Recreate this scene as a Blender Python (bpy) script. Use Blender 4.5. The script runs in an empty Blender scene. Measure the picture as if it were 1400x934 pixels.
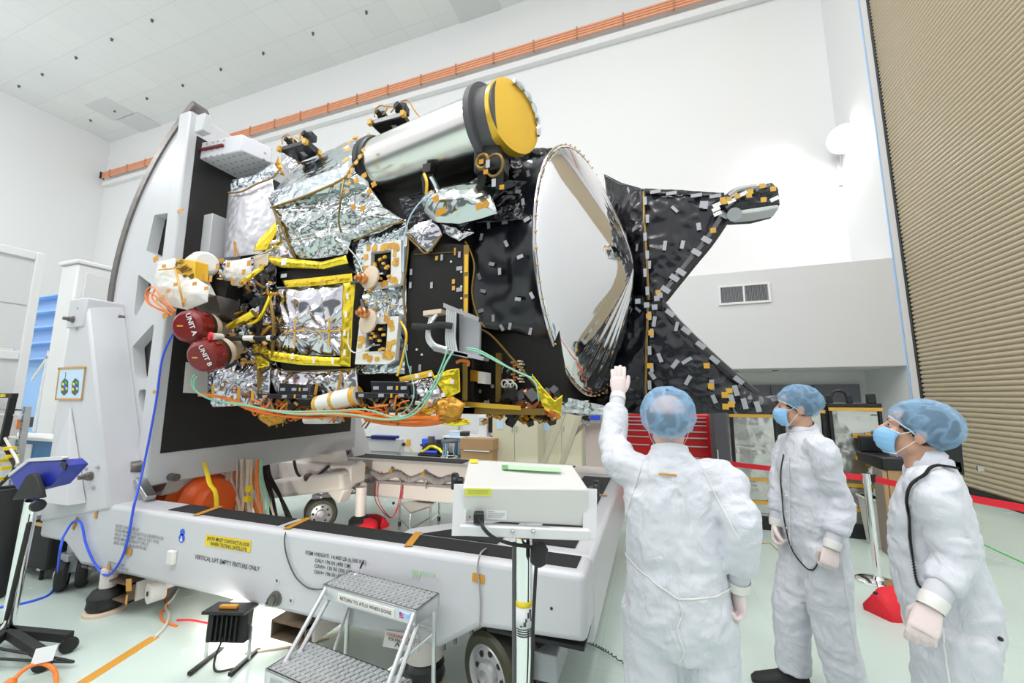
# Clean room hall with a foil wrapped spacecraft on a white tilting fixture and three people in white coveralls
WORLD, HIGH, EXPO = 1.2, 260.0, -0.25
FILL_LIGHTS = [(-20, -4, 12, 900), (-11, -5, 12, 700), (-3, -5, 12.5, 600), (-24, 4, 9, 500)]
import bpy, bmesh, math, random
from mathutils import Vector, Matrix, noise
from mathutils.geometry import tessellate_polygon

scene = bpy.context.scene
COL = scene.collection
PI = math.pi

# ---------------------------------------------------------------- camera geometry
FOC = 544.0; CX, CY = 700.0, 467.0; EYE = Vector((0, 0, 1.75))
TH = math.atan(74 / 544.0); YAW = math.atan(193 / 549.0)
FW = Vector((-math.sin(YAW) * math.cos(TH), math.cos(YAW) * math.cos(TH), math.sin(TH)))
RT = Vector((math.cos(YAW), math.sin(YAW), 0)); UP = RT.cross(FW)
FH = Vector((-math.sin(YAW), math.cos(YAW), 0))

def ray(x, y): return FW * FOC + RT * (x - CX) - UP * (y - CY)
def P(x, y, d): r = ray(x, y); return EYE + r * (d / r.y)          # point of the plane Y = d
def Q(x, y, d): r = ray(x, y); return EYE + r * (d / r.x)          # point of the plane X = d
def G(x, y, z=0.0): r = ray(x, y); return EYE + r * ((z - EYE.z) / r.z)   # point of the plane Z = z
def V(*a): return Vector(a)

# ---------------------------------------------------------------- materials
MATS = {}
def nodes_of(m): return m.node_tree.nodes, m.node_tree.links
def mat(name, col, rough=0.5, metal=0.0, spec=0.5, bump=None, vary=0.0, alpha=1.0, emit=None, coat=0.0, vscale=6.0, sheen=0.0, sub=0.0):
    """bump: (kind, scale, strength, distance)"""
    m = bpy.data.materials.new(name); m.use_nodes = True
    n, l = nodes_of(m); b = n['Principled BSDF']
    b.inputs['Base Color'].default_value = (*col, 1); b.inputs['Roughness'].default_value = rough
    b.inputs['Metallic'].default_value = metal; b.inputs['Specular IOR Level'].default_value = spec
    if coat: b.inputs['Coat Weight'].default_value = coat; b.inputs['Coat Roughness'].default_value = 0.15
    if sheen: b.inputs['Sheen Weight'].default_value = sheen
    if sub:
        b.inputs['Subsurface Weight'].default_value = sub; b.inputs['Subsurface Radius'].default_value = (0.02, 0.008, 0.004)
    if alpha < 1: b.inputs['Alpha'].default_value = alpha
    if emit: b.inputs['Emission Color'].default_value = (*emit[0], 1); b.inputs['Emission Strength'].default_value = emit[1]
    tc = n.new('ShaderNodeTexCoord')
    if vary:
        t = n.new('ShaderNodeTexNoise'); t.inputs['Scale'].default_value = vscale; t.inputs['Detail'].default_value = 4
        l.new(tc.outputs['Object'], t.inputs['Vector'])
        r = n.new('ShaderNodeMapRange'); r.inputs['To Min'].default_value = 1 - vary; r.inputs['To Max'].default_value = 1 + vary
        l.new(t.outputs['Fac'], r.inputs['Value'])
        mx = n.new('ShaderNodeVectorMath'); mx.operation = 'SCALE'; mx.inputs[0].default_value = col
        l.new(r.outputs['Result'], mx.inputs['Scale']); l.new(mx.outputs['Vector'], b.inputs['Base Color'])
    if bump:
        kind, sc, st, ds = bump
        bp = n.new('ShaderNodeBump'); bp.inputs['Strength'].default_value = st; bp.inputs['Distance'].default_value = ds
        if kind == 'crumple':
            mp = n.new('ShaderNodeMapping'); mp.inputs['Scale'].default_value = (1, 1, .5); mp.inputs['Rotation'].default_value = (.2, .7, .3)
            l.new(tc.outputs['Object'], mp.inputs['Vector'])
            t = n.new('ShaderNodeTexNoise'); t.noise_type = 'RIDGED_MULTIFRACTAL'; t.normalize = True
            t.inputs['Scale'].default_value = sc * .55; t.inputs['Detail'].default_value = 3; t.inputs['Distortion'].default_value = .35
            l.new(mp.outputs['Vector'], t.inputs['Vector']); l.new(t.outputs['Fac'], bp.inputs['Height'])
        elif kind == 'film':
            mp = n.new('ShaderNodeMapping'); mp.inputs['Scale'].default_value = (.35, 1, 1.6); mp.inputs['Rotation'].default_value = (0, .25, 0)
            l.new(tc.outputs['Object'], mp.inputs['Vector'])
            t = n.new('ShaderNodeTexNoise'); t.noise_type = 'RIDGED_MULTIFRACTAL'; t.normalize = True
            t.inputs['Scale'].default_value = sc; t.inputs['Detail'].default_value = 3; t.inputs['Distortion'].default_value = .5
            l.new(mp.outputs['Vector'], t.inputs['Vector']); l.new(t.outputs['Fac'], bp.inputs['Height'])
        else:
            t = n.new('ShaderNodeTexNoise'); t.inputs['Scale'].default_value = sc; t.inputs['Detail'].default_value = 5
            if kind == 'cloth':
                mp = n.new('ShaderNodeMapping'); mp.inputs['Scale'].default_value = (1, 1, 0.45)
                mp.inputs['Rotation'].default_value = (0.3, 0.5, 0.2)
                l.new(tc.outputs['Object'], mp.inputs['Vector']); l.new(mp.outputs['Vector'], t.inputs['Vector'])
                t.inputs['Distortion'].default_value = 1.2
            else: l.new(tc.outputs['Object'], t.inputs['Vector'])
            l.new(t.outputs['Fac'], bp.inputs['Height'])
        l.new(bp.outputs['Normal'], b.inputs['Normal'])
    MATS[name] = m
    return m

# ---------------------------------------------------------------- mesh builder
class MB:
    def __init__(s): s.v = []; s.f = []; s.fm = []; s.cur = None
    def add(s, vs, fs):
        o = len(s.v); s.v += [Vector(p) for p in vs]; s.f += [tuple(i + o for i in f) for f in fs]; s.fm += [s.cur] * len(fs); return s
    def box(s, x0, x1, y0, y1, z0, z1):
        return s.hexa([(x0, y0, z0), (x1, y0, z0), (x1, y1, z0), (x0, y1, z0), (x0, y0, z1), (x1, y0, z1), (x1, y1, z1), (x0, y1, z1)])
    def hexa(s, p):
        return s.add(p, [(0, 3, 2, 1), (4, 5, 6, 7), (0, 1, 5, 4), (1, 2, 6, 5), (2, 3, 7, 6), (3, 0, 4, 7)])
    def obox(s, c, ax, ay, az, sx, sy, sz):
        """box of full sizes sx, sy, sz on axes ax, ay, az about c"""
        c = Vector(c); ax, ay, az = (Vector(a).normalized() for a in (ax, ay, az))
        p = [c + ax * (i * sx / 2) + ay * (j * sy / 2) + az * (k * sz / 2)
             for k in (-1, 1) for i, j in ((-1, -1), (1, -1), (1, 1), (-1, 1))]
        return s.hexa(p)
    def bar(s, a, b, w, h=None, up=(0, 0, 1)):
        a, b = Vector(a), Vector(b); d = (b - a); L = d.length; d.normalize()
        u = Vector(up)
        if abs(u.dot(d)) > .95: u = Vector((1, 0, 0))
        sx = d.cross(u).normalized(); u = sx.cross(d)
        return s.obox((a + b) / 2, d, sx, u, L, w, h or w)
    def prism(s, pts, vec):
        n = len(pts); pts = [Vector(p) for p in pts]; vec = Vector(vec)
        v = pts + [p + vec for p in pts]
        f = [tuple(range(n)), tuple(range(2 * n - 1, n - 1, -1))] + [(i, (i + 1) % n, n + (i + 1) % n, n + i) for i in range(n)]
        return s.add(v, f)
    def loft(s, rings, caps=True, closed=False):
        n = len(rings[0]); o = []
        for r in rings: o += [Vector(p) for p in r]
        f = []
        m = len(rings)
        for i in range(m if closed else m - 1):
            for j in range(n):
                k = (j + 1) % n; i2 = (i + 1) % m
                f.append((i * n + j, i * n + k, i2 * n + k, i2 * n + j))
        if caps and not closed:
            f.append(tuple(range(n - 1, -1, -1))); f.append(tuple(range((m - 1) * n, m * n)))
        return s.add(o, f)
    def tube(s, pts, r, n=8, caps=True, flat=1.0, up=None):
        pts = [Vector(p) for p in pts]; m = len(pts)
        rs = r if isinstance(r, (list, tuple)) else [r] * m
        rings = []; prev = None
        for i in range(m):
            d = (pts[min(i + 1, m - 1)] - pts[max(i - 1, 0)])
            if d.length < 1e-9: d = Vector((0, 0, 1))
            d.normalize()
            if prev is None:
                u = Vector(up) if up else Vector((0, 0, 1))
                if abs(u.dot(d)) > .9: u = Vector((0, 1, 0)) if abs(d.y) < .9 else Vector((1, 0, 0))
            else: u = prev
            u = (u - d * u.dot(d)).normalized(); w = d.cross(u); prev = u
            rings.append([pts[i] + (u * math.cos(2 * PI * j / n) + w * (flat * math.sin(2 * PI * j / n))) * rs[i] for j in range(n)])
        return s.loft(rings, caps)
    def cyl(s, a, b, r0, r1=None, n=24):
        return s.tube([a, b], [r0, r0 if r1 is None else r1], n)
    def lathe(s, prof, o, axis, n=32, caps=True):
        """prof: (radius, height along axis)"""
        o = Vector(o); a = Vector(axis).normalized(); u = a.orthogonal().normalized(); w = a.cross(u)
        rings = [[o + a * h + (u * math.cos(2 * PI * j / n) + w * math.sin(2 * PI * j / n)) * max(r, 1e-4) for j in range(n)] for r, h in prof]
        return s.loft(rings, caps)
    def torus(s, o, axis, R, r, n=32, k=8):
        o = Vector(o); a = Vector(axis).normalized(); u = a.orthogonal().normalized(); w = a.cross(u)
        rings = []
        for i in range(n):
            c = math.cos(2 * PI * i / n); t = math.sin(2 * PI * i / n); e = u * c + w * t
            rings.append([o + e * (R + r * math.cos(2 * PI * j / k)) + a * (r * math.sin(2 * PI * j / k)) for j in range(k)])
        return s.loft(rings, False, True)
    def ball(s, c, r, n=12, sc=(1, 1, 1), M=None):
        c = Vector(c); rings = []
        for i in range(1, n):
            t = PI * i / n
            rg = []
            for j in range(2 * n):
                p = Vector((math.sin(t) * math.cos(PI * j / n) * sc[0], math.sin(t) * math.sin(PI * j / n) * sc[1], math.cos(t) * sc[2])) * r
                rg.append(c + (M @ p if M else p))
            rings.append(rg)
        return s.loft(rings, True)
    def build(s, name, m=None, parent=None, bevel=0.0, smooth=False, angle=35, seg=2, thick=0.0, subd=0, weld=False):
        me = bpy.data.meshes.new(name)
        off = Vector(parent.matrix_world.translation) if parent is not None else Vector((0, 0, 0))
        if parent is not None: off = world_loc(parent)
        base = off if parent is not None else (base_of(s.v))
        me.from_pydata([p - base for p in s.v], [], s.f)
        bm = bmesh.new(); bm.from_mesh(me)
        if weld: bmesh.ops.remove_doubles(bm, verts=bm.verts, dist=1e-5)
        bmesh.ops.recalc_face_normals(bm, faces=bm.faces)
        if smooth:
            ca = math.radians(angle)
            for f in bm.faces: f.smooth = True
            for e in bm.edges:
                if len(e.link_faces) == 2 and e.calc_face_angle(0) > ca: e.smooth = False
        bm.to_mesh(me); bm.free()
        o = bpy.data.objects.new(name, me); COL.objects.link(o)
        if parent is not None: o.parent = parent
        else: o.location = base
        if m is not None: me.materials.append(MATS[m] if isinstance(m, str) else m)
        else:
            names = sorted({k for k in s.fm if k})
            for k in names: me.materials.append(MATS[k])
            for pl, k in zip(me.polygons, s.fm):
                if k: pl.material_index = names.index(k)
        if subd:
            md = o.modifiers.new('s', 'SUBSURF'); md.levels = subd; md.render_levels = subd
        if thick:
            md = o.modifiers.new('t', 'SOLIDIFY'); md.thickness = thick; md.offset = -1
        if bevel:
            md = o.modifiers.new('b', 'BEVEL'); md.width = bevel; md.segments = seg; md.limit_method = 'ANGLE'; md.angle_limit = 0.6
            md.harden_normals = False
            for f in me.polygons: f.use_smooth = True
            bm = bmesh.new(); bm.from_mesh(me)
            for e in bm.edges:
                if len(e.link_faces) == 2 and e.calc_face_angle(0) > 0.6: e.smooth = False
            bm.to_mesh(me); bm.free()
        return o

WL = {}
def world_loc(o):
    p = Vector((0, 0, 0))
    while o is not None:
        p += o.location; o = o.parent
    return p
def base_of(vs):
    x = [p.x for p in vs]; y = [p.y for p in vs]; z = [p.z for p in vs]
    return Vector(((min(x) + max(x)) / 2, (min(y) + max(y)) / 2, min(z)))

def tag(o, label, cat, group=None, kind=None):
    o['label'] = label; o['category'] = cat
    if group: o['group'] = group
    if kind: o['kind'] = kind
    return o
def thing(name, loc, label, cat, group=None):
    o = bpy.data.objects.new(name, None); COL.objects.link(o); o.location = loc; o.empty_display_size = .1
    return tag(o, label, cat, group)
def struct(o, label=None):
    o['kind'] = 'structure'
    if label: o['label'] = label
    return o
def copy_tree(o, parent=None, move=None):
    c = o.copy(); COL.objects.link(c)
    c.parent = parent
    if parent is None and move is not None: c.location = Vector(o.location) + Vector(move)
    for ch in list(o.children): copy_tree(ch, c)
    return c
def catmull(pts, k=6):
    pts = [Vector(p) for p in pts]; out = []
    for i in range(len(pts) - 1):
        p0 = pts[max(i - 1, 0)]; p1 = pts[i]; p2 = pts[i + 1]; p3 = pts[min(i + 2, len(pts) - 1)]
        for j in range(k):
            t = j / k
            out.append(0.5 * ((2 * p1) + (p2 - p0) * t + (2 * p0 - 5 * p1 + 4 * p2 - p3) * t * t + (3 * p1 - p0 - 3 * p2 + p3) * t ** 3))
    out.append(pts[-1]); return out

# ---------------------------------------------------------------- crumpled foil
def crumple(p, sc, seed):
    q = Vector((p.x * sc + seed * 7.3, p.y * sc + seed * 1.7, p.z * sc - seed * 3.1))
    a = 1 - abs(noise.noise(q)) * 2.2
    b = 1 - abs(noise.noise(q * 2.3 + Vector((5, 1, 2)))) * 2.2
    c = noise.noise(q * 5.1)
    return a * .6 + b * .3 + c * .16 - .45

def seg_dist(p, a, b):
    d = b - a; L = d.length_squared
    t = 0 if L == 0 else max(0, min(1, (p - a).dot(d) / L))
    return (p - (a + d * t)).length

def foil(name, pts, m, parent, amp=.012, bulge=0.0, bw=.12, sc=9.0, seed=1, res=.018, thick=.004, edge=.35, flat=False, toward=None, drape=0.0, curl=0.0, stars=()):
    """crumpled sheet over a polygon: ridges of height amp, pillowed out by bulge away from its edge"""
    pts = [Vector(p) for p in pts]; n = len(pts)
    cen = sum(pts, Vector()) / n
    nor = Vector()
    for i in range(n): nor += (pts[i] - cen).cross(pts[(i + 1) % n] - cen)
    nor.normalize()
    tw = (EYE if toward is None else Vector(toward))
    if nor.dot(tw - cen) < 0: nor = -nor
    tris = tessellate_polygon([pts])
    key = {}; vs = []; fs = []
    def vid(p):
        k = (round(p.x, 5), round(p.y, 5), round(p.z, 5))
        if k not in key: key[k] = len(vs); vs.append(p.copy())
        return key[k]
    mx = 0
    for t in tris:
        for i in range(3): mx = max(mx, (pts[t[i]] - pts[t[(i + 1) % 3]]).length)
    N = max(2, min(70, int(mx / res)))
    for t in tris:
        a, b, c = (pts[i] for i in t)
        idx = {}
        for i in range(N + 1):
            for j in range(N + 1 - i):
                idx[i, j] = vid(a + (b - a) * (i / N) + (c - a) * (j / N))
        for i in range(N):
            for j in range(N - i):
                fs.append((idx[i, j], idx[i + 1, j], idx[i, j + 1]))
                if i + j < N - 1: fs.append((idx[i + 1, j], idx[i + 1, j + 1], idx[i, j + 1]))
    fs = [f for f in fs if len(set(f)) == 3]
    out = []
    for p in vs:
        d = min(seg_dist(p, pts[i], pts[(i + 1) % n]) for i in range(n))
        k = edge + (1 - edge) * min(1, d / .06)
        h = amp * crumple(p, sc, seed) * k + bulge * (1 - math.exp(-d / bw)) + curl * math.exp(-d / .02) * noise.noise(p * 14)
        for s_ in stars:
            v_ = p - s_; e_ = v_.length
            an = math.atan2(v_.z, v_.dot(Vector((-nor.y, nor.x, 0)).normalized()))
            h += .030 * math.exp(-e_ / .22) * min(1, e_ / .06) * (1 - 1.8 * abs(math.sin(an * 5.5 + 1.6 * noise.noise(p * 4)))) - .02 * math.exp(-(e_ / .03) ** 2)
        out.append(p + nor * h)
    b = MB(); b.add(out, fs)
    return b.build(name, m, parent, smooth=not flat, angle=60, thick=thick)

TAPE = {'solo': False, 'rest': MB()}
TANGLE = MB()
def patches(name, polys, m, parent, t=.002):
    """thin tape pieces: list of (centre, u axis, v axis, width, height)"""
    root = parent
    while root.parent is not None: root = root.parent
    solo = TAPE['solo'] or root.name.split('.')[0] != 'spacecraft'; o = None
    for i, (c, u, v, w, h) in enumerate(polys):
        u = Vector(u).normalized(); v = Vector(v); v = (v - u * v.dot(u)).normalized(); c = Vector(c)
        c = c + (EYE - c).normalized() * (.00025 * (i % 9))
        b = MB() if solo else TAPE['rest']
        b.cur = m; b.obox(c, u, v, u.cross(v), w, h, t)
        if solo: o = b.build(name, m, parent)
    return o

def scatter_tape(name, pts, m, parent, n, seed, size=(.02, .045), lift=.012, vert=.6):
    """tape pieces strewn over a polygon facing the eye"""
    rnd = random.Random(seed); pts = [Vector(p) for p in pts]
    cen = sum(pts, Vector()) / len(pts)
    nor = Vector()
    for i in range(len(pts)): nor += (pts[i] - cen).cross(pts[(i + 1) % len(pts)] - cen)
    nor.normalize()
    if nor.dot(EYE - cen) < 0: nor = -nor
    tris = tessellate_polygon([pts])
    ar = [((pts[t[1]] - pts[t[0]]).cross(pts[t[2]] - pts[t[0]])).length for t in tris]
    out = []
    for _ in range(n):
        t = rnd.choices(tris, ar)[0]; a, b_ = rnd.random(), rnd.random()
        if a + b_ > 1: a, b_ = 1 - a, 1 - b_
        p = pts[t[0]] + (pts[t[1]] - pts[t[0]]) * a + (pts[t[2]] - pts[t[0]]) * b_
        z = Vector((0, 0, 1)); z = (z - nor * z.dot(nor)).normalized()
        an = rnd.gauss(0, .3) if rnd.random() < vert else rnd.uniform(0, PI)
        v = Matrix.Rotation(an, 3, nor) @ z
        out.append((p + nor * lift, nor.cross(v), v, size[0] * rnd.uniform(.8, 1.2), size[1] * rnd.uniform(.8, 1.2)))
    return patches(name, out, m, parent)

# ---------------------------------------------------------------- lettering
def text(name, body, at, size, m, parent, right=(1, 0, 0), up=(0, 0, 1), width=None, align='LEFT', lead=1.0, bold=0.0):
    cu = bpy.data.curves.new(name, 'FONT'); cu.body = body; cu.size = 1.0; cu.align_x = align; cu.space_line = lead
    cu.resolution_u = 2; cu.offset = bold
    t = bpy.data.objects.new(name, cu); COL.objects.link(t)
    dg = bpy.context.evaluated_depsgraph_get()
    me = bpy.data.meshes.new_from_object(t.evaluated_get(dg))
    bpy.data.objects.remove(t); bpy.data.curves.remove(cu)
    xs = [v.co.x for v in me.vertices]
    sx = size if width is None else width / max(1e-6, (max(xs) - min(xs)))
    r = Vector(right).normalized(); u = Vector(up).normalized()
    base = world_loc(parent)
    for v in me.vertices: v.co = Vector(at) - base + r * (v.co.x * sx) + u * (v.co.y * size)
    me.materials.clear(); me.materials.append(MATS[m]); me.name = name
    o = bpy.data.objects.new(name, me); COL.objects.link(o); o.parent = parent
    return o
mat('wall_paint', (.80, .80, .80), .6, bump=('noise', 3, .04, .01))
mat('ceiling_paint', (.78, .79, .78), .8)
mat('duct_paint', (.70, .70, .71), .5)
mat('floor_epoxy', (.60, .70, .645), .22, spec=.45, vary=.05, vscale=1.2)
mat('white_paint', (.645, .645, .67), .30, spec=.5, vary=.02)
mat('cream_bounce_paint', (.84, .77, .72), .4)  # cream, made pinker and brighter to carry light bounced onto the rear beam
mat('pink_white', (.80, .74, .71), .4)
mat('beige', (.70, .66, .50), .45)
mat('door_tan', (.56, .47, .33), .42, spec=.5)
mat('door_shadow', (.30, .24, .16), .6)
mat('black_pad', (.02, .02, .022), .75, bump=('noise', 120, .4, .003))
mat('black_plate', (.014, .013, .013), .5, vary=.3, vscale=3, bump=('noise', 9, .12, .01))
mat('black_paint', (.012, .012, .013), .4)
mat('black_matte', (.02, .02, .021), .7)
mat('black_rubber', (.016, .016, .015), .6)
mat('tyre_olive', (.05, .05, .025), .45)
mat('tyre_tread', (.035, .03, .027), .6)
mat('charcoal', (.10, .095, .105), .5)
mat('steel_dark', (.22, .20, .19), .35, metal=1, vary=.35, vscale=14, bump=('noise', 30, .2, .004))
mat('steel', (.55, .55, .55), .3, metal=1)
mat('rust', (.17, .12, .08), .7, metal=.3, vary=.6, vscale=9)
mat('chrome', (.85, .86, .86), .06, metal=1)
mat('alu', (.74, .75, .76), .33, metal=.85, vary=.08, vscale=20)
mat('alu_brushed', (.80, .79, .76), .22, metal=1, bump=('noise', 5, .03, .01))
mat('wheel_grey', (.52, .51, .52), .35, metal=.5)
mat('orange_hose', (.85, .12, .012), .45, bump=('noise', 6, .3, .02))
mat('orange_wire', (.90, .22, .03), .45)
mat('red_paint', (.72, .012, .016), .3)
mat('red_cap', (.20, .010, .010), .32, bump=('noise', 18, .1, .005))
mat('red_cap_light', (.75, .03, .05), .4)
mat('red_cloth', (.75, .015, .03), .65, bump=('cloth', 20, .5, .01))
mat('red_belt', (.85, .02, .04), .6)
mat('blue_paint', (.012, .025, .34), .35)
mat('blue_steel', (.06, .20, .42), .4)
mat('sky_blue', (.35, .58, .95), .5)
mat('blue_wire', (.04, .12, .85), .45)
mat('green_hose', (.28, .60, .43), .4)
mat('door_grey', (.19, .19, .22), .5)
mat('green_tape', (.05, .50, .10), .5)
mat('green_pale', (.45, .75, .42), .5)
mat('yellow_label', (.90, .68, .02), .5)
mat('yellow_sign', (.78, .80, .05), .5)
mat('ink', (.07, .07, .08), .6)
mat('ink_grey', (.28, .28, .30), .6)
mat('ink_red', (.60, .06, .05), .6)
mat('paper', (.82, .83, .84), .6)
mat('paper_blue', (.58, .75, .92), .6)
mat('tape_orange', (.66, .31, .035), .35)
mat('tape_amber', (.72, .40, .05), .25, spec=.7)
mat('tape_grey', (.46, .47, .50), .35, metal=.35)
mat('tape_white', (.85, .84, .82), .5)
mat('cardboard', (.45, .28, .14), .75, vary=.08)
mat('wood_grey', (.33, .27, .22), .8)
mat('foil_silver', (.67, .66, .71), .15, metal=1, bump=('crumple', 8, .3, .02))
mat('foil_matte', (.74, .73, .77), .34, metal=.85, bump=('crumple', 9, .18, .015))
mat('foil_blue', (.70, .76, .81), .15, metal=1, bump=('crumple', 12, .3, .015))
mat('foil_green', (.60, .64, .645), .15, metal=1, bump=('crumple', 7, .3, .02))
mat('foil_crate', (.62, .63, .60), .22, metal=.9, bump=('film', 5, .5, .03))
mat('foil_yellow', (.95, .72, .05), .24, metal=.9, bump=('crumple', 12, .25, .012))
mat('foil_gold', (.90, .55, .06), .3, metal=.6, bump=('crumple', 40, .12, .006))
mat('kapton', (.62, .30, .03), .25, metal=.35, bump=('crumple', 50, .5, .008))
mat('copper', (.75, .32, .12), .3, metal=.9)
mat('bronze', (.30, .19, .05), .35, metal=.7)
mat('mli_black', (.007, .007, .012), .22, spec=.7, bump=('crumple', 5, .22, .02))
mat('shade_grey', (.40, .41, .37), .6)
mat('mli_soft', (.008, .008, .012), .28, spec=.7, bump=('noise', 12, .3, .01))
mat('mirror', (.86, .85, .87), .05, metal=1, bump=('noise', 2.5, .05, .02))
mat('panel_black', (.012, .011, .010), .5, spec=.3, vary=.15)
mat('blanket_white', (.82, .80, .76), .55, bump=('crumple', 12, .35, .015))
mat('blanket_dotted', (.74, .74, .80), .5, bump=('noise', 6, .3, .02))
mat('pink_dot', (.55, .40, .36), .6)
mat('cable_beige', (.74, .60, .46), .55)
mat('cable_white', (.78, .76, .70), .5)
mat('hose_grey', (.40, .36, .35), .5, bump=('noise', 60, .2, .003))
mat('coverall', (.68, .695, .75), .75, bump=('cloth', 10, .75, .03), sheen=.1)
mat('coverall_seam', (.82, .80, .78), .7)
mat('knit_cuff', (.62, .62, .67), .85)
mat('glove', (.80, .68, .66), .38, bump=('cloth', 45, .3, .004), sub=.15)
mat('glove_cuff', (.80, .79, .74), .4, bump=('cloth', 45, .3, .004))
mat('skin', (.62, .36, .25), .48, sub=.12, vary=.05, vscale=30)
mat('skin_pale', (.74, .47, .37), .45, sub=.12, vary=.05, vscale=30)
mat('hair_dark', (.035, .028, .024), .6, bump=('noise', 160, .6, .004))
mat('hair_grey', (.10, .095, .10), .6, bump=('noise', 160, .6, .004))
mat('eye_white', (.62, .58, .55), .2)
mat('eye_iris', (.05, .03, .02), .15)
mat('mask_blue', (.28, .56, .86), .7, bump=('noise', 200, .15, .002))
mat('mask_pale', (.58, .74, .90), .7)
mat('lamp_glow', (1, 1, 1), .5, emit=((1, .97, .92), 25))
mat('screen_light', (.4, .6, .9), .4, emit=((.35, .6, 1), .6))
mat('glass_case', (.75, .75, .78), .1, alpha=.35)

def special_materials():
    # bouffant cap: thin blue spun fabric, partly see-through, denser on its folds
    m = bpy.data.materials.new('bouffant_cloth'); m.use_nodes = True; n, l = nodes_of(m)
    for x in list(n): n.remove(x)
    out = n.new('ShaderNodeOutputMaterial'); mix = n.new('ShaderNodeMixShader'); tr = n.new('ShaderNodeBsdfTransparent')
    d = n.new('ShaderNodeBsdfDiffuse'); d.inputs['Color'].default_value = (.40, .66, .95, 1)
    tl = n.new('ShaderNodeBsdfTranslucent'); tl.inputs['Color'].default_value = (.5, .75, 1, 1)
    m2 = n.new('ShaderNodeMixShader'); m2.inputs['Fac'].default_value = .3
    l.new(d.outputs[0], m2.inputs[1]); l.new(tl.outputs[0], m2.inputs[2])
    tc = n.new('ShaderNodeTexCoord'); t = n.new('ShaderNodeTexNoise'); t.inputs['Scale'].default_value = 11; t.inputs['Detail'].default_value = 2
    t.inputs['Distortion'].default_value = .6
    l.new(tc.outputs['Object'], t.inputs['Vector'])
    ab = n.new('ShaderNodeMath'); ab.operation = 'SUBTRACT'; ab.inputs[1].default_value = .5; l.new(t.outputs['Fac'], ab.inputs[0])
    a2 = n.new('ShaderNodeMath'); a2.operation = 'ABSOLUTE'; l.new(ab.outputs[0], a2.inputs[0])
    mr = n.new('ShaderNodeMapRange'); mr.inputs['From Min'].default_value = 0; mr.inputs['From Max'].default_value = .10
    mr.inputs['To Min'].default_value = .62; mr.inputs['To Max'].default_value = .36
    l.new(a2.outputs[0], mr.inputs['Value']); l.new(mr.outputs[0], mix.inputs['Fac'])
    l.new(tr.outputs[0], mix.inputs[1]); l.new(m2.outputs[0], mix.inputs[2]); l.new(mix.outputs[0], out.inputs['Surface'])
    MATS['bouffant_cloth'] = m
    # clear film
    m = bpy.data.materials.new('clear_film'); m.use_nodes = True; n, l = nodes_of(m)
    for x in list(n): n.remove(x)
    out = n.new('ShaderNodeOutputMaterial'); mix = n.new('ShaderNodeMixShader'); mix.inputs['Fac'].default_value = .45
    tr = n.new('ShaderNodeBsdfTransparent'); g = n.new('ShaderNodeBsdfGlossy'); g.inputs['Roughness'].default_value = .15
    g.inputs['Color'].default_value = (.8, .84, .84, 1)
    l.new(tr.outputs[0], mix.inputs[1]); l.new(g.outputs[0], mix.inputs[2]); l.new(mix.outputs[0], out.inputs['Surface'])
    MATS['clear_film'] = m
    # ceiling tile grid
    m = MATS['ceiling_paint']; n, l = nodes_of(m); b = n['Principled BSDF']
    tc = n.new('ShaderNodeTexCoord'); br = n.new('ShaderNodeTexBrick'); br.offset = 0; br.squash = 1
    br.inputs['Color1'].default_value = (.78, .79, .78, 1); br.inputs['Color2'].default_value = (.75, .76, .755, 1)
    br.inputs['Mortar'].default_value = (.70, .71, .71, 1); br.inputs['Scale'].default_value = 1
    br.inputs['Mortar Size'].default_value = .018; br.inputs['Brick Width'].default_value = 1.25; br.inputs['Row Height'].default_value = 1.25
    l.new(tc.outputs['Object'], br.inputs['Vector']); l.new(br.outputs['Color'], b.inputs['Base Color'])
    # floor: poured tiles with faint seams and cloudy wear
    m = MATS['floor_epoxy']; n, l = nodes_of(m); b = n['Principled BSDF']
    tc = n.new('ShaderNodeTexCoord'); br = n.new('ShaderNodeTexBrick'); br.offset = 0
    br.inputs['Color1'].default_value = (1, 1, 1, 1); br.inputs['Color2'].default_value = (.97, .98, .97, 1)
    br.inputs['Mortar'].default_value = (.90, .91, .90, 1); br.inputs['Scale'].default_value = 1
    br.inputs['Mortar Size'].default_value = .004; br.inputs['Brick Width'].default_value = 1.2; br.inputs['Row Height'].default_value = 1.2
    l.new(tc.outputs['Object'], br.inputs['Vector'])
    old = b.inputs['Base Color'].links[0].from_socket
    mu = n.new('ShaderNodeMix'); mu.data_type = 'RGBA'; mu.blend_type = 'MULTIPLY'; mu.inputs['Factor'].default_value = 1
    l.new(old, mu.inputs[6]); l.new(br.outputs['Color'], mu.inputs[7]); l.new(mu.outputs[2], b.inputs['Base Color'])
    t = n.new('ShaderNodeTexNoise'); t.inputs['Scale'].default_value = 2.2; t.inputs['Detail'].default_value = 5
    l.new(tc.outputs['Object'], t.inputs['Vector'])
    mr = n.new('ShaderNodeMapRange'); mr.inputs['To Min'].default_value = .14; mr.inputs['To Max'].default_value = .34
    l.new(t.outputs['Fac'], mr.inputs['Value']); l.new(mr.outputs[0], b.inputs['Roughness'])
special_materials()
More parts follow.
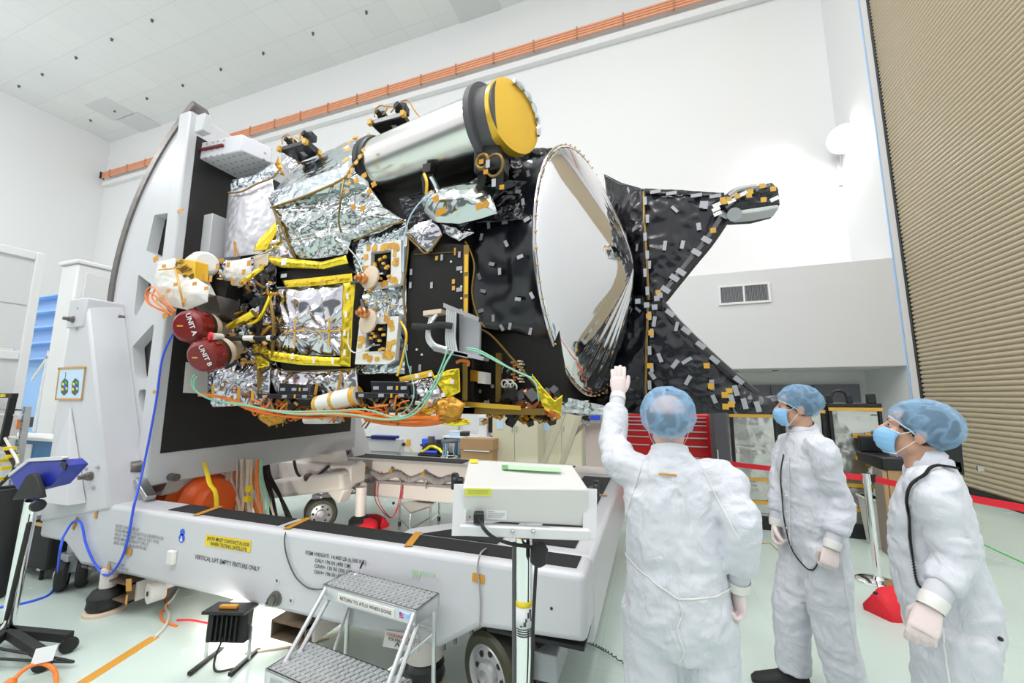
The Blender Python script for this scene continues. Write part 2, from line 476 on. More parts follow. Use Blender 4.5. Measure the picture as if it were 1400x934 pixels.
def dotted():
    m = MATS['blanket_dotted']; n, l = nodes_of(m); b = n['Principled BSDF']
    tc = n.new('ShaderNodeTexCoord'); v = n.new('ShaderNodeTexVoronoi'); v.inputs['Scale'].default_value = 13; v.inputs['Randomness'].default_value = .15
    l.new(tc.outputs['Object'], v.inputs['Vector'])
    c = n.new('ShaderNodeMath'); c.operation = 'LESS_THAN'; c.inputs[1].default_value = .20; l.new(v.outputs['Distance'], c.inputs[0])
    mx = n.new('ShaderNodeMix'); mx.data_type = 'RGBA'; mx.inputs[6].default_value = (.74, .74, .80, 1); mx.inputs[7].default_value = (.52, .40, .36, 1)
    l.new(c.outputs[0], mx.inputs[0]); l.new(mx.outputs[2], b.inputs['Base Color'])
dotted()
# ================================================================ the hall
XL, XR, YB, YF0, ZC = -28.8, 5.16, 12.3, -9.0, 16.2
YD = 6.4
struct(MB().box(XL, XR + 1.2, YF0, YB, -.2, 0).build('floor', 'floor_epoxy'))
struct(MB().box(XL, XR + 1.2, YF0, YB + .2, ZC, ZC + .2).build('ceiling', 'ceiling_paint'))
struct(MB().box(XL - .3, XL, YF0, YB, 0, ZC).build('wall_left', 'wall_paint'))
struct(MB().box(XL, XR + 1.2, YB, YB + .3, 0, ZC).build('wall_back', 'wall_paint'))
struct(MB().box(XR + .35, XR + 1.2, YF0, YB, 0, ZC).build('wall_right', 'wall_paint'))
struct(MB().box(XR - .02, XR + .4, YF0, YD, 0, ZC).build('wall_near', 'wall_paint'))
struct(MB().box(XL, XR + 1.2, YF0 - .3, YF0, 0, 4.5).build('wall_added_dark', mat('reflection_dark', (.16, .17, .18), .5)))  # unseen, added dark and low so the foil has something dark to reflect
# low block of the back wall and the overhanging duct casing beside it
b = MB(); b.box(-15.5, -1.6, 10.5, YB, 0, 4.70); b.box(-1.6, 5.01, 10.5, YB, 2.36, 4.70)
struct(b.build('wall_duct', 'duct_paint', bevel=.015))
b = MB()
for x in (1.9, 2.75): b.box(x, x + .14, 11.2, 11.26, 2.345, 2.36)
struct(b.build('trim_3', 'charcoal'))
struct(MB().box(5.01, XR + .36, 10.5, YB, 0, ZC).build('trim_2', 'wall_paint'))
struct(MB().tube([(5.0, 10.49, 0), (5.0, 10.49, ZC)], .014, 6).build('trim_1', 'sky_blue'))
struct(MB().box(-15.5, -1.6, 10.47, 10.5, 0, .09).build('baseboard_back', 'tape_grey'))
# rolling door in the right wall: ribbed curtain of real slats
b = MB(); pitch = .088; nsl = int(ZC / pitch)
prof = []
for i in range(nsl + 1):
    z = .14 + i * pitch
    prof += [(XR + .03, z), (XR + .030, z + .010), (XR + .002, z + .022), (XR - .010, z + .05), (XR + .004, z + .078)]
prof = [(x, z) for x, z in prof if z < ZC]
n = len(prof)
b.add([(x, 10.42, z) for x, z in prof] + [(x, YD, z) for x, z in prof], [(i, i + 1, n + i + 1, n + i) for i in range(n - 1)])
dr = struct(b.build('door_1', 'door_tan', smooth=True, angle=50))
b = MB(); b.box(XR - .02, XR + .3, 10.42, 10.5, 0, ZC); struct(b.build('door_guide', 'black_paint', dr))
b = MB(); b.box(XR - .03, XR + .12, YD, 10.42, 0, .14); struct(b.build('door_seal', 'black_rubber', dr))
# grey sliding leaves under the duct casing
b = MB(); b.box(-.3, 4.86, YB - .03, YB, 0, 2.09); dr2 = struct(b.build('door_2', 'wall_paint'))
for i in range(5):
    x = .05 + i * .96
    b = MB(); b.box(x, x + .95, YB - .09, YB - .03, .02, 2.03); struct(b.build('door_leaf', 'door_grey', dr2, bevel=.008))

# wall vent on the duct casing
p0, p1 = P(984, 391, 10.49), P(1051, 412, 10.49)
x0, x1, z0, z1 = p0.x, p1.x, P(984, 415, 10.49).z, P(1051, 388.5, 10.49).z
t = thing('wall_vent', ((x0 + x1) / 2, 10.49, z0), 'grey louvred air vent on the white duct casing', 'vent')
b = MB()
for a, c, d, e in ((x0 - .05, x1 + .05, z1, z1 + .05), (x0 - .05, x1 + .05, z0 - .05, z0), (x0 - .05, x0, z0, z1), (x1, x1 + .05, z0, z1), ((x0 + x1) / 2 - .02, (x0 + x1) / 2 + .02, z0, z1)):
    b.box(a, c, 10.46, 10.5, d, e)
b.build('vent_frame', 'wall_paint', t)
b = MB(); k = 30
for i in range(k):
    x = x0 + (x1 - x0) * (i + .5) / k; b.hexa([(x - .012, 10.465, z0), (x - .006, 10.465, z0), (x + .016, 10.498, z0), (x + .010, 10.498, z0), (x - .012, 10.465, z1), (x - .006, 10.465, z1), (x + .016, 10.498, z1), (x + .010, 10.498, z1)])
b.build('louvre', 'tape_grey', t)
MBb = MB().box(x0, x1, 10.4985, 10.5, z0, z1).build('vent_backing', 'charcoal', t)

# copper coloured pipe run high on the back wall
a = P(140, 240, 12.0); zc = a.z
t = thing('pipe_run', (a.x, 12.0, zc - .2), 'copper-orange bundle of pipes running high along the white back wall', 'pipe')
for i in range(4):
    z = zc - .15 + i * .095
    MB().tube([(a.x, 12.0, z), (4.95, 12.0, z)], .04, 8).build('pipe', mat('pipe_orange', (.80, .36, .20), .35) if i == 0 else 'pipe_orange', t, smooth=True)
x = a.x + .7; mat('clamp_brown', (.50, .22, .12), .5)
while x < 4.9:
    MB().box(x, x + .05, 11.95, 12.06, zc - .21, zc + .2).build('clamp', 'clamp_brown', t); x += 1.52
MB().box(a.x - .1, 4.95, 12.08, 12.29, zc - .55, zc - .32).build('cable_tray', 'wall_paint', t)
MB().box(a.x - .05, a.x, 11.9, 12.1, zc - .2, zc + .19).build('end_plate', 'black_matte', t)

# flood lamp on the back wall
c = P(1154, 190, 11.75)
t = thing('wall_floodlight', c, 'glowing white flood lamp on a bracket high on the back wall', 'lamp')
MB().lathe([(.05, .28), (.2, .24), (.34, .05), (.36, 0)], c, (.3, .75, .45), 20).build('lamp_hood', 'wall_paint', t, smooth=True)
MB().lathe([(.34, 0), (.32, -.05), (.001, -.08)], c + Vector((.0, .0, .0)), (.3, .75, .45), 20).build('lamp_lens', 'lamp_glow', t, smooth=True)
MB().bar(c + Vector((.06, .2, .1)), (c.x + .1, 12.3, c.z - .5), .08).bar((c.x + .1, 12.28, c.z - 1.0), (c.x + .1, 12.28, c.z - .3), .25, .05, (0, 1, 0)).build('bracket', 'wall_paint', t)

# sprinkler heads and odd tiles in the ceiling
spr = [(208, 27), (153, 53), (104, 78), (58, 101), (26, 117), (428, 45), (360, 72), (302, 94), (250, 116), (201, 134), (157, 151), (124, 164), (501, 16)]
proto = None
for i, (x, y) in enumerate(spr):
    g = G(x, y, ZC)
    if proto is None:
        proto = MB().lathe([(.02, -.10), (.045, -.09), (.03, -.05), (.055, -.01), (.055, 0)], g, (0, 0, 1), 10).build('ceiling_sprinkler', 'charcoal')
        tag(proto, 'small dark sprinkler head hanging from the white tiled ceiling', 'sprinkler', 'sprinkler heads in the ceiling'); pz = proto.location.z; o = proto
    else:
        o = proto.copy(); COL.objects.link(o)
    o.location = (g.x, g.y, pz)
for i, (x, y, lab) in enumerate([(150, 149, 'grey square ceiling vent panel nearer the flood of ceiling tiles on the left'), (192, 168, 'grey square ceiling vent panel close to the top of the back wall corner'), (650, 6, 'grey ceiling vent panel at the top edge above the telescope tube')]):
    g = G(x, y, ZC)
    t = MB().box(g.x - .85, g.x + .85, g.y - .6, g.y + .6, ZC - .03, ZC).build('ceiling_vent', mat('vent_tile', (.66, .67, .67), .7) if i == 0 else 'vent_tile')
    tag(t, lab, 'vent', 'grey vent panels in the ceiling')

# ================================================================ things along the back, right side
def gbox(xl, xr, ytop, Y, depth, z0=0.0):
    """box standing at depth Y seen between two pixel columns"""
    return P(xl, ytop, Y).x, P(xr, ytop, Y).x, Y, Y + depth, z0, P((xl + xr) / 2, ytop, Y).z

def crate(xl, xr, label, ytop=558, lid=True, Y=6.3):
    x0, x1, y0, y1, _, zt = gbox(xl, xr, ytop, Y, .8)
    t = thing('wrapped_crate', ((x0 + x1) / 2, Y + .4, 0), label, 'crate', 'foil wrapped crates in a row')
    MB().box(x0, x1, y0, y1, .0, .17).build('pallet_base', 'black_matte', t, bevel=.01)
    for x in (x0, x1 - .03):
        for y in (y0 - .012, y1 - .03): MB().box(x, x + .03, y, y + .04, .17, zt).build('corner_post', 'black_paint', t)
    sd = int(xl)
    fr = foil('wrap_front', [(x0 + .035, y0, .2), (x1 - .035, y0, .2), (x1 - .035, y0, zt), (x0 + .035, y0, zt)], 'foil_crate', t, .018, .02, .2, 3.2, sd, .035)
    b = MB(); b.box(x0 + .012, x1 - .012, y0 + .02, y1 - .01, .17, zt - .005); b.build('wrapped_body', 'foil_crate', t)
    for z in (.33, .62, zt - .045): MB().box(x0 - .006, x1 + .006, y0 - .03, y0 - .022, z, z + .042).build('tape_band', 'tape_amber', t)
    MB().box(x0 - .01, x1 + .01, y0 - .02, y1, zt, zt + .05).build('lid', 'black_paint', t, bevel=.008)
    if lid:
        w = (x1 - x0)
        for fx in (.06, .44): MB().prism([(x0 + w * fx - .035, y0, zt + .05), (x0 + w * fx + .035, y0, zt + .05), (x0 + w * fx + .03, y0, zt + .16), (x0 + w * fx - .03, y0, zt + .16)], (0, .05, 0)).build('lid_lug', 'black_paint', t, bevel=.01)
        MB().tube(catmull([(x0 + w * .08, y0 + .02, zt + .1), (x0 + w * .14, y0 + .02, zt + .19), (x0 + w * .25, y0 + .02, zt + .21), (x0 + w * .36, y0 + .02, zt + .19), (x0 + w * .42, y0 + .02, zt + .1)]), .017, 8).build('handle', 'black_paint', t, smooth=True)
        MB().prism([(x1 - .13, y0, zt + .05), (x1 - .03, y0, zt + .05), (x1 - .035, y0, zt + .17), (x1 - .125, y0, zt + .17)], (0, .05, 0)).build('lid_lug', 'black_paint', t, bevel=.01)
    return t, x0, x1, zt
crate(997, 1061, 'silver foil wrapped crate beside the grey cabinet and red tool chest', 566, False)
crate(1067, 1126, 'silver foil wrapped crate half hidden behind the masked man in the middle', 560, False)
t, cx0, cx1, czt = crate(1132, 1204, 'silver foil wrapped crate with black lid handles and crossed amber tape', 557)
yy = 6.262
p = lambda x, y: P(x, y, yy)
for a, c, w in (((1166, 596), (1204, 598), .05), ((1170, 626), (1204, 630), .05), ((1187, 592), (1187, 638), .055)):
    MB().obox((p(*a) + p(*c)) / 2 + V(0, w / 20, 0), p(*c) - p(*a), (0, 0, 1) if abs(a[0] - c[0]) > 5 else (1, 0, 0), (0, 1, 0), (p(*c) - p(*a)).length, w, .006).build('crossed_tape', 'tape_amber', t)

# red tool chest
x0, x1, y0, y1, _, zt = gbox(853, 972, 567, 6.5, .6)
t = thing('tool_chest', ((x0 + x1) / 2, 6.8, 0), 'tall red tool chest with many drawers behind the man with raised hand', 'tool chest')
MB().box(x0, x1, y0, y1, .08, zt).build('chest_body', 'red_paint', t, bevel=.012)
for cx in (x0 + .1, x1 - .1):
    for cy in (y0 + .1, y1 - .1): MB().lathe([(.04, -.012), (.04, .012)], (cx, cy, .04), (1, 0, 0), 14).build('caster', 'black_rubber', t)
cols = [(x0 + .03, x0 + .36), (x0 + .42, x1 - .06)]
for a, c in cols:
    z = zt - .03
    for h in (.055, .055, .09, .09, .12, .16, .2, .26):
        d = MB().box(a, c, y0 - .018, y0, z - h + .008, z).build('drawer', 'red_paint', t, bevel=.004)
        MB().box(a + .01, c - .01, y0 - .032, y0 - .016, z - .02, z - .004).build('handle', 'alu', d)
        z -= h
# loose tools on the chest
for i, (dx, w, h, m, nm, lab, ct) in enumerate([(.08, .16, .05, 'red_cap_light', 'tool_tray', 'low red tray lying on top of the red tool chest', 'tray'), (.16, .22, .035, 'tape_grey', 'tool_pouch', 'grey pouch lying on the red tool chest beside the red tray', 'pouch')]):
    b = MB(); b.box(x0 + dx + i * .1, x0 + dx + w + i * .1, y0 + .1, y0 + .3, zt, zt + h)
    tag(b.build(nm, m, None, bevel=.012), lab, ct)

x0, x1, y0, y1, _, zt = gbox(972, 997, 561, 5.95, .3)
t = thing('storage_cabinet', ((x0 + x1) / 2, 7, 0), 'dark grey metal cabinet between red tool chest and wrapped crates', 'cabinet')
MB().box(x0, x1 - .02, y0, y1, 0, zt).build('cabinet_body', 'charcoal', t, bevel=.02)
MB().box(x0 + .02, x1 - .04, y0 - .015, y0, .06, zt - .03).build('cabinet_door', 'charcoal', t, bevel=.006)
MB().box(x0 + .035, x0 + .05, y0 - .04, y0 - .015, .9, 1.05).build('handle', 'alu', t)

# black equipment and cartons behind the man on the right
x0, x1 = P(1206, 640, 5.7).x, P(1318, 640, 5.7).x
zt = P(1207, 601, 5.7).z; zb = P(1213, 643, 5.7).z
t = thing('equipment_case', ((x0 + x1) / 2, 5.9, zb), 'open black equipment case on brown cartons behind the man on the right', 'case')
b = MB(); b.box(x0, x1, 5.7, 6.3, zb, zb + .14); b.build('case_base', 'black_paint', t, bevel=.02)
b = MB(); b.box(x0, x0 + .42, 6.15, 6.22, zb + .14, zt); b.build('case_lid', 'black_paint', t, bevel=.015)
b = MB(); b.hexa([(x1 - .18, 5.7, zb + .05), (x1, 5.7, zb - .02), (x1, 5.76, zb - .02), (x1 - .18, 5.76, zb + .05), (x1 - .18, 5.7, zb + .34), (x1 + .02, 5.7, zb + .4), (x1 + .02, 5.76, zb + .4), (x1 - .18, 5.76, zb + .34)])
b.build('side_flap', 'black_paint', t, bevel=.01)
for dx in (.3, .8): MB().box(x0 + dx, x0 + dx + .05, 5.685, 5.7, zb + .04, zb + .09).build('latch', 'steel', t)
tl = thing('test_meter', (x0 + .25, 5.8, zb + .14), 'small grey and violet meter standing in the open black case', 'meter')
b = MB(); b.hexa([(x0 + .16, 5.73, zb + .14), (x0 + .42, 5.73, zb + .14), (x0 + .42, 5.9, zb + .14), (x0 + .16, 5.9, zb + .14), (x0 + .2, 5.85, zb + .28), (x0 + .42, 5.85, zb + .28), (x0 + .42, 5.9, zb + .28), (x0 + .2, 5.9, zb + .28)]); b.build('meter_body', 'tape_grey', tl, bevel=.006)
b = MB()
for k in range(3): b.box(x0 + .2, x0 + .36, 5.73 + .03 * k + .012, 5.735 + .03 * k + .02, zb + .165 + .03 * k, zb + .175 + .03 * k)
b.build('display_strip', 'black_paint', tl)
MB().box(x0 + .17, x0 + .43, 5.715, 5.74, zb + .141, zb + .165).build('meter_edge', mat('violet', (.10, .07, .40), .4), tl)
for i, (a, c, m, lab) in enumerate([(1219, 1262, 'cardboard', 'brown cardboard carton under the open black case'), (1211, 1217.5, 'wood_grey', 'narrow grey-brown carton left of the brown carton under the case')]):
    xa, xc = P(a, 690, 5.72).x, P(c, 690, 5.72).x
    t = thing('carton', ((xa + xc) / 2, 5.95, 0), lab, 'box')
    MB().box(xa, xc, 5.72, 5.93, 0, zb - .002).build('carton_body', m, t, bevel=.006)
    MB().box((xa + xc) / 2 - .02, (xa + xc) / 2 + .02, 5.713, 5.72, 0.02, zb - .02).build('carton_seam', 'wood_grey' if i == 0 else 'cardboard', t)
xa, xc = P(1187, 690, 5.95).x, P(1209, 690, 5.95).x
t = thing('waste_bin', ((xa + xc) / 2, 6.1, 0), 'white tapered bin behind the chrome barrier post', 'bin')
b = MB(); zt = P(1200, 683, 5.95).z
b.hexa([(xa + .04, 5.99, 0), (xc - .04, 5.99, 0), (xc - .04, 6.2, 0), (xa + .04, 6.2, 0), (xa, 5.95, zt), (xc, 5.95, zt), (xc, 6.22, zt), (xa, 6.22, zt)])
b.build('bin_body', 'blanket_white', t, bevel=.01)
MB().box(xa - .01, xc + .01, 5.94, 6.23, zt - .03, zt).build('bin_rim', 'cable_white', t, bevel=.006)

# barrier posts and red belt
def barrier(loc, label):
    t = thing('barrier_post', loc, label, 'barrier post', 'chrome barrier posts with red belt')
    x, y = loc[0], loc[1]
    MB().lathe([(.001, 0), (.17, 0), (.172, .012), (.15, .022), (.05, .035), (.034, .06)], (x, y, 0), (0, 0, 1), 32).build('base', 'chrome', t, smooth=True)
    MB().cyl((x, y, .03), (x, y, .93), .030, n=20).build('post', 'chrome', t, smooth=True)
    MB().cyl((x, y, .90), (x, y, 1.0), .036, n=20).build('belt_head', 'chrome', t, smooth=True)
    MB().box(x + .03, x + .075, y - .012, y + .012, .92, .99).build('belt_clip', 'black_paint', t)
    return t
g1 = G(1201, 797); g2 = Vector((.48, 5.35, 0)); g3 = Vector((3.5, 4.05, 0))
barrier(g1, 'chrome barrier post holding the red belt, between the two masked men')
def ribbon(a, c, z0, z1, h, sag):
    b = MB(); k = 12; top = []; bot = []
    for i in range(k + 1):
        t = i / k; p_ = a.lerp(c, t); z = z0 + (z1 - z0) * t - sag * 4 * t * (1 - t)
        top.append((p_.x, p_.y, z + h / 2)); bot.append((p_.x, p_.y, z - h / 2))
    n_ = k + 1
    b.add(top + bot, [(i, i + 1, n_ + i + 1, n_ + i) for i in range(k)])
    return b
o = ribbon(g1, g2, .955, .99, .055, .01).build('barrier_belt', 'red_belt', None, thick=.004)
tag(o, 'red barrier belt stretched before the wrapped crates, left of the chrome post', 'barrier belt', 'red barrier belts')
e = G(1400, 692, .95); d = (e - g1); d.z = 0
o = ribbon(g1 + d.normalized() * .08, g1 + d * 1.6, .955, .945, .055, .015).build('barrier_belt', 'red_belt', None, thick=.004)
tag(o, 'red barrier belt running from the chrome post past the tan rolling door', 'barrier belt', 'red barrier belts')

def sandbag(a, c, h, w, label, grp=True):
    a, c = Vector(a), Vector(c); d = (c - a); L = d.length; d.normalize(); s = Vector((-d.y, d.x, 0))
    m_ = (a + c) / 2
    t = thing('sandbag', (m_.x, m_.y, 0), label, 'sandbag', 'red sandbags on the floor')
    rings = []
    for i in range(9):
        u = i / 8 - .5; k = 1 - .25 * (abs(u) * 2) ** 3
        pr = []
        for q, z in ((-.5, .0), (-.52, .04), (-.36, h * .55 * k), (-.1, h * k), (.08, h * .97 * k), (.34, h * .5 * k), (.52, .04), (.5, .0)):
            pp = m_ + d * (u * L) + s * (q * w * k); pr.append((pp.x, pp.y, z + .012 * noise.noise(pp * 9) * (z > .01)))
        rings.append(pr)
    MB().loft(rings).build('bag', 'red_cloth', t, smooth=True, angle=70)
    MB().bar(m_ - d * L * .48 + Vector((0, 0, h * .78)), m_ + d * L * .48 + Vector((0, 0, h * .78)), .035, .02).build('strap', 'black_matte', t, bevel=.006)
    MB().box(m_.x - .05, m_.x + .05, m_.y - .04, m_.y + .04, 0, .012).build('base_patch', 'black_matte', t)
    return t
sandbag(G(1199, 842), G(1234, 836), .21, .26, 'red sandbag on the floor by the barrier post and the man at right')

# tape lines and a scrap on the floor
def floor_strip(name, a, c, w, m, z=.002):
    a, c = Vector(a), Vector(c); d = (c - a); s = Vector((-d.y, d.x, 0)).normalized() * (w / 2)
    b = MB(); b.prism([a - s, c - s, c + s, a + s], (0, 0, z)); return b.build(name, m)
tag(floor_strip('floor_tape', G(1343, 744), G(1425, 782), .03, 'green_tape'), 'thin green tape line on the floor before the tan rolling door', 'tape')
tag(floor_strip('floor_tape', G(212, 871), G(100, 942), .075, 'tape_orange'), 'broad orange tape strip holding a cable to the floor at left', 'tape')
o = MB().tube([v + Vector((0, 0, .005)) for v in catmull([G(1035, 738), G(1044, 744), G(1052, 743), G(1062, 752), G(1075, 760)])], .005, 6).build('cord_scrap', 'tape_amber', None, smooth=True)
tag(o, 'thin amber cord lying on the floor beside the second man', 'cord')

# ================================================================ things along the back, seen under the spacecraft
def cabinet(xl, xr, Y, zt, label, m='beige'):
    x0, x1 = P(xl, 600, Y).x, P(xr, 600, Y).x
    t = thing('storage_cabinet', ((x0 + x1) / 2, Y + .25, 0), label, 'cabinet', 'beige metal cabinets along the back')
    MB().box(x0, x1, Y, Y + .5, .05, zt).build('cabinet_body', m, t, bevel=.012)
    MB().box(x0 + .03, x1 - .03, Y + .03, Y + .47, 0, .05).build('plinth', 'charcoal', t)
    xm = (x0 + x1) / 2
    for a, c in ((x0 + .015, xm - .006), (xm + .006, x1 - .015)): MB().box(a, c, Y - .018, Y, .09, zt - .03).build('cabinet_door', m, t, bevel=.006)
    for dx in (-.05, .05): MB().box(xm + dx - .01, xm + dx + .01, Y - .045, Y - .016, .95, 1.08).build('handle', 'alu', t)
    return t, x0, x1
t, x0, x1 = cabinet(673, 736, 8.6, 1.83, 'beige two-door metal cabinet with blue notice, right of the brown carton')
b = MB(); q = P(683, 577, 8.57); b.box(q.x - .08, q.x + .08, 8.575, 8.58, q.z - .16, q.z + .16); b.build('notice', 'paper_blue', t)
t, x0, x1 = cabinet(741, 796, 9.15, 1.83, 'beige two-door metal cabinet behind the slanting beige frame')
b = MB(); q = P(747, 580, 9.12); b.box(q.x - .08, q.x + .08, 9.125, 9.13, q.z - .16, q.z + .16); b.build('notice', 'paper_blue', t)

Y = 7.6
t = thing('support_frame', P(775, 640, Y), 'slanting beige support frame standing before the beige cabinets', 'frame'); t.location.z = 0
for a, c, w in (((772, 561), (741, 640), .10), ((795, 561), (766, 640), .11), ((822, 562), (846, 645), .09)):
    pa, pc = P(*a, Y), P(*c, Y); MB().bar(pa, pc, .07, w, (1, 0, 0)).build('leg', 'beige', t, bevel=.008)
pa, pc = P(768, 562, Y), P(826, 562, Y); MB().bar(pa, pc, .1, .09).build('top_rail', 'beige', t, bevel=.01)
pa, pc = P(815, 563, Y), P(779, 600, Y); MB().bar(pa, pc, .04, .07, (1, 0, 0)).build('brace', 'wood_grey', t)
pa, pc = P(800, 578, Y + .12), P(830, 668, Y + .12); MB().box(pa.x, pc.x, Y + .1, Y + .16, max(0.02, pc.z), pa.z).build('side_panel', 'cream_bounce_paint', t)
foil('foil_scrap', [P(787, 570, Y - .02), P(806, 567, Y - .02), P(808, 582, Y - .02), P(797, 580, Y - .02)], 'foil_silver', t, .02, .02, .1, 6, 3)
q = P(814, 570, Y - .06); MB().box(q.x - .09, q.x + .09, Y - .07, Y - .06, q.z - .06, q.z + .07).build('blue_sign', 'blue_wire', t)

# workbench
g = G(606, 632); Yb = g.y; xa, xb = g.x, P(668, 632, Yb).x + .5; zt = P(610, 596, Yb).z
t = thing('workbench', ((xa + xb) / 2, Yb + .35, 0), 'white-topped workbench on blue steel legs against the back wall', 'workbench')
MB().box(xa - .03, xb, Yb - .03, Yb + .75, zt - .05, zt).build('bench_top', 'wall_paint', t, bevel=.01)
for x in (xa, xb - .08):
    for y in (Yb, Yb + .62): MB().box(x, x + .07, y, y + .07, 0, zt - .05).build('leg', 'blue_steel', t)
MB().box(xa, xb - .01, Yb, Yb + .05, zt - .16, zt - .05).build('apron', 'blue_steel', t)
MB().box(xa + .05, xa + .1, Yb + .7, Yb + .75, zt, zt + .35).build('back_post', 'tape_grey', t)
for i, (px, w, h, d, m, nm, lab, ct) in enumerate([
        (672, .42, .52, .4, 'black_paint', 'monitor_screen', 'black monitor standing on the white-topped workbench', 'monitor'),
        (657, .26, .55, .3, 'wall_paint', 'computer_tower', 'white computer tower on the workbench left of the black monitor', 'computer'),
        (620, .34, .13, .2, 'paper_blue', 'parts_box', 'light blue box at the left end of the workbench', 'box'),
        (632, .2, .12, .2, 'black_matte', 'tape_dispenser', 'small black dispenser on the workbench beside the light blue box', 'dispenser')]):
    x = P(px, 600, Yb).x
    t = thing(nm, (x, Yb + .3, zt), lab, ct)
    if nm == 'monitor_screen':
        MB().box(x - w / 2, x + w / 2, Yb + .2, Yb + .25, zt + .1, zt + h).build('screen_case', m, t, bevel=.012)
        MB().box(x - .1, x + .1, Yb + .15, Yb + .35, zt, zt + .02).box(x - .03, x + .03, Yb + .24, Yb + .28, zt + .02, zt + .2).build('stand', m, t)
    elif nm == 'computer_tower':
        MB().box(x - w / 2, x + w / 2, Yb + .1, Yb + .1 + d, zt, zt + h).build('tower_case', m, t, bevel=.015)
        b = MB()
        for k in range(5): b.box(x - w * .35, x + w * .35, Yb + .092, Yb + .1, zt + .3 + .04 * k, zt + .318 + .04 * k)
        b.build('front_grille', 'tape_grey', t)
    else:
        MB().box(x - w / 2, x + w / 2, Yb + .05, Yb + .05 + d, zt, zt + h * .75).build('box_base', m, t, bevel=.008)
        MB().box(x - w / 2 - .006, x + w / 2 + .006, Yb + .044, Yb + .056 + d, zt + h * .75, zt + h).build('box_lid', 'wall_paint' if i == 2 else 'charcoal', t, bevel=.006)
# red cap of a bottle on the tower
x = P(660, 568, Yb).x
t = thing('spray_bottle', (x, Yb + .25, zt + .55), 'small red-topped bottle on the white computer tower', 'bottle')
MB().lathe([(.05, 0), (.055, .02), (.055, .12), (.025, .16)], (x, Yb + .25, zt + .551), (0, 0, 1), 14).build('bottle_body', 'wall_paint', t, smooth=True)
MB().lathe([(.07, .15), (.075, .17), (.05, .22), (.001, .23)], (x, Yb + .25, zt + .551), (0, 0, 1), 14).build('bottle_cap', 'red_cap_light', t, smooth=True)

# brown carton
gy = G(650, 651).y; xa, xb = P(629.5, 646, gy).x, P(673, 646, gy).x; zt = P(650, 600, gy).z
t = thing('carton', ((xa + xb) / 2, gy + .15, 0), 'tall brown cardboard carton with open flaps behind the white control box', 'box')
MB().box(xa, xb, gy, gy + .3, 0, zt - .23).build('carton_body', 'cardboard', t, bevel=.006)
MB().box(xa - .02, xb + .02, gy - .02, gy + .32, zt - .24, zt).build('carton_lid', 'cardboard', t, bevel=.006)
MB().box(xa + .08, xb - .06, gy - .026, gy - .019, zt - .27, zt - .245).build('carton_strip', 'tape_white', t)

# pallet with hoses
g = G(590, 629); x0, x1 = P(571, 629, g.y).x, P(612, 629, g.y).x
t = thing('pallet', ((x0 + x1) / 2, g.y + .22, 0), 'black plastic pallet on the floor left of the workbench', 'pallet')
MB().box(x0, x1, g.y, g.y + .45, .11, .15).build('deck', 'black_matte', t, bevel=.006)
for k in range(3):
    x = x0 + (x1 - x0) * (.05 + .4 * k); MB().box(x, x + .12, g.y, g.y + .45, 0, .11).build('runner', 'black_matte', t)
for pts, r, m, nm, lab in (([(576, 622), (588, 611), (600, 614), (606, 622)], .05, 'foil_yellow', 'yellow_hose', 'yellow hose looped over black gear on the pallet'), ([(581, 620), (592, 620), (598, 621)], .045, 'blue_wire', 'blue_hose', 'short blue hose lying on the black pallet')):
    q = catmull([P(a, c, g.y + .1) for a, c in pts]); q = [Vector((v.x, v.y, max(v.z, .15 + r))) for v in q]
    tag(MB().tube(q, r, 10).build(nm, m, None, smooth=True), lab, 'hose')
c = P(597, 618, g.y + .25)
t = thing('pump_unit', (c.x, g.y + .45, .15), 'squat black pump unit standing on the black pallet', 'pump')
MB().box(c.x - .35, c.x + .3, g.y + .15, g.y + .42, .15, .42).build('pump_body', 'black_matte', t, bevel=.03)
MB().cyl((c.x - .2, g.y + .28, .42), (c.x - .2, g.y + .28, .6), .1).build('pump_head', 'charcoal', t)
MB().cyl((c.x + .1, g.y + .28, .42), (c.x + .1, g.y + .28, .52), .13).build('motor', 'black_paint', t)

# wire stool
g = G(614, 641); s = .3
t = thing('wire_stool', (g.x, g.y, 0), 'chrome wire-legged stool beneath the workbench edge', 'stool')
for dx, dy in ((-.3, -.1), (-.05, -.25), (.3, -.1), (.1, .25), (-.2, .2)):
    MB().tube(catmull([(g.x + dx, g.y + dy, .03), (g.x + dx * .5, g.y + dy * .5, .35), (g.x + dx * .55, g.y + dy * .55, .62)]), .014, 6).build('leg', 'chrome', t, smooth=True)
    MB().ball((g.x + dx, g.y + dy, .03), .03, 6).build('foot', 'black_rubber', t)
MB().torus((g.x, g.y, .28), (0, 0, 1), .2, .012).build('foot_ring', 'chrome', t, smooth=True)
MB().lathe([(.001, .62), (.2, .62), (.21, .65), (.19, .68), (.001, .69)], (g.x, g.y, 0), (0, 0, 1), 20).build('seat', 'charcoal', t, smooth=True)

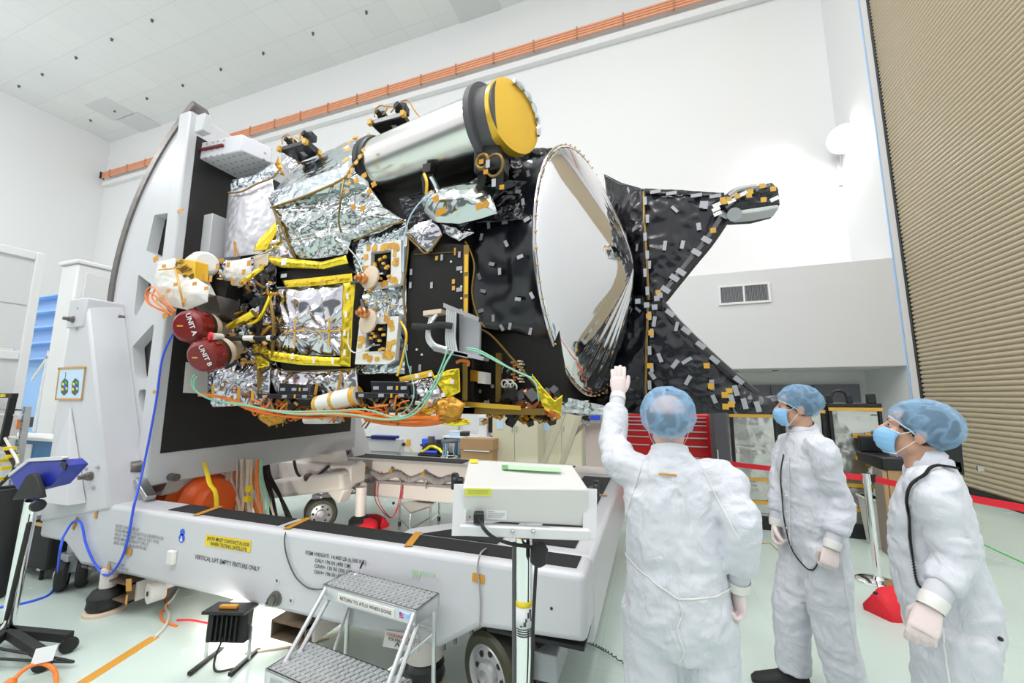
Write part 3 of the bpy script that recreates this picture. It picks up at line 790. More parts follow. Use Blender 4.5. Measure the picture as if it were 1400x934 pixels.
# wall outlet, blue plug and cords by the back wall
q = P(586, 606, 10.42); b = MB()
t = thing('extension_cord', (q.x, 10.42, 0), 'black power cord with blue plug hanging from the back wall', 'cord')
MB().box(q.x - .22, q.x + .2, 10.38, 10.5, q.z - .12, q.z + .13).build('blue_plug', 'blue_wire', t, bevel=.03)
pts = catmull([q + V(-.25, -.03, -.05), P(579, 612, 10.3), P(573, 622, 10.1), P(567, 627, 9.6), P(545, 626, 9.8), P(520, 624, 9.9), P(490, 622, 9.9), P(470, 620, 10.0)])
MB().tube([V(p.x, p.y, max(p.z, .03)) for p in pts], .028, 8).build('cord', 'black_rubber', t, smooth=True)
q = P(558, 605, 10.48)
t = thing('power_outlet', (q.x, 10.48, q.z), 'small outlet with red and yellow cords on the back wall', 'outlet')
MB().box(q.x - .07, q.x + .07, 10.46, 10.5, q.z - .09, q.z + .09).build('outlet_plate', 'tape_amber', t, bevel=.01)
for m, dx in (('orange_wire', -1.0), ('foil_yellow', .8)):
    pts = catmull([q + V(0, -.04, -.05), q + V(dx * .5, -.06, -.45), V(q.x + dx, 10.3, .05), V(q.x + dx * 1.6, 10.0, .04)])
    MB().tube(pts, .012, 6).build('outlet_cord', m, t, smooth=True)

# table frame and red bags on the floor behind the fixture
g = G(560, 736)
t = thing('low_table', (g.x, g.y, 0), 'low chrome-legged table frame on the floor behind the rear beam', 'table')
for px, py in ((560, 736), (546, 719), (588, 725), (600, 712)):
    gg = G(px, py); MB().cyl((gg.x, gg.y, .0), (gg.x, gg.y, .055), .022, n=10).build('foot', 'black_rubber', t)
    MB().cyl((gg.x, gg.y, .05), (gg.x, gg.y, .29), .014, n=10).build('leg', 'chrome', t, smooth=True)
l = [G(560, 736), G(546, 719), G(600, 712), G(588, 725)]
for i in (0, 2): MB().bar(l[i] + V(0, 0, .1), l[(i + 1) % 4] + V(0, 0, .1), .016).build('rail', 'chrome', t)
MB().bar(l[0] + V(0, 0, .1), l[3] + V(0, 0, .16), .016).build('rail', 'chrome', t)
MB().prism([v + V(0, 0, .285) for v in l], (0, 0, .02)).build('table_top', 'alu', t)
sandbag(G(482, 728), G(516, 727), .17, .24, 'red sandbag on the floor beside the far black jack foot')
sandbag(G(500, 716), G(526, 722), .15, .2, 'red sandbag lying behind the other one under the rear beam')
# ================================================================ left edge of the hall
# tall white cabinet tower
Xt = Q(107, 360, -10.4)
t = thing('cleanroom_tower', (-10.4, Xt.y, 0), 'tall white cabinet tower standing behind the white fixture column', 'cabinet')
far = Q(157, 375, -10.4)
xl = P(85, 361, Xt.y).x; zt = Xt.z
MB().box(xl, -10.4, Xt.y, far.y + .4, 0, zt).build('tower_body', 'wall_paint', t, bevel=.03)
MB().box(-10.4, -10.37, Xt.y + .12, far.y + .3, .3, zt - .15).build('side_panel', 'duct_paint', t, bevel=.01)
MB().box(xl - .04, -10.36, Xt.y - .04, far.y + .44, zt, zt + .08).build('top_cap', 'wall_paint', t, bevel=.02)
# white framed partition
Xp_ = -8.6
c = Q(62, 348, Xp_); zt = c.z; yf = c.y; yn = yf - 4.0
t = thing('partition_wall', (Xp_, yf - 1.6, 0), 'white framed grey panel partition at the left edge of the hall', 'partition')
zs = [0.25, Q(36, 485, Xp_).z - .08, zt - .12]
for k in range(2):
    z0 = zs[k] + (.16 if k else 0); z1 = zs[k + 1]
    MB().box(Xp_ - .03, Xp_, yn, yf - .08, z0, z1).build('panel', 'duct_paint', t)
MB().box(Xp_ - .06, Xp_ + .04, yf - .10, yf, 0, zt).build('frame_post', 'wall_paint', t, bevel=.01)
MB().box(Xp_ - .06, Xp_ + .04, yn, yn + .10, 0, zt).build('frame_post', 'wall_paint', t, bevel=.01)
for z in (.12, zs[1], zt - .12): MB().box(Xp_ - .057, Xp_ + .037, yn + .1, yf - .1, z, z + .117).build('frame_rail', 'wall_paint', t, bevel=.01)
MB().box(Xp_, Xp_ + .006, yn, yf - .1, (zs[1] + zt) / 2 - .012, (zs[1] + zt) / 2).build('panel_joint', 'tape_grey', t)
# blue shelving between partition and tower
Yb = 7.4
a, c = P(40, 405, Yb), P(76, 405, Yb); zt = P(60, 404, Yb).z
t = thing('blue_shelving', ((a.x + c.x) / 2, Yb + .3, 0), 'pale blue shelving between the partition and the white tower', 'shelving')
MB().box(a.x - .5, c.x + .1, Yb + .3, Yb + .5, 0, zt).build('back_panel', 'sky_blue', t)
for k in range(5):
    z = zt - .06 - k * .55
    MB().box(a.x - .5, c.x + .1, Yb, Yb + .3, z, z + .06).build('shelf', 'sky_blue', t, bevel=.01)
MB().bar(P(46, 590, Yb - .1), P(67, 480, Yb - .1), .06).build('brace', 'wall_paint', t)
MB().bar(P(44, 520, Yb - .1), P(68, 485, Yb - .1), .06).build('brace', 'wall_paint', t)
MB().box(a.x - .6, a.x - .52, Yb, Yb + .08, 0, zt).build('post', 'wall_paint', t)

# equipment rack made of rails, black arm
Y = 2.95
t = thing('equipment_rack', P(15, 700, Y), 'open rack of white rails and a perforated steel post at the left edge', 'rack'); t.location.z = 0
pa, pc = P(38, 556, Y), P(20, 690, Y)
MB().box(pa.x - .03, pa.x + .03, Y - .03, Y + .03, 0.0, pa.z).build('post', 'alu', t)
b = MB()
for k in range(12): b.box(pa.x - .008, pa.x + .008, Y - .034, Y - .03, .25 + k * .105, .27 + k * .105)
b.build('post_holes', 'black_matte', t)
x0 = P(-30, 560, Y).x
MB().box(x0, x0 + .06, Y - .03, Y + .03, 0, pa.z + .2).build('post', 'alu', t)
for y, m in ((567, 'cable_white'), (597, 'cable_white'), (619, 'cable_white'), (560, 'steel')):
    z = P(20, y, Y).z
    MB().tube([(x0, Y - .06, z), (pa.x + (.02 if m != 'steel' else .05), Y - .06, z)], .018 if m != 'steel' else .012, 10).build('rail', m, t, smooth=True)
MB().bar(P(19, 539, Y - .1), P(3, 610, Y - .1), .05, .07, (0, 1, 0)).bar(P(-20, 541, Y - .1), P(21, 541, Y - .1), .06).build('black_arm', 'black_paint', t, bevel=.006)
for q in (P(4, 541, Y - .14), P(13, 613, Y - .1), P(8, 640, Y - .1), P(16, 624, Y - .1), P(3, 630, Y - .1), P(6, 654, Y - .1)):
    MB().box(q.x - .04, q.x + .04, Y - .15, Y - .05, q.z - .02, q.z + .02).build('yellow_tag', 'yellow_label', t)
for q in (P(33, 580, Y + .2), P(44, 577, Y + .2)):
    MB().box(q.x - .03, q.x + .03, Y + .14, Y + .2, q.z - .07, q.z + .07).build('clamp', 'orange_wire' if q.x < P(38, 577, Y + .2).x else 'charcoal', t)
pts = catmull([P(0, 600, Y - .1), P(12, 622, Y - .1), P(20, 640, Y - .15), P(8, 655, Y - .1), P(-5, 668, Y - .1)])
MB().tube(pts, .02, 8).build('hose', 'black_rubber', t, smooth=True)
MB().tube([p + V(.05, 0, .06) for p in pts], .016, 8).build('hose', 'cable_white', t, smooth=True)
# dark blue cupboard behind the rack
a, c = P(12, 600, 3.2), P(64, 600, 3.2)
t = thing('low_cupboard', ((a.x + c.x) / 2, 3.36, 0), 'dark blue and white low cupboard behind the rack at left', 'cupboard')
zt = P(40, 597, 3.2).z
MB().box(a.x - .5, c.x + .2, 3.2, 3.52, .0, zt - .05).build('cupboard_body', 'blue_steel', t)
MB().box(a.x - .55, c.x + .25, 3.17, 3.55, zt - .05, zt).build('cupboard_top', 'wall_paint', t, bevel=.01)
for k in range(4): MB().box(a.x - .45 + k * .3, a.x - .22 + k * .3, 3.18, 3.2, .1, zt - .1).build('cupboard_door', 'wall_paint' if k % 2 else 'blue_steel', t, bevel=.006)
a = P(54, 620, 3.6)
t = thing('junction_box', (a.x, 3.6, a.z - .15), 'black electrical box hanging behind the blue ionizer head', 'box')
MB().box(a.x - .11, a.x + .11, 3.6, 3.75, a.z - .12, a.z + .12).build('box_body', 'black_matte', t, bevel=.01)
MB().box(a.x - .1, a.x + .1, 3.59, 3.6, a.z - .11, a.z + .11).build('box_cover', 'black_paint', t, bevel=.006)
MB().box(a.x - .015, a.x + .015, 3.7, 3.73, 0, a.z - .1).build('box_post', 'charcoal', t)

# black wheeled crate
g = G(56, 792); Y = g.y
x1 = -5.46; x0 = P(-60, 745, Y).x; zt = P(40, 705, Y).z
t = thing('wheeled_crate', ((x0 + x1) / 2, Y + .35, 0), 'black wheeled crate with grey lid on the floor at left', 'crate')
MB().box(x0, x1, Y - .05, Y + .6, .11, zt).build('crate_body', 'black_matte', t, bevel=.02)
MB().box(x0 - .02, x1 - .25, Y - .07, Y + .62, zt, zt + .05).build('crate_lid', 'tape_grey', t, bevel=.01)
MB().box(x1 - .35, x1 - .1, Y - .058, Y - .05, zt - .05, zt - .02).build('tape_strip', 'tape_amber', t)
for x in (x0 + .15, g.x):
    for y in (Y, Y + .5):
        MB().lathe([(.03, -.016), (.046, -.014), (.046, .014), (.03, .016)], (x, y, .047), (.4, 1, 0), 16).build('caster', 'black_rubber', t, smooth=True)
        MB().box(x - .03, x + .03, y - .03, y + .03, .085, .11).build('caster_plate', 'steel', t)
a = P(6, 700, 2.0)
t = thing('waste_bin', (a.x, 2.0, 0), 'tall narrow black bin at the left picture edge beside the blue ionizer', 'bin')
MB().lathe([(.001, .0), (.09, 0), (.11, .02), (.125, P(6, 668, 2.0).z), (.11, P(6, 668, 2.0).z), (.1, .1)], (a.x - .05, 2.0, 0), (0, 0, 1), 24, False).build('bin_body', 'black_matte', t, smooth=True)
MB().torus((a.x - .05, 2.0, P(6, 668, 2.0).z), (0, 0, 1), .118, .01).build('bin_rim', 'black_paint', t, smooth=True)

# blue ionizer on a chrome wheeled stand
g = G(6, 884); Y = g.y
top = P(43, 690, Y)
t = thing('air_ionizer', (g.x, Y, 0), 'blue hexagonal air ionizer on a chrome pole with black wheeled base', 'ionizer')
Yh = Y - .05
fr = [P(11.5, 652, Yh), P(26, 675, Yh), P(67, 665, Yh), P(92.5, 637, Yh), P(84, 629, Yh), P(38.5, 631.5, Yh)]
d = Vector((.03, .10, .0))
b = MB(); b.prism(fr, d); b.build('ionizer_shell', 'blue_paint', t, bevel=.008)
b = MB(); b.prism([P(11, 652, Yh - .01), P(38, 631.5, Yh - .01), P(84, 629, Yh - .01), P(87, 626, Yh - .01), P(82, 624.5, Yh - .01), P(38, 627, Yh - .01), P(11.5, 648, Yh - .01)], (0, .03, 0)); b.build('top_plate', 'duct_paint', t)
b = MB(); b.prism([P(86, 630, Yh - .006), P(93, 634, Yh - .006), P(91, 643, Yh - .006), P(85, 636, Yh - .006)], (0, -.01, 0)); b.build('end_cap', 'black_paint', t)
b = MB(); b.prism([P(24, 683, Yh - .02), P(65, 680, Yh - .02), P(62, 665, Yh - .02), P(56, 649, Yh - .02), P(49, 646, Yh - .02), P(43, 650, Yh - .02)], (0, -.03, 0)); b.build('yoke', 'black_matte', t, bevel=.008)
pt = P(44, 684, Yh - .02)
MB().cyl((pt.x, pt.y, pt.z), (g.x, Y, .10), .036, n=20).build('pole', 'chrome', t, smooth=True)
MB().cyl((pt.x + .06, pt.y - .02, pt.z - .14), (g.x + .05, Y - .03, .2), .014, n=10).build('cable_guide', 'black_rubber', t)
k_ = P(58, 691, Yh - .02)
MB().lathe([(.012, 0), (.012, .05), (.036, .055), (.042, .07), (.036, .09), (.001, .095)], (k_.x - .09, k_.y, k_.z), (1, -.2, 0), 16).build('knob', 'black_paint', t, smooth=True)
for px, py, ang in ((96, 869, 0), (60, 893, 0), (-40, 905, 0), (-60, 860, 0)):
    e = G(px, py, .11); e2 = G(px, py + 20, 0)
    MB().bar((g.x, Y, .10), (e.x, e.y, .10), .05, .06).build('leg', 'black_matte', t, bevel=.006)
    MB().lathe([(.02, -.02), (.045, -.018), (.05, 0), (.045, .018), (.02, .02)], (e.x, e.y, .05), (.8, -.5, 0), 18).build('caster', 'black_rubber', t, smooth=True)
MB().tube(catmull([(g.x, Y - .03, .16), (g.x + .12, Y - .16, .13), G(88, 902, .05), G(84, 905, .04), (g.x + .2, Y - .2, .08)]), .008, 6).build('cord', 'black_rubber', t, smooth=True)
q = G(41, 910, .1); MB().prism([q, q + V(.11, .05, .02), q + V(.10, .07, .10), q + V(-.01, .02, .08)], (0, .004, 0)).build('paper_tag', 'paper', t)

# orange hose loop at the lower left
pts = catmull([G(-10, 950, .02), G(14, 934, .05), G(34, 915, .09), G(55, 907, .1), G(72, 914, .08), G(77, 930, .03), G(74, 955, .02)])
tag(MB().tube(pts, [.028] * 8 + [.012] * (len(pts) - 8), 10).build('hose', 'orange_wire', None, smooth=True), 'orange-red hose looping on the floor at the lower left corner', 'hose')

# cables on the floor
def floor_cable(name, px, r, m, label, z=None, k=8):
    pts = catmull([G(x, y, r) for x, y in px], k)
    return tag(MB().tube(pts, r, 8).build(name, m, None, smooth=True), label, 'cable', 'cables on the floor')
floor_cable('floor_cable', [(242, 856), (222, 848), (221, 836), (229, 831), (226, 818), (230, 806)], .008, 'orange_wire', 'red cable curling on the floor beneath the front beam')
floor_cable('floor_cable', [(212, 871), (226, 856), (231, 840), (226, 830), (236, 818), (243, 806)], .009, 'cable_white', 'white cable from the orange floor tape to the front beam')
floor_cable('floor_cable', [(242, 848), (262, 848), (290, 853), (340, 858)], .007, 'red_cap_light', 'thin red cable on the floor behind the black work lamp')
floor_cable('floor_cable', [(335, 893), (370, 888), (410, 882), (450, 872)], .008, 'cable_beige', 'beige cable running from the work lamp toward the step stool')
pts = [];
a, c = G(797, 874, .02), G(840, 899, .02)
q = catmull([a + V(-.02, .02, .12), a, a.lerp(c, .5), c, c + V(.25, -.2, 0)], 30)
hel = []
for i, p_ in enumerate(q):
    an = i * 1.25; hel.append(p_ + V(.008 * math.cos(an), .0, .008 + .008 * math.sin(an)))
tag(MB().tube(hel, .004, 6).build('coiled_cord', 'charcoal', None, smooth=True), 'dark coiled cord on the floor between fixture and first man', 'cord')

# work lamp
g = G(310, 905)
t = thing('work_lamp', (g.x, g.y, 0), 'black flood work lamp on a low stand shining under the front beam', 'lamp')
hd = Vector((-.30, .94, -.05)).normalized(); sd = Vector((hd.y, -hd.x, 0)).normalized(); upv = sd.cross(hd)
hc = Vector((g.x, g.y, .225))
b = MB(); b.obox(hc, hd, sd, upv, .07, .27, .19); b.build('lamp_housing', 'black_matte', t, bevel=.012)
b = MB()
for k in range(6): b.obox(hc - hd * .045 + sd * (-.08 + .032 * k), hd, sd, upv, .03, .008, .15)
b.build('cooling_fins', 'black_paint', t)
b = MB(); b.obox(hc + upv * .105 - hd * .01, hd, sd, upv, .15, .29, .02); b.build('visor', 'black_paint', t, bevel=.004)
b = MB(); b.obox(hc + hd * .037, hd, sd, upv, .004, .22, .15); b.build('lens', 'lamp_glow', t)
for s in (-1, 1):
    MB().bar(hc + sd * (s * .145), Vector((g.x, g.y, .02)) + sd * (s * .145), .012, .02).build('stand_arm', 'alu', t)
    MB().bar(Vector((g.x, g.y, .012)) + sd * (s * .13) - hd * .15, Vector((g.x, g.y, .012)) + sd * (s * .13) + hd * .13, .024, .02).build('foot', 'black_matte', t)
b = MB(); b.obox(hc + upv * .125 - hd * .03, hd, sd, upv, .03, .12, .02); b.build('orange_clip', 'tape_orange', t, bevel=.004)
MB().tube(catmull([hc - hd * .05 - upv * .05, Vector((g.x - .03, g.y - .06, .05)), Vector((g.x + .05, g.y - .1, .012)), Vector((g.x + .15, g.y - .02, .012))]), .007, 6).build('cord', 'black_rubber', t, smooth=True)
WORK = (hc + hd * .06, hd)
# ================================================================ white tilting fixture on its wheeled base
FX = thing('tilting_fixture', (-2.9, 3.8, 0), 'big white wheeled tilting fixture that carries the foil wrapped spacecraft', 'fixture')
YF = 2.2
def prism_holes(b, loops, vec):
    """solid plate with openings: outer loop first"""
    vec = Vector(vec); loops = [[Vector(p) for p in l] for l in loops]
    flat = [p for l in loops for p in l]; tris = tessellate_polygon(loops)
    n = len(flat); f = [tuple(t) for t in tris] + [tuple(i + n for i in reversed(t)) for t in tris]
    o = 0
    for l in loops:
        k = len(l)
        f += [(o + i, o + (i + 1) % k, n + o + (i + 1) % k, n + o + i) for i in range(k)]; o += k
    return b.add(flat + [p + vec for p in flat], f)

ztop = .83
xl, xr = -5.38, -.37
x1, x2 = P(88, 740, YF).x, P(107, 785, YF).x
x3, x4 = P(600, 886, YF).x, P(655, 855, YF).x
def side_beam(y0, y1):
    pr = [(xl, .46), (x1, .46), (x2, .31), (x3, .32), (x4, .47), (xr, .50), (xr, ztop), (xl, ztop)]
    b = MB(); b.prism([(x, y0, z) for x, z in pr], (0, y1 - y0, 0)); return b
side_beam(YF, 2.47).build('front_beam', 'white_paint', FX, bevel=.035, seg=3)
side_beam(4.95, 5.48).build('rear_beam', 'cream_bounce_paint', FX, bevel=.035, seg=3)  # white beam; the pink of bounced light is put into its colour
for a, c in ((xr - .56, xr), (xl, xl + .38)):
    b = MB(); b.box(a, c, 2.45, 4.97, .36, ztop - .004); b.build('cross_beam', 'white_paint', FX, bevel=.03)
# corner gussets
for xs, ys in ((xr - .56, 2.47), (xr - .56, 4.95)):
    s = 1 if ys < 3 else -1
    b = MB(); b.prism([(xs - .75, ys, .5), (xs, ys, .5), (xs, ys + s * .75, .5), (xs - .12, ys + s * .75, .5), (xs - .75, ys + s * .12, .5)], (0, 0, .31)); b.build('corner_gusset', 'white_paint', FX, bevel=.01)
    b = MB(); b.prism([(xs - .6, ys + s * .03, .812), (xs - .05, ys + s * .03, .812), (xs - .05, ys + s * .58, .812)], (0, 0, .006)); b.build('grip_pad', 'black_pad', FX)
# anti-slip pads on the beam tops
for a, c, y0, y1 in ((-3.75, P(386, 718, 2.3).x, 2.265, 2.43), (P(394, 720, 2.3).x, xr - .06, 2.265, 2.43), (-4.4, -2.5, 5.05, 5.38), (-2.4, -1.0, 5.05, 5.38)):
    MB().box(a, c, y0, y1, ztop, ztop + .005).build('grip_pad', 'black_pad', FX)
for y0, y1 in ((2.55, 3.85), (3.95, 4.75)):
    MB().box(xr - .42, xr - .12, y0, y1, ztop, ztop + .005).build('grip_pad', 'black_pad', FX)
b = MB(); b.box(x4 + .04, xr - .02, YF + .02, YF + .26, .455, .475)
b.build('underside_plate', 'black_matte', FX)

# front and rear columns that carry the bearings
def column(y0, y1):
    t = [(xl + .01, .56), (P(190, 690, YF).x - .18, .80), (P(152, 694, YF).x, .83), (P(121, 412, YF).x, 2.66), (P(105, 412, YF).x - .02, 2.66)]
    pr = [(xl + .01, .60), (P(152, 694, YF).x, .80), (P(121, 412, YF).x, 2.66), (xl + .01, 2.66)]
    b = MB()
    lo = [(x, y0, z) for x, z in pr]
    hi = [(pr[0][0], y1, pr[0][1]), (pr[1][0] + .03, y1, pr[1][1]), (pr[2][0] + .03, y1, pr[2][1]), (pr[3][0], y1, pr[3][1])]
    b.hexa([lo[0], lo[1], hi[1], hi[0], lo[3], lo[2], hi[2], hi[3]]); return b
col = column(YF - .015, YF + .27).build('front_column', 'white_paint', FX, bevel=.02)
column(5.22, 5.5).build('rear_column', 'white_paint', FX, bevel=.02)
b = MB(); a = P(97, 556, YF - .02)
l, r = P(74, 690, YF - .02), P(117, 690, YF - .02)
b.add([a, (l.x, YF - .02, .83), (r.x, YF - .02, .83), (l.x + .03, YF - .13, .83), (r.x - .02, YF - .13, .83), (a.x, YF - .03, a.z - .03)], [(0, 1, 3, 5), (0, 5, 4, 2), (5, 3, 4), (1, 2, 4, 3), (0, 2, 1)])
b.build('column_rib', 'white_paint', col)
b = MB(); c0, c1 = P(105, 412, YF), P(121, 412, YF); b.box(xl - .01, c1.x + .03, YF - .03, YF + .29, 2.40, 2.69); b.build('bearing_cap', 'white_paint', col, bevel=.015)
for px, py, rr in ((102, 437, .045), (124, 651, .05)):
    q = P(px, py, YF - .02)
    b = MB(); rr *= .75; b.lathe([(rr, 0), (rr, .02), (rr * .75, .025), (rr * .75, .045), (rr * .5, .05), (rr * .5, .08), (.001, .08)], q, (0, -1, 0), 18); b.build('bearing_pin', 'steel_dark', col, smooth=True)
for px, py in ((108, 422), (105, 450), (118, 641), (134, 639), (128, 667)):
    q = P(px, py, YF - .02); MB().cyl(q, q + V(0, -.012, 0), .014, n=10).build('bolt', 'steel', col)

# tilting sector: side plates, gear track, table
SC, SR = V(-2.92, 0, 2.82), 2.375
def arc(r, y, a0, a1, n=40): return [V(SC.x + r * math.cos(a0 + (a1 - a0) * i / n), y, SC.z + r * math.sin(a0 + (a1 - a0) * i / n)) for i in range(n + 1)]
XT = -4.36
ac = math.acos((XT - .03 - SC.x) / SR)            # chord angle
a0, a1 = ac, 2 * PI - ac
yp = 2.46
def hole(pts): return [P(x, y, yp) for x, y in pts]
holes = [hole([(211, 294), (231, 291), (226, 350), (221, 353), (200, 343)]), hole([(189, 375), (206, 388), (207, 393), (186, 433), (183, 430)]),
         hole([(209, 443), (212, 447), (204, 514), (200, 518), (187, 518), (184, 512), (181, 474)]), hole([(190, 533), (199, 532), (201, 538), (197, 564), (194, 564), (189, 542)])]
def rnd_poly(l, r=.02):
    out = []
    for i in range(len(l)):
        p, a, c = l[i], l[i - 1], l[(i + 1) % len(l)]
        ra = min(r, (a - p).length * .4); rc = min(r, (c - p).length * .4)
        A = p + (a - p).normalized() * ra; C = p + (c - p).normalized() * rc
        out += [A, A.lerp(p, .5).lerp(p.lerp(C, .5), .5), C]
    return out
b = MB(); prism_holes(b, [arc(SR, yp, a0, a1)] + [rnd_poly(h) for h in holes], (0, .10, 0))
sec = b.build('side_plate', 'white_paint', FX, smooth=True)
b = MB(); prism_holes(b, [arc(SR, 5.02, a0 + .22, a1)], (0, .10, 0)); b.build('side_plate', 'white_paint', FX, smooth=True)
for y in (yp - .02, 4.99):
    b = MB(); s0 = a0 - .03 if y < 3 else a0 + .22; o_ = arc(SR + .075, y, s0, a1 + .02); i_ = arc(SR, y, s0, a1 + .02)
    n = len(o_); w = V(0, .15, 0)
    vs = o_ + i_ + [p + w for p in o_] + [p + w for p in i_]; f = []
    for k in range(n - 1):
        f += [(k, k + 1, n + k + 1, n + k), (2 * n + k, 3 * n + k, 3 * n + k + 1, 2 * n + k + 1), (k, 2 * n + k, 2 * n + k + 1, k + 1), (n + k, n + k + 1, 3 * n + k + 1, 3 * n + k)]
    f += [(0, n, 3 * n, 2 * n), (n - 1, 3 * n - 1, 4 * n - 1, 2 * n - 1)]
    b.add(vs, f); b.build('gear_track', 'steel_dark', FX, smooth=True)
    b = MB(); b.prism([V(p.x, yp + .16, p.z) for p in arc(SR - .03, yp, a0 + .02, a1 - .02)], (0, .02, 0)) if y < 3 else None
    if y < 3: b.build('shade_sheet', 'shade_grey', FX)  # grey sheet added behind the plate openings, stands for the shade inside
    # inner flange that stiffens the plate behind the track
b = MB(); i2 = arc(SR - .16, yp + .1, a0 + .12, a1 - .12)
b.tube(i2, .02, 8); b.build('cable_loop', 'black_rubber', FX, smooth=True)
# table: white frame with black inset
TY0, TY1, TZ0, TZ1 = 2.425, 5.12, .93, 4.66
b = MB(); b.box(XT - .17, XT, TY0, TY1, TZ0, TZ1); tb = b.build('table_frame', 'white_paint', FX, bevel=.015)
b = MB(); ybl = Q(219, 620, XT + .004); ybr = Q(463, 598, XT + .004)
zb0 = Q(219, 620, XT + .004).z
b.box(XT, XT + .006, ybl.y, 5.0, zb0, 4.43); b.build('table_face', 'black_plate', FX)
b = MB(); q = P(277, 168, 2.44); b.box(q.x - .08, q.x + .05, 2.42, 2.5, q.z - .10, q.z + .09); b.build('stop_block', 'white_paint', FX, bevel=.01)
# mounting block and cover panel on the black face
q0, q1 = Q(278, 285, XT + .02), Q(275, 348, XT + .02)
b = MB(); b.box(XT + .006, XT + .14, q0.y + .02, q0.y + .6, q1.z - .05, q0.z - .06); b.build('mount_block', 'white_paint', FX, bevel=.006)
b = MB(); b.prism([Q(254, 495, XT + .008), Q(288, 503, XT + .008), Q(287, 539, XT + .008), Q(250, 537, XT + .008)], (.006, 0, 0)); b.build('cover_panel', 'blanket_white', FX)
# orange tape pieces on the frame
tp = []
for px, py, w, h in ((247, 288, .10, .03), (213, 536, .085, .03), (217, 385, .07, .02)):
    q = P(px, py, TY0 - .004); tp.append((q, (1, 0, 0), (0, 0, 1), w, h))
for px, py, w, h, an in ((131, 699, .035, .12, .1), (117, 692, .11, .03, .5), (102, 716, .03, .11, -.4), (148, 780, .035, .10, .1), (175, 754, .08, .06, -.15)):
    q = P(px, py, YF - .006); u = V(math.cos(an), 0, math.sin(an)); tp.append((q, u, V(-u.z, 0, u.x), w, h))
patches('tape_piece', tp, 'tape_orange', FX)
tp = []
for px, py, an in ((258, 705, .3), (388, 722, .2), (553, 744, .3)):
    q = G(px, py, ztop + .008); q.y = 2.345; tp.append((q, (math.cos(an), math.sin(an), 0), (-math.sin(an), math.cos(an), 0), .05, .25))
for y in (3.9, 3.1): tp.append((V(xr - .25, y, ztop + .008), (1, .1, 0), (-.1, 1, 0), .36, .04))
patches('tape_piece', tp, 'tape_orange', FX)
q = P(654, 791, YF - .004); patches('orange_label', [(q, (1, 0, -.06), (0.06, 0, 1), .075, .045)], 'tape_orange', FX)

for px, py in ((158, 434), (157, 457)):
    q = P(px, py, 2.40); b = MB(); b.lathe([(.001, 0), (.028, 0), (.036, .01), (.036, .07), (.028, .08), (.001, .08)], q, (0, 1, 0), 18); b.build('guide_roller', 'steel_dark', FX, smooth=True)
# bearing shaft, drive box and housings at the foot of the sector
b = MB(); q = P(190, 638, 2.42); b.lathe([(.001, -.06), (.05, -.06), (.055, 0), (.055, .06), (.035, .065), (.035, .22), (.001, .22)], q, (.3, .95, 0), 20); b.build('track_roller', 'steel_dark', FX, smooth=True)
b = MB(); b.bar(P(190, 655, 2.40), P(206, 681, 2.38), .08, .05); b.build('drive_link', 'steel', FX, bevel=.006)
b = MB(); q = P(222, 663, 2.75); b.prism([(q.x - .3, 2.62, .8), (q.x + .22, 2.62, .8), (q.x + .26, 2.62, .95), (q.x + .1, 2.62, 1.14), (q.x - .3, 2.62, 1.14)], (0, .36, 0)); b.build('drive_housing', 'white_paint', FX, bevel=.02)
b = MB(); q = P(262, 655, 3.4); b.box(q.x - .1, q.x + .3, 3.15, 3.6, .8, 1.15); b.build('motor_housing', 'cream_bounce_paint', FX, bevel=.03)
b = MB(); q = P(232, 652, 2.62); b.cyl(q, q + V(.1, 0, 0), .035); b.build('motor_shaft', 'steel_dark', FX, smooth=True)
# cream gear train above the far caster
b = MB(); b.bar(V(xl + .2, 4.5, .72), V(-3.75, 4.5, .72), .3, .26); b.build('outrigger_arm', 'cream_bounce_paint', FX, bevel=.03)
c = P(425, 655, 4.4)
b = MB(); b.bar(P(372, 668, 4.35), P(478, 655, 4.35), .28, .24); b.build('gear_case', 'cream_bounce_paint', FX, bevel=.05)
b = MB(); b.prism([P(372, 628, 4.4), P(452, 618, 4.4), P(455, 640, 4.4), P(440, 655, 4.4), P(410, 655, 4.4), P(372, 645, 4.4)], (0, .3, 0)); b.build('gear_case', 'cream_bounce_paint', FX, bevel=.03)
b = MB(); b.prism([P(448, 640, 4.3), P(470, 672, 4.3), P(462, 690, 4.3), P(438, 664, 4.3)], (0, .2, 0)); b.build('link_arm', 'cream_bounce_paint', FX, bevel=.02)
b = MB(); b.tube(catmull([P(402, 630, 4.28), P(407, 648, 4.27), P(422, 657, 4.26), P(437, 648, 4.27), P(450, 637, 4.3)]), .018, 8); b.build('hydraulic_hose', 'black_rubber', FX, smooth=True)
b = MB(); q = P(424, 654, 4.28); b.lathe([(.07, 0), (.07, .05), (.03, .07), (.001, .07)], q, (0, -1, 0), 16); b.build('pivot_cap', 'steel_dark', FX, smooth=True)
b = MB(); b.bar(P(470, 650, 4.6), P(494, 636, 4.6), .12, .14); b.build('link_arm', 'cream_bounce_paint', FX, bevel=.02)
b = MB(); b.bar(P(470, 580, 5.16), P(490, 640, 5.16), .18, .26, (0, 1, 0)); b.build('rear_strut', 'white_paint', FX, bevel=.02)
q = P(477, 637, 4.55); b = MB(); b.ball(q, .05, 8); b.build('red_knob', 'red_cap_light', FX, smooth=True)
q = P(477, 644, 4.5); b = MB(); b.box(q.x - .05, q.x + .04, 4.48, 4.53, q.z - .05, q.z + .03); b.build('blue_tag', 'blue_steel', FX)
for px in (468, 474, 480):
    b = MB(); b.tube(catmull([P(px, 645, 4.5), P(px - 2, 662, 4.48), P(px + 8, 672, 4.48), P(px - 6, 676, 4.47)]), .008, 6); b.build('thin_wire', 'black_rubber', FX, smooth=True)

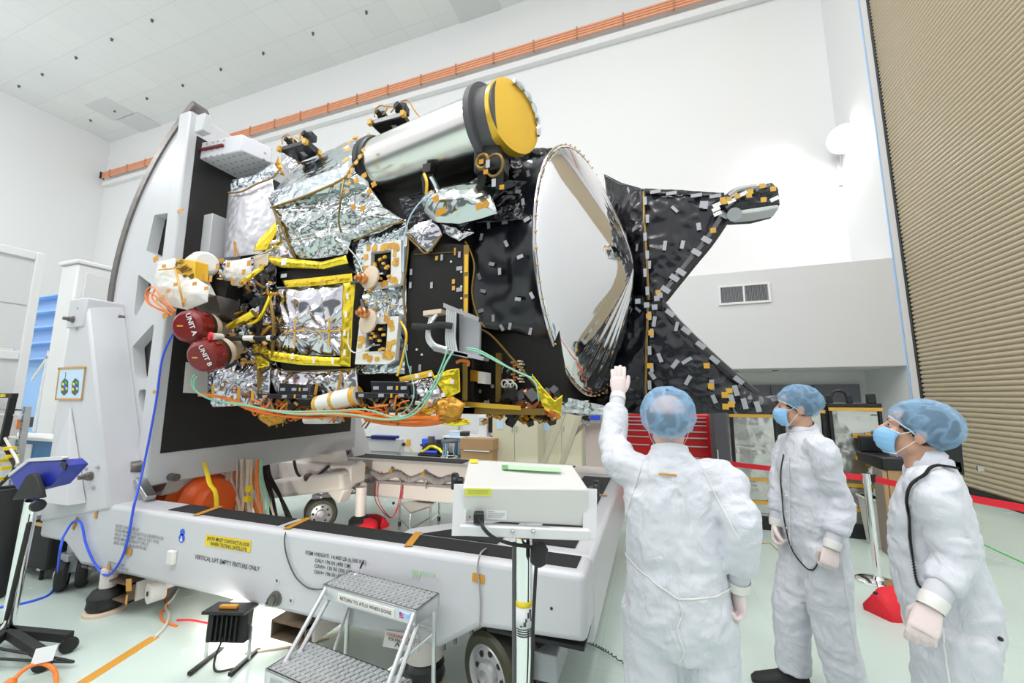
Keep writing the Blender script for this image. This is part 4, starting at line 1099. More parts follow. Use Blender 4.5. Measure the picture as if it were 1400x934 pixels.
# corrugated hoses along the rear beam
Yh = 4.92
pts = []
for i in range(28):
    px = 462 + i * 6.4; y = 645 + (px - 462) * .078 + 3.2 * math.sin((px - 475) / 38 * 2 * PI)
    pts.append(P(px, y, Yh - .02 * math.sin(i * .7)))
b = MB(); pp = catmull(pts, 6); b.tube(pp, [.042 + .006 * (i % 2) for i in range(len(pp))], 10); b.build('corrugated_hose', 'hose_grey', FX, smooth=True)
pts = [P(462 + i * 17, 655 + i * 1.15, Yh) for i in range(11)]
b = MB(); b.tube(catmull(pts), .024, 8); b.build('corrugated_hose', 'hose_grey', FX, smooth=True)
for px, py in ((508, 655), (548, 660), (582, 663)): MB().tube([P(px - 3, py - 8, Yh - .03), P(px, py, Yh - .05), P(px + 1, py + 5, Yh - .02)], .012, 6).build('hose_strap', 'hose_grey', FX, smooth=True)
patches('tape_piece', [(P(x, y, 4.86), (1, 0, -.1), (.1, 0, 1), .06, .045) for x, y in ((534, 644), (578, 648), (491, 639), (501, 640))], 'tape_orange', FX)
b = MB(); q = P(625, 657, 4.6); b.box(q.x - .06, q.x + .02, 4.55, 4.62, q.z - .1, q.z + .08); b.box(q.x, q.x + .09, 4.56, 4.6, q.z - .04, q.z + .05); b.build('black_clamp', 'black_paint', FX, bevel=.01)
for px, py in ((538, 688), (569, 691)): MB().cyl(P(px, py, 4.95), P(px, py, 4.94), .02).build('drain_hole', 'black_matte', FX)
for k, (u, w) in enumerate(((522, 548), (518, 550))):
    pts = catmull([P(u, 645, 4.93), P(u - 6, 670, 4.92), P(u - 2, 690, 4.92), P((u + w) / 2, 708, 4.92), P(w - 4, 690, 4.92), P(w, 668, 4.92), P(w - 2, 645, 4.93)])
    MB().tube(pts, .006, 6).build('thin_wire', 'red_cap_light', FX, smooth=True)

# forklift pockets, rollers and hanging details under the front beam
def pocket(p0, p1):
    a, c = P(*p0, YF + .01), P(*p1, YF + .01); x0, x1, z0, z1 = a.x, c.x, c.z, a.z; w = .012
    b = MB(); b.box(x0, x0 + w, YF, 2.8, z0, z1).box(x1 - w, x1, YF, 2.8, z0, z1).box(x0, x1, YF, 2.8, z0, z0 + w).box(x0, x1, YF, 2.8, z1 - w, z1).box(x0, x1, 2.78, 2.8, z0, z1)
    b.build('fork_pocket', 'rust', FX)
    b = MB(); b.box(x1, x1 + .02, YF + .05, 2.8, z0, z1); b.build('pocket_side', 'cream_bounce_paint', FX)
    return x0, x1, z0, z1
pocket((146, 791), (175, 825)); pocket((373, 846), (419, 884))
tp = [(P(176, 800, YF - .004), (1, 0, .2), (-.2, 0, 1), .07, .09), (P(173, 820, YF - .004), (1, 0, .0), (0, 0, 1), .025, .07)]
patches('tape_piece', tp, 'tape_orange', FX)
for px, py in ((202, 812), (314, 839)):
    q = P(px, py, YF + .05); MB().lathe([(.001, 0), (.075, 0), (.075, .10), (.001, .10)], q + V(0, 0, -.0), (.25, .95, 0), 24).build('strap_roller', 'blanket_white', FX, smooth=True)
    MB().cyl(q + V(-.002, -.006, 0), q, .018, n=12).build('roller_bolt', 'black_paint', FX)
# hub and ports on the beam face
q = P(378, 818, YF); b = MB(); b.lathe([(.048, 0), (.048, .01), (.04, .014), (.04, .03), (.03, .033), (.03, .05), (.016, .054), (.001, .054)], q, (0, -1, 0), 20); b.build('bearing_pin', 'steel_dark', FX, smooth=True)
for px, py in ((379, 794), (398, 821), (365, 825)):
    q = P(px, py, YF); b = MB(); b.lathe([(.024, 0), (.024, .004), (.011, .004), (.011, .001), (.001, .001)], q, (0, -1, 0), 16); b.build('port_ring', 'white_paint', FX)
    b = MB(); b.cyl(q + V(0, -.0015, 0), q + V(0, -.003, 0), .010, n=12); b.build('port_plug', 'steel_dark', FX)
q = P(238, 761, YF); b = MB(); b.box(q.x - .035, q.x + .035, YF - .035, YF, q.z - .05, q.z + .05); b.build('outlet_box', 'blanket_white', FX, bevel=.008)
q = P(754, 832, YF); MB().cyl(q, q + V(0, -.003, 0), .008, n=10).build('port_plug', 'black_matte', FX)
for px in (607, 622, 645): q = P(px, 884 - (px - 600) * .56, YF + .03); MB().cyl(q, q + V(0, 0, -.03), .012, n=8).build('bolt', 'steel_dark', FX)

# lettering, plates and stickers on the front face
YT = YF - .004
def label(name, px, py, rows, size, wpx, m='ink', lead=1.0):
    a = P(px, py, YT); w = abs(P(px + wpx, py + wpx * .16, YT).x - a.x)
    return text(name, rows, a, size, m, FX, width=w, lead=lead, bold=.012)
label('lettering', 157.5, 721, 'RATED LOAD: 5,000 LB\nRATED MOMENT: 20,000 FT-LB (240,000 IN-LB)\nABOUT SPACECRAFT ZERO (X OR Y AXIS)\nRATED MOMENT ABOUT SPIN (Z\nAXIS): 5,000 FT-LB (60,000 IN-LB)', .034, 66, 'ink_grey', .95)
label('lettering', 266, 764, 'VERTICAL LIFT EMPTY FIXTURE ONLY', .043, 89)
a, c = P(281, 728, YT), P(342, 754, YT); b = MB()
b.prism([P(281.3, 731, YT), P(343, 740, YT), P(342, 755.5, YT), P(280, 746, YT)], (0, .002, 0)); b.build('warning_plate', 'yellow_label', FX)
YT = YF - .007
label('lettering', 283, 738, 'JACKS MUST CONTACT FLOOR', .036, 58); label('lettering', 287, 745.5, 'WHEN TILTING SATELLITE', .036, 50)
YT = YF - .004
label('lettering', 417, 758, 'ITEM WEIGHT: 14,400 LB (6,500 KG)', .034, 83)
label('lettering', 430, 768.5, 'OAL= 196 IN (498 CM)\nOAW= 130 IN (300 CM)\nOAH= 186 IN (470 CM)', .034, 52, 'ink', 1.02)
label('lettering', 112, 771, 'FORKLIFT POINT\nBOTH SIDES', .026, 21, 'ink_grey', 1.1)
label('lettering', 147, 770, 'USE FORK POCKETS\nTO LIFT EMPTY FIXTURE\nDO NOT LIFT LOADED\nMINIMUM', .024, 29, 'ink_grey', 1.1)
text('lettering', 'BLOCK', P(562, 784, YT), .03, 'green_pale', FX, width=.17, bold=.02)
text('lettering', '///', P(563, 790, YT), .04, 'green_pale', FX, width=.06, bold=.02)
q = P(248, 736, YT); b = MB(); b.cyl(q, q + V(0, .002, 0), .032, n=24); b.cyl(P(249, 728, YT), P(249, 728, YT) + V(0, .002, 0), .025, n=20); b.build('round_sticker', 'blue_wire', FX)
b = MB(); q = P(248, 736, YT - .002); b.prism([q + V(-.017, 0, -.022), q + V(.017, 0, -.022), q + V(0, 0, .02)], (0, -.001, 0)); b.build('sticker_mark', 'paper', FX)
# the picture taped to the column
YC = YF - .022
b = MB(); b.prism([P(80, 505, YC), P(115.5, 504, YC), P(110.5, 545, YC), P(76, 545, YC)], (0, .002, 0)); pic = b.build('taped_picture', 'paper_blue', FX)
b = MB()
for a, c in (((79, 504), (117, 502.5)), ((75, 546), (111.5, 546)), ((116, 503), (110.8, 546)), ((81, 503), (75.5, 546))):
    A, C = P(*a, YC - .003), P(*c, YC - .003); b.bar(A, C, .018 if a[1] < 520 and c[1] < 520 or a[1] > 540 else .012, .003, (0, 1, 0))
b.build('tape_frame', 'tape_orange', pic)
for cx in (88.5, 103):
    b = MB(); b.prism([P(cx + dx, y, YC - .001) for dx, y in ((-4.5, 523), (0, 517), (4.8, 521), (4.2, 536), (-1, 541), (-5, 537))], (0, -.001, 0)); b.build('printed_shape', 'charcoal', pic)
    for dx, y, m in ((-2, 525, 'yellow_sign'), (2, 523, 'green_tape'), (-3, 532, 'yellow_sign'), (2.5, 531, 'green_pale'), (.5, 527, 'blue_wire')):
        b = MB(); b.prism([P(cx + dx + ex, y + ey, YC - .0025) for ex, ey in ((-1.5, -2), (1.5, -1), (1, 2.5), (-1.2, 2))], (0, -.001, 0)); b.build('printed_facet', m, pic)
b = MB(); b.tube([P(89, 517, YC - .002), P(90, 509, YC - .002)], .002, 4); b.build('printed_line', 'ink', pic)

# casters
def caster(c, ax, r=.2, w=.11, gap=.06, m='tyre_tread', twin=True, rim='wheel_grey', side='tyre_olive', fork=True, top=.5, nm='caster'):
    c = Vector(c); ax = Vector(ax).normalized()
    root = bpy.data.objects.new(nm, None); COL.objects.link(root); root.parent = FX; root.location = c - world_loc(FX)
    for s in ((-1, 1) if twin else (0,)):
        o = c + ax * (s * (w / 2 + gap / 2))
        for q in ([1] if not twin else [s]):
            f = ax * q
            b = MB(); b.lathe([(r * .72, -w / 2), (r * .9, -w / 2), (r, -w / 2 + .02), (r, w / 2 - .02), (r * .9, w / 2), (r * .72, w / 2)], o, f, 40, False)
            b.build('tyre', side if r > .15 else m, root, smooth=True)
            b = MB(); b.lathe([(r + .002, -w / 2 + .024), (r + .002, w / 2 - .024)], o, f, 40, False); b.build('tread', m, root, smooth=True)
            b = MB(); b.lathe([(r * .75, -w / 2 + .01), (r * .75, w / 2 - .01), (r * .68, w / 2 + .004), (r * .6, w / 2 - .03), (r * .34, w / 2 - .02), (r * .30, w / 2 + .012), (r * .16, w / 2 + .02), (r * .15, w / 2 + .005), (.001, w / 2 + .005)], o, f, 36); b.build('wheel_rim', rim, root, smooth=True)
            u = f.orthogonal().normalized(); v = f.cross(u); b = MB()
            for k in range(8):
                a = 2 * PI * k / 8; p = o + (u * math.cos(a) + v * math.sin(a)) * (r * .48) + f * (w / 2 - .022)
                b.cyl(p, p + f * .004, r * .075, n=10)
            b.build('rim_holes', 'black_matte', root)  # black discs drawn for the holes in the rim
    if fork:
        b = MB(); b.bar(c - ax * .02, c + V(0, 0, .001) + V(0, 0, r + .05), .05 if twin else .12, .10, ax); b.bar(c + V(0, 0, r + .01) - V(.001, .09, 0), c + V(0, .09, r + .01), .16, .06); b.cyl(c + V(0, 0, r + .02), V(c.x, c.y, top), .06); b.build('fork', 'tape_grey', root, bevel=.008)
    return root
g = G(437, 722); caster((g.x, g.y, .2), (.72, -.68, 0), .2, .12, .05, top=.62)
q = P(697, 930, 2.42); caster((q.x, 2.42, .21), (-.42, -.9, 0), .21, .16, .05, top=.5)
caster((xr - .22, 4.25, .2), (1, -.25, 0), .2, .12, .05, twin=False, rim='cream_bounce_paint', m='tyre_olive', top=.40)
caster((-5.12, 2.36, .14), (.50, .86, 0), .14, .08, .05, side='black_rubber', m='black_rubber', top=.40)
b = MB(); q = P(742, 892, 2.5); b.box(q.x - .1, q.x + .12, 2.36, 2.66, q.z - .07, q.z + .08); b.build('caster_bracket', 'tape_grey', FX, bevel=.01)
# jacks
def jack(c, r, top, bag=False):
    c = Vector(c)
    root = bpy.data.objects.new('jack', None); COL.objects.link(root); root.parent = FX; root.location = c - world_loc(FX)
    MB().lathe([(.001, 0), (r, 0), (r, .022), (r * .9, .03), (.001, .03)], c, (0, 0, 1), 32).build('foot_pad', 'cable_beige', root, smooth=True)
    b = MB(); prof = [(r * .8, .03), (r * .92, .06), (r * .86, .10), (r * .9, .13), (r * .7, .17), (r * .45, .19)]
    n = 28; rings = []
    for rr, z in prof: rings.append([c + V(math.cos(2 * PI * j / n), math.sin(2 * PI * j / n), 0) * rr * (1 + .07 * noise.noise(V(math.cos(j * .9) * 2, math.sin(j * .9) * 2, z * 30))) + V(0, 0, z) for j in range(n)])
    b.loft(rings); b.build('boot', 'mli_soft' if bag else 'black_rubber', root, smooth=True)
    MB().cyl(c + V(0, 0, .15), V(c.x, c.y, top), r * .42).build('jack_leg', 'cream_bounce_paint', root, smooth=True)
    return root
g = G(137, 838); jack((g.x, g.y + .03, 0), .135, .33)
q = P(579, 930, 2.36); j = jack((q.x, 2.36, 0), .14, .5, True)
b = MB(); b.lathe([(.12, 0), (.12, .12), (.15, .13), (.15, .2), (.1, .22)], (q.x, 2.36, .17), (0, 0, 1), 24); b.build('jack_body', 'cream_bounce_paint', j, smooth=True)
g = G(484, 729); jack((g.x, g.y + .1, 0), .16, .55)
YT = YF - .01
b = MB(); b.prism([P(527, 862, YT), P(572, 868, YT), P(570, 893, YT), P(523, 884, YT)], (0, .004, 0)); b.build('hanging_plate', 'blanket_white', FX)
YT = YF - .014
label('lettering', 528, 869, 'COORDINATE JACKS', .026, 42, 'ink_red'); label('lettering', 531, 875.5, 'FOR PARALLEL LIFT', .026, 36)
b = MB(); b.tube(catmull([P(540, 884, YT), P(543, 880, YT), P(546, 884, YT), P(552, 886, YT)]), .003, 5); b.build('sticker_mark', 'ink', FX)

# things hanging in and around the fixture
sp = P(272, 684, 2.98)
t = thing('duct_hose', (sp.x, 2.98, .33), 'bright orange ribbed duct hose with yellow strap, coiled behind the front beam', 'hose')
b = MB(); prof = []
L = .62
for i in range(61):
    u = i / 60; e = .335 * (.62 + .38 * math.sin(PI * min(1, u * .92 + .1))); prof.append((e * (1 - .085 * abs(math.cos(u * PI * 5)) ** .7), u * L))
prof = [(.001, 0)] + prof + [(.001, L)]
b.lathe(prof, sp + V(-.38, -.02, -.02), (1, .12, -.02), 40); b.build('ribbed_hose', 'orange_hose', t, smooth=True)
b = MB(); pts = [P(279, 632, 2.9), P(283, 646, 2.72), P(287, 662, 2.68), P(294, 672, 2.66), P(296, 690, 2.66), P(292, 706, 2.66)]
cc = catmull(pts); b.tube(cc, .018, 6, flat=.2, up=(0, 1, 0)); b.build('strap', 'yellow_label', t, smooth=True)
MB().box(sp.x - .4, sp.x + .4, 2.74, 3.35, .26, .30).build('hose_tray', 'charcoal', FX)

rnd = random.Random(4)
bc = P(338, 675, 3.25)
t = thing('cable_bundle', (bc.x, 3.25, .3), 'bundle of beige, orange and black cables hanging beneath the black table', 'cable')
cols = ['cable_beige', 'cable_beige', 'hose_grey', 'cable_beige', 'cable_white', 'cable_beige', 'orange_wire', 'cable_beige', 'cable_beige', 'orange_wire', 'cable_white', 'cable_beige', 'green_hose']
for i in range(26):
    px = 311 + i * 1.9; m = cols[i % len(cols)]
    e = px + rnd.uniform(-12, 14) + 6
    y0 = 3.15 + rnd.uniform(0, .4)
    pts = [P(px, 628, y0), P(px + rnd.uniform(-3, 3), 655, y0), P((px + e) / 2 + rnd.uniform(-5, 5), 685, y0), P(e, 712, y0), P(e + rnd.uniform(-5, 5), 735, y0)]
    MB().tube(catmull(pts), rnd.choice([.011, .014, .018, .022]), 8).build('cable', m, t, smooth=True)
for px, e in ((357, 372), (361, 378), (366, 393), (360, 397)):
    pts = [P(px, 627, 3.7), P(px + 3, 650, 3.7), P((px + e) / 2 + 2, 675, 3.7), P(e, 708, 3.7), P(e + 4, 725, 3.7)]
    MB().tube(catmull(pts), .018, 8).build('cable', 'black_rubber', t, smooth=True)
for px, py in ((341, 682), (326, 702), (343, 668)): q = P(px, py, 3.12); MB().box(q.x - .03, q.x + .03, 3.08, 3.12, q.z - .025, q.z + .03).build('yellow_tag', 'yellow_label', t)
qa, qb = P(258, 640, 3.95), P(309, 657, 3.95)
tag(MB().box(qa.x, qb.x, 3.95, 4.3, 0, qa.z).build('instrument_box', 'black_paint', None, bevel=.02), 'black instrument box standing on the floor behind the orange duct hose', 'box')

pts = catmull([P(237, 455, 2.40), P(222, 490, 2.39), P(214, 545, 2.40), P(204, 600, 2.40), P(194, 648, 2.36), P(184, 688, 2.16)], 8) + \
    catmull([P(183, 692, YF - .02), P(174, 740, YF - .02), P(164, 768, YF - .02), P(147, 787, YF - .025), P(131, 773, YF - .02), P(118, 745, YF - .02), P(112, 718, YF - .025), P(106, 712, YF - .03), P(97, 717, YF - .03), P(86, 735, YF - .1)], 8)[1:] + \
    catmull([P(86, 735, YF - .1), P(81, 760, YF - .12), V(*G(78, 795, .05)), G(68, 812, .01), G(50, 820, .01), G(25, 826, .01), G(-10, 832, .01)], 8)[1:]
tag(MB().tube(pts, .009, 8).build('data_cable', 'blue_wire', None, smooth=True), 'long bright blue cable hanging from the fixture down onto the floor', 'cable')
pts = catmull([P(395, 718, 2.28), P(389, 735, YF - .015), P(392, 760, YF - .012), P(403, 787, YF - .012), P(418, 802, YF - .012), P(432, 806, YF - .012), P(446, 805, YF - .1)])
tag(MB().tube(pts, .005, 6).build('cord', 'charcoal', None, smooth=True), 'thin dark cord looping down the beam face to the step stool', 'cord')
pts = catmull([P(665, 750, 2.35), P(657, 757, YF - .012), P(653, 778, YF - .012), P(656, 805, YF - .012), P(657, 830, YF - .012), P(656, 856, YF - .012)])
tag(MB().tube(pts, .005, 6).build('cord', 'hose_grey', None, smooth=True), 'thin grey cord hanging down the beam face past the small orange label', 'cord')
# ================================================================ the foil wrapped spacecraft
SC_ = thing('spacecraft', (-2.6, 3.8, 1.66), 'large spacecraft wrapped in silver, gold and black foil, held sideways on the white fixture', 'spacecraft')
YS = 2.70
def pp(l, y=YS): return [P(q[0], q[1], q[2] if len(q) > 2 else y) for q in l]
def F(name, l, m, y=YS, parent=SC_, **k): return foil(name, pp(l, y), m, parent, **k)
def seam(name, l, m, r=.008, y=YS, parent=SC_, n=6, flat=1.0, k=6):
    b = MB(); b.tube(catmull(pp(l, y), k), r, n, flat=flat); return b.build(name, m, parent, smooth=True)
def plate(name, l, m, y, d, parent=SC_, bevel=0.0):
    b = MB(); b.prism(pp(l, y), (0, d, 0)); return b.build(name, m, parent, bevel=bevel)
def dots(name, l, m, y, w, parent=SC_, h=None, an=0):
    u = V(math.cos(an), 0, math.sin(an)); v = V(-u.z, 0, u.x)
    return patches(name, [(P(q[0], q[1], y), u, v, w, h or w) for q in l], m, parent, .003)

# core
b = MB(); b.box(-4.0, -1.31, 2.82, 4.85, 1.68, 3.74); b.build('bus_body', 'panel_black', SC_, bevel=.02)
b = MB(); b.lathe([(.95, XT + .008), (.95, XT + .06), (.86, XT + .08), (.86, -3.99)], (0, 3.8, 2.75), (1, 0, 0), 48); b.build('adapter_ring', 'alu', SC_, smooth=True)
b = MB(); b.box(-1.31, -.66, 2.98, 4.8, 1.70, 2.75); b.build('instrument_bay', 'panel_black', SC_)
b = MB(); b.box(-3.6, -.72, 2.72, 2.80, 1.615, 1.66).box(-3.6, -.72, 4.7, 4.8, 1.615, 1.66).box(-1.35, -1.25, 2.72, 4.8, 1.62, 1.66).box(-2.4, -2.3, 2.72, 4.8, 1.62, 1.66)
b.build('keel_frame', 'bronze', SC_)

# left side blankets
F('silver_blanket', [(313, 262), (372, 243), (380, 300), (358, 347), (306, 353), (309, 300)], 'foil_matte', amp=.010, bulge=.02, sc=5, seed=2)
F('silver_blanket', [(313, 247), (345, 240), (374, 224), (384, 236), (372, 247), (313, 264)], 'foil_blue', amp=.02, bulge=.03, seed=3)
seam('gold_seam', [(312, 264), (330, 262), (352, 251), (372, 243), (384, 230)], 'bronze', .009, 2.66)
F('silver_blanket', [(372, 288), (388, 318), (402, 354), (376, 356), (362, 346), (380, 305)], 'foil_silver', 2.705, amp=.03, bulge=.02, seed=6)
F('gold_flap', [(346, 344), (352, 330), (377, 302), (379, 316), (364, 342)], 'foil_yellow', 2.64, amp=.008, bulge=.01, seed=5)
b = MB(); b.tube([P(320, 330, 2.68), P(322, 352, 2.68)], .01, 4, flat=.2); b.build('tape_strip', 'tape_orange', SC_)
F('top_blanket', [(366, 270, 2.68), (372, 284, 2.60), (420, 267, 2.56), (470, 244, 2.56), (480, 228, 2.58), (503, 206, 2.66), (499, 188, 3.05), (470, 195, 3.2), (432, 220, 3.25), (398, 236, 3.1)], 'foil_blue', amp=.012, bulge=.05, sc=7, seed=7, bw=.2)  # bluish reflection on this blanket is put into the foil colour
F('silver_blanket', [(372, 285, 2.60), (420, 268, 2.56), (470, 245, 2.56), (480, 230, 2.58), (498, 226, 2.66), (506, 256, 2.70), (524, 282, 2.70), (552, 300, 2.68), (520, 318, 2.67), (480, 328, 2.67), (475, 347, 2.67), (440, 353, 2.67), (402, 354, 2.68), (386, 330, 2.66)], 'foil_green', amp=.035, bulge=.06, sc=6, seed=8)
seam('gold_seam', [(370, 284, 2.585), (420, 267, 2.55), (470, 244, 2.55), (480, 229, 2.57), (501, 205, 2.64), (500, 190, 3.0)], 'bronze', .011)
seam('gold_seam', [(470, 246, 2.54), (466, 272, 2.5), (463, 302, 2.55), (468, 322, 2.66)], 'bronze', .009)
seam('gold_seam', [(374, 285, 2.58), (388, 318, 2.6), (404, 354, 2.66)], 'bronze', .011)
dots('tape_patch', [(481, 232), (478, 240), (487, 222), (492, 214), (497, 205), (477, 250), (474, 262)], 'tape_amber', 2.5, .035, an=.5)
dots('tape_patch', [(487, 247), (483, 283), (496, 285), (505, 262), (511, 252), (498, 240)], 'kapton', 2.5, .045, an=.4)
seam('clear_line', [(402, 326, 2.58), (430, 318, 2.53), (462, 312, 2.53)], 'cable_white', .004); seam('clear_line', [(400, 331, 2.58), (430, 323, 2.53), (462, 315, 2.53)], 'cable_white', .004)
seam('clear_line', [(463, 312, 2.53), (469, 330, 2.6), (487, 352, 2.62), (496, 372, 2.6)], 'cable_white', .005)

# dotted white equipment box at the top left
zb = 4.20
B_ = [G(266, 219, zb), G(313, 251, zb), G(350, 240, zb), G(372, 224, zb), G(330, 206, zb)]
up_ = V(-.02, .0, .19)
b = MB(); b.prism(B_, up_); box_ = b.build('dotted_cover', 'blanket_dotted', SC_, bevel=.012)
b = MB(); e0, e1 = B_[0] + up_ * .5, B_[4] + up_ * .5
nn = (e1 - e0).cross(V(0, 0, 1)).normalized()
for i in range(11):
    q = e0.lerp(e1, .12 + .05 * i); b.obox(q + nn * .01, e1 - e0, nn, up_, .022, .03, .022)
    b.obox(q - nn * .01, e1 - e0, nn, up_, .022, .03, .022)
b.build('slot_row', 'red_cap', box_)
seam('kapton_tie', [(347, 222, 3.0), (352, 213, 3.0), (357, 205, 3.0)], 'tape_amber', .012)
F('gold_bits', [(375, 228), (380, 213), (384, 222), (388, 240), (376, 236)], 'kapton', 2.9, amp=.03, bulge=.03, seed=9)
F('silver_blanket', [(384, 226, 3.0), (385, 205, 3.1), (412, 222, 3.0), (395, 236, 2.9)], 'foil_silver', amp=.02, bulge=.02, seed=10)

# star trackers in black foil with orange wiring
def tracker(l, cubes, wires, zb):
    q = [G(x, y, zb) for x, y in l]
    b = MB(); b.prism(q, (0, .02, .07)); t = b.build('star_tracker', 'mli_soft', SC_, bevel=.012)
    patches('tape_patch', [(q[0].lerp(q[2], .62) + V(0, 0, -.004), (1, .2, 0), (0, 1, 0), .05, .07)], 'tape_grey', t)
    for x, y, s in cubes:
        c = P(x, y, q[0].y + .25)
        b = MB(); b.obox(c, (1, .2, .1), (-.2, 1, 0), (0, 0, 1), s, s, s * .75); b.build('sensor_head', 'black_paint', t, bevel=.008)
        b = MB(); b.lathe([(s * .3, 0), (s * .34, .05)], c + V(.0, -s * .4, -.01), (-.2, -1, .2), 12); b.build('sensor_hood', 'black_matte', t)
    for w in wires:
        b = MB(); b.tube(catmull([P(x, y, q[0].y + .22) for x, y in w]), .007, 6); b.build('orange_wiring', 'tape_orange', t, smooth=True)
    for p_ in q: MB().box(p_.x - .02, p_.x + .02, p_.y - .02, p_.y + .02, zb + .0, zb + .05).build('corner_tape', 'tape_amber', t)
    b = MB(); c = sum(q, Vector()) / 4; b.box(c.x - .12, c.x + .1, c.y + .12, c.y + .42, 3.70, zb + .0); b.build('tracker_mount', 'foil_silver', t)
tracker([(382, 207), (417, 197), (436, 212), (409, 223)], [(399, 195, .08), (424, 188, .10)], [[(386, 197), (386, 188), (394, 184), (400, 187), (401, 195)], [(410, 196), (410, 180), (411, 186), (414, 192)], [(404, 187), (412, 193), (418, 186), (422, 182)]], 4.22)
tracker([(506, 171), (551, 159), (561, 176), (526, 190)], [(523, 159, .08), (550, 151, .11)], [[(512, 160), (513, 150), (521, 144), (529, 148), (523, 158)], [(534, 154), (541, 146), (551, 138), (559, 138), (566, 150), (577, 164)], [(524, 145), (536, 146), (545, 150)]], 4.28)
b = MB(); q = P(626, 145, 3.5); b.box(q.x - .12, q.x + .06, 3.5, 3.7, q.z - .1, q.z + .04); b.build('gold_sensor', 'foil_gold', SC_, bevel=.01)
b = MB(); b.box(q.x - .05, q.x + .02, 3.48, 3.5, q.z - .04, q.z + .05); b.build('sensor_strip', 'black_paint', SC_)
seam('orange_wiring', [(595, 158, 3.3), (601, 153, 3.3), (610, 152, 3.3)], 'tape_orange', .01)

# telescope tube
ta, tb_ = P(524, 231, 2.86), P(668, 174, 2.62)
ax = (tb_ - ta); TL = ax.length; ax.normalize(); r0, r1 = .262, .250
b = MB(); b.lathe([(r0, 0), (r1, TL)], ta, ax, 64); tel = b.build('telescope_tube', 'alu_brushed', SC_, smooth=True)
b = MB(); b.lathe([(r0 - .01, -.06), (r0 + .035, -.06), (r0 + .035, -.01), (r0 + .02, .0), (r0 + .012, .035), (r0 - .01, .035)], ta, ax, 64); b.build('base_ring', 'black_paint', tel, smooth=True)
b = MB(); b.lathe([(r1 - .01, TL - .02), (r1 + .055, TL - .02), (r1 + .055, TL + .03), (r1 + .012, TL + .035), (r1 + .012, TL + .20), (r1 - .01, TL + .20)], ta, ax, 64); fl = b.build('front_flange', 'charcoal', tel, smooth=True)
u = ax.orthogonal().normalized(); v = ax.cross(u); b = MB()
for k in range(24):
    a = 2 * PI * k / 24; q = ta + ax * (TL - .02) + (u * math.cos(a) + v * math.sin(a)) * (r1 + .036); b.cyl(q, q - ax * .008, .009, n=8)
b.build('flange_bolts', 'steel', fl)
ax2 = (ax * .9 + V(0, -.22, -.02)).normalized(); ce = ta + ax * (TL + .21)
b = MB(); b.lathe([(r1 - .005, -.05), (r1 + .02, -.04), (r1 + .02, .03), (r1 - .01, .035)], ce, ax2, 64); b.build('cover_ring', 'foil_gold', tel, smooth=True)
b = MB(); b.lathe([(r1 - .012, .036), (r1 * .6, .040), (r1 * .2, .045), (.001, .046)], ce, ax2, 48); b.build('gold_cover', 'foil_gold', tel, smooth=True)
q = ce + ax2 * .05; rr = ax2.cross(V(0, 0, 1)).normalized(); uu = rr.cross(ax2)
arcp = [q + (rr * math.cos(a) * (-1) + uu * math.sin(a)) * (r1 + .004) for a in [PI * (-.05 + .6 * i / 16) for i in range(17)]]
b = MB(); b.tube(arcp, [.012 + .012 * abs(math.sin(i * 2.1)) for i in range(17)], 7); b.build('silver_tape_edge', 'foil_silver', tel, smooth=True)
pts = [ta - ax * .03 + (u * math.cos(a) + v * math.sin(a)) * (r0 + .045) for a in [2 * PI * i / 40 for i in range(40)]]
patches('tape_patch', [(p_ - ax * rnd.uniform(0, .1) - V(0, .01, 0), V(1, 0, rnd.uniform(-1, 1)), V(0, .3, 1), .04, .05) for p_ in pts[::2]], 'tape_amber', tel)
patches('tape_patch', [(p_ - ax * rnd.uniform(.05, .14) - V(0, .02, 0), V(1, 0, rnd.uniform(-1, 1)), V(0, .3, 1), .04, .03) for p_ in pts[1::3]], 'kapton', tel)
# saddle under the base of the tube
b = MB(); b.lathe([(.20, -.3), (.24, -.1), (.24, -.04), (.2, -.04)], ta + V(.02, .06, -.05), ax, 40); b.build('tube_saddle', 'mli_soft', SC_, smooth=True)
b = MB(); b.bar(P(582, 240, 2.60), P(584, 270, 2.62), .05, .05); b.bar(P(586, 236, 2.60), P(600, 262, 2.62), .035, .05); b.box(P(581, 232, 2.6).x, P(592, 232, 2.6).x, 2.56, 2.66, P(581, 240, 2.6).z, P(581, 228, 2.6).z)
b.build('tube_strut', 'black_paint', tel, bevel=.005)
seam('tie_strip', [(580, 238, 2.57), (584, 250, 2.57), (583, 266, 2.58)], 'foil_gold', .014); seam('tie_strip', [(589, 243, 2.57), (594, 252, 2.57), (598, 262, 2.58)], 'foil_blue', .014)
b = MB(); q = P(672, 222, 2.62); b.box(q.x - .1, q.x + .12, 2.5, 2.7, q.z - .13, q.z + .1); b.build('gimbal_block', 'black_paint', tel, bevel=.02)
b = MB(); b.torus(P(660, 221, 2.46), (.2, 1, .1), .05, .014, 20); b.torus(P(676, 226, 2.46), (.3, 1, .2), .075, .010, 24); b.build('cable_ring', 'bronze', tel, smooth=True)
b = MB(); b.bar(P(684, 226, 2.55), P(682, 260, 2.6), .05); b.bar(P(660, 235, 2.55), P(655, 262, 2.6), .05); b.build('gimbal_leg', 'black_paint', tel)
dots('tape_patch', [(658, 221), (664, 235), (686, 256)], 'kapton', 2.44, .035); dots('tape_patch', [(667, 224), (675, 250)], 'tape_grey', 2.44, .03, h=.06)
F('dark_blanket', [(545, 272, 2.66), (580, 262, 2.62), (640, 250, 2.62), (700, 215, 2.7), (690, 260, 2.7), (640, 305, 2.7), (560, 312, 2.7), (552, 290, 2.68)], 'mli_black', amp=.03, bulge=.02, seed=12)
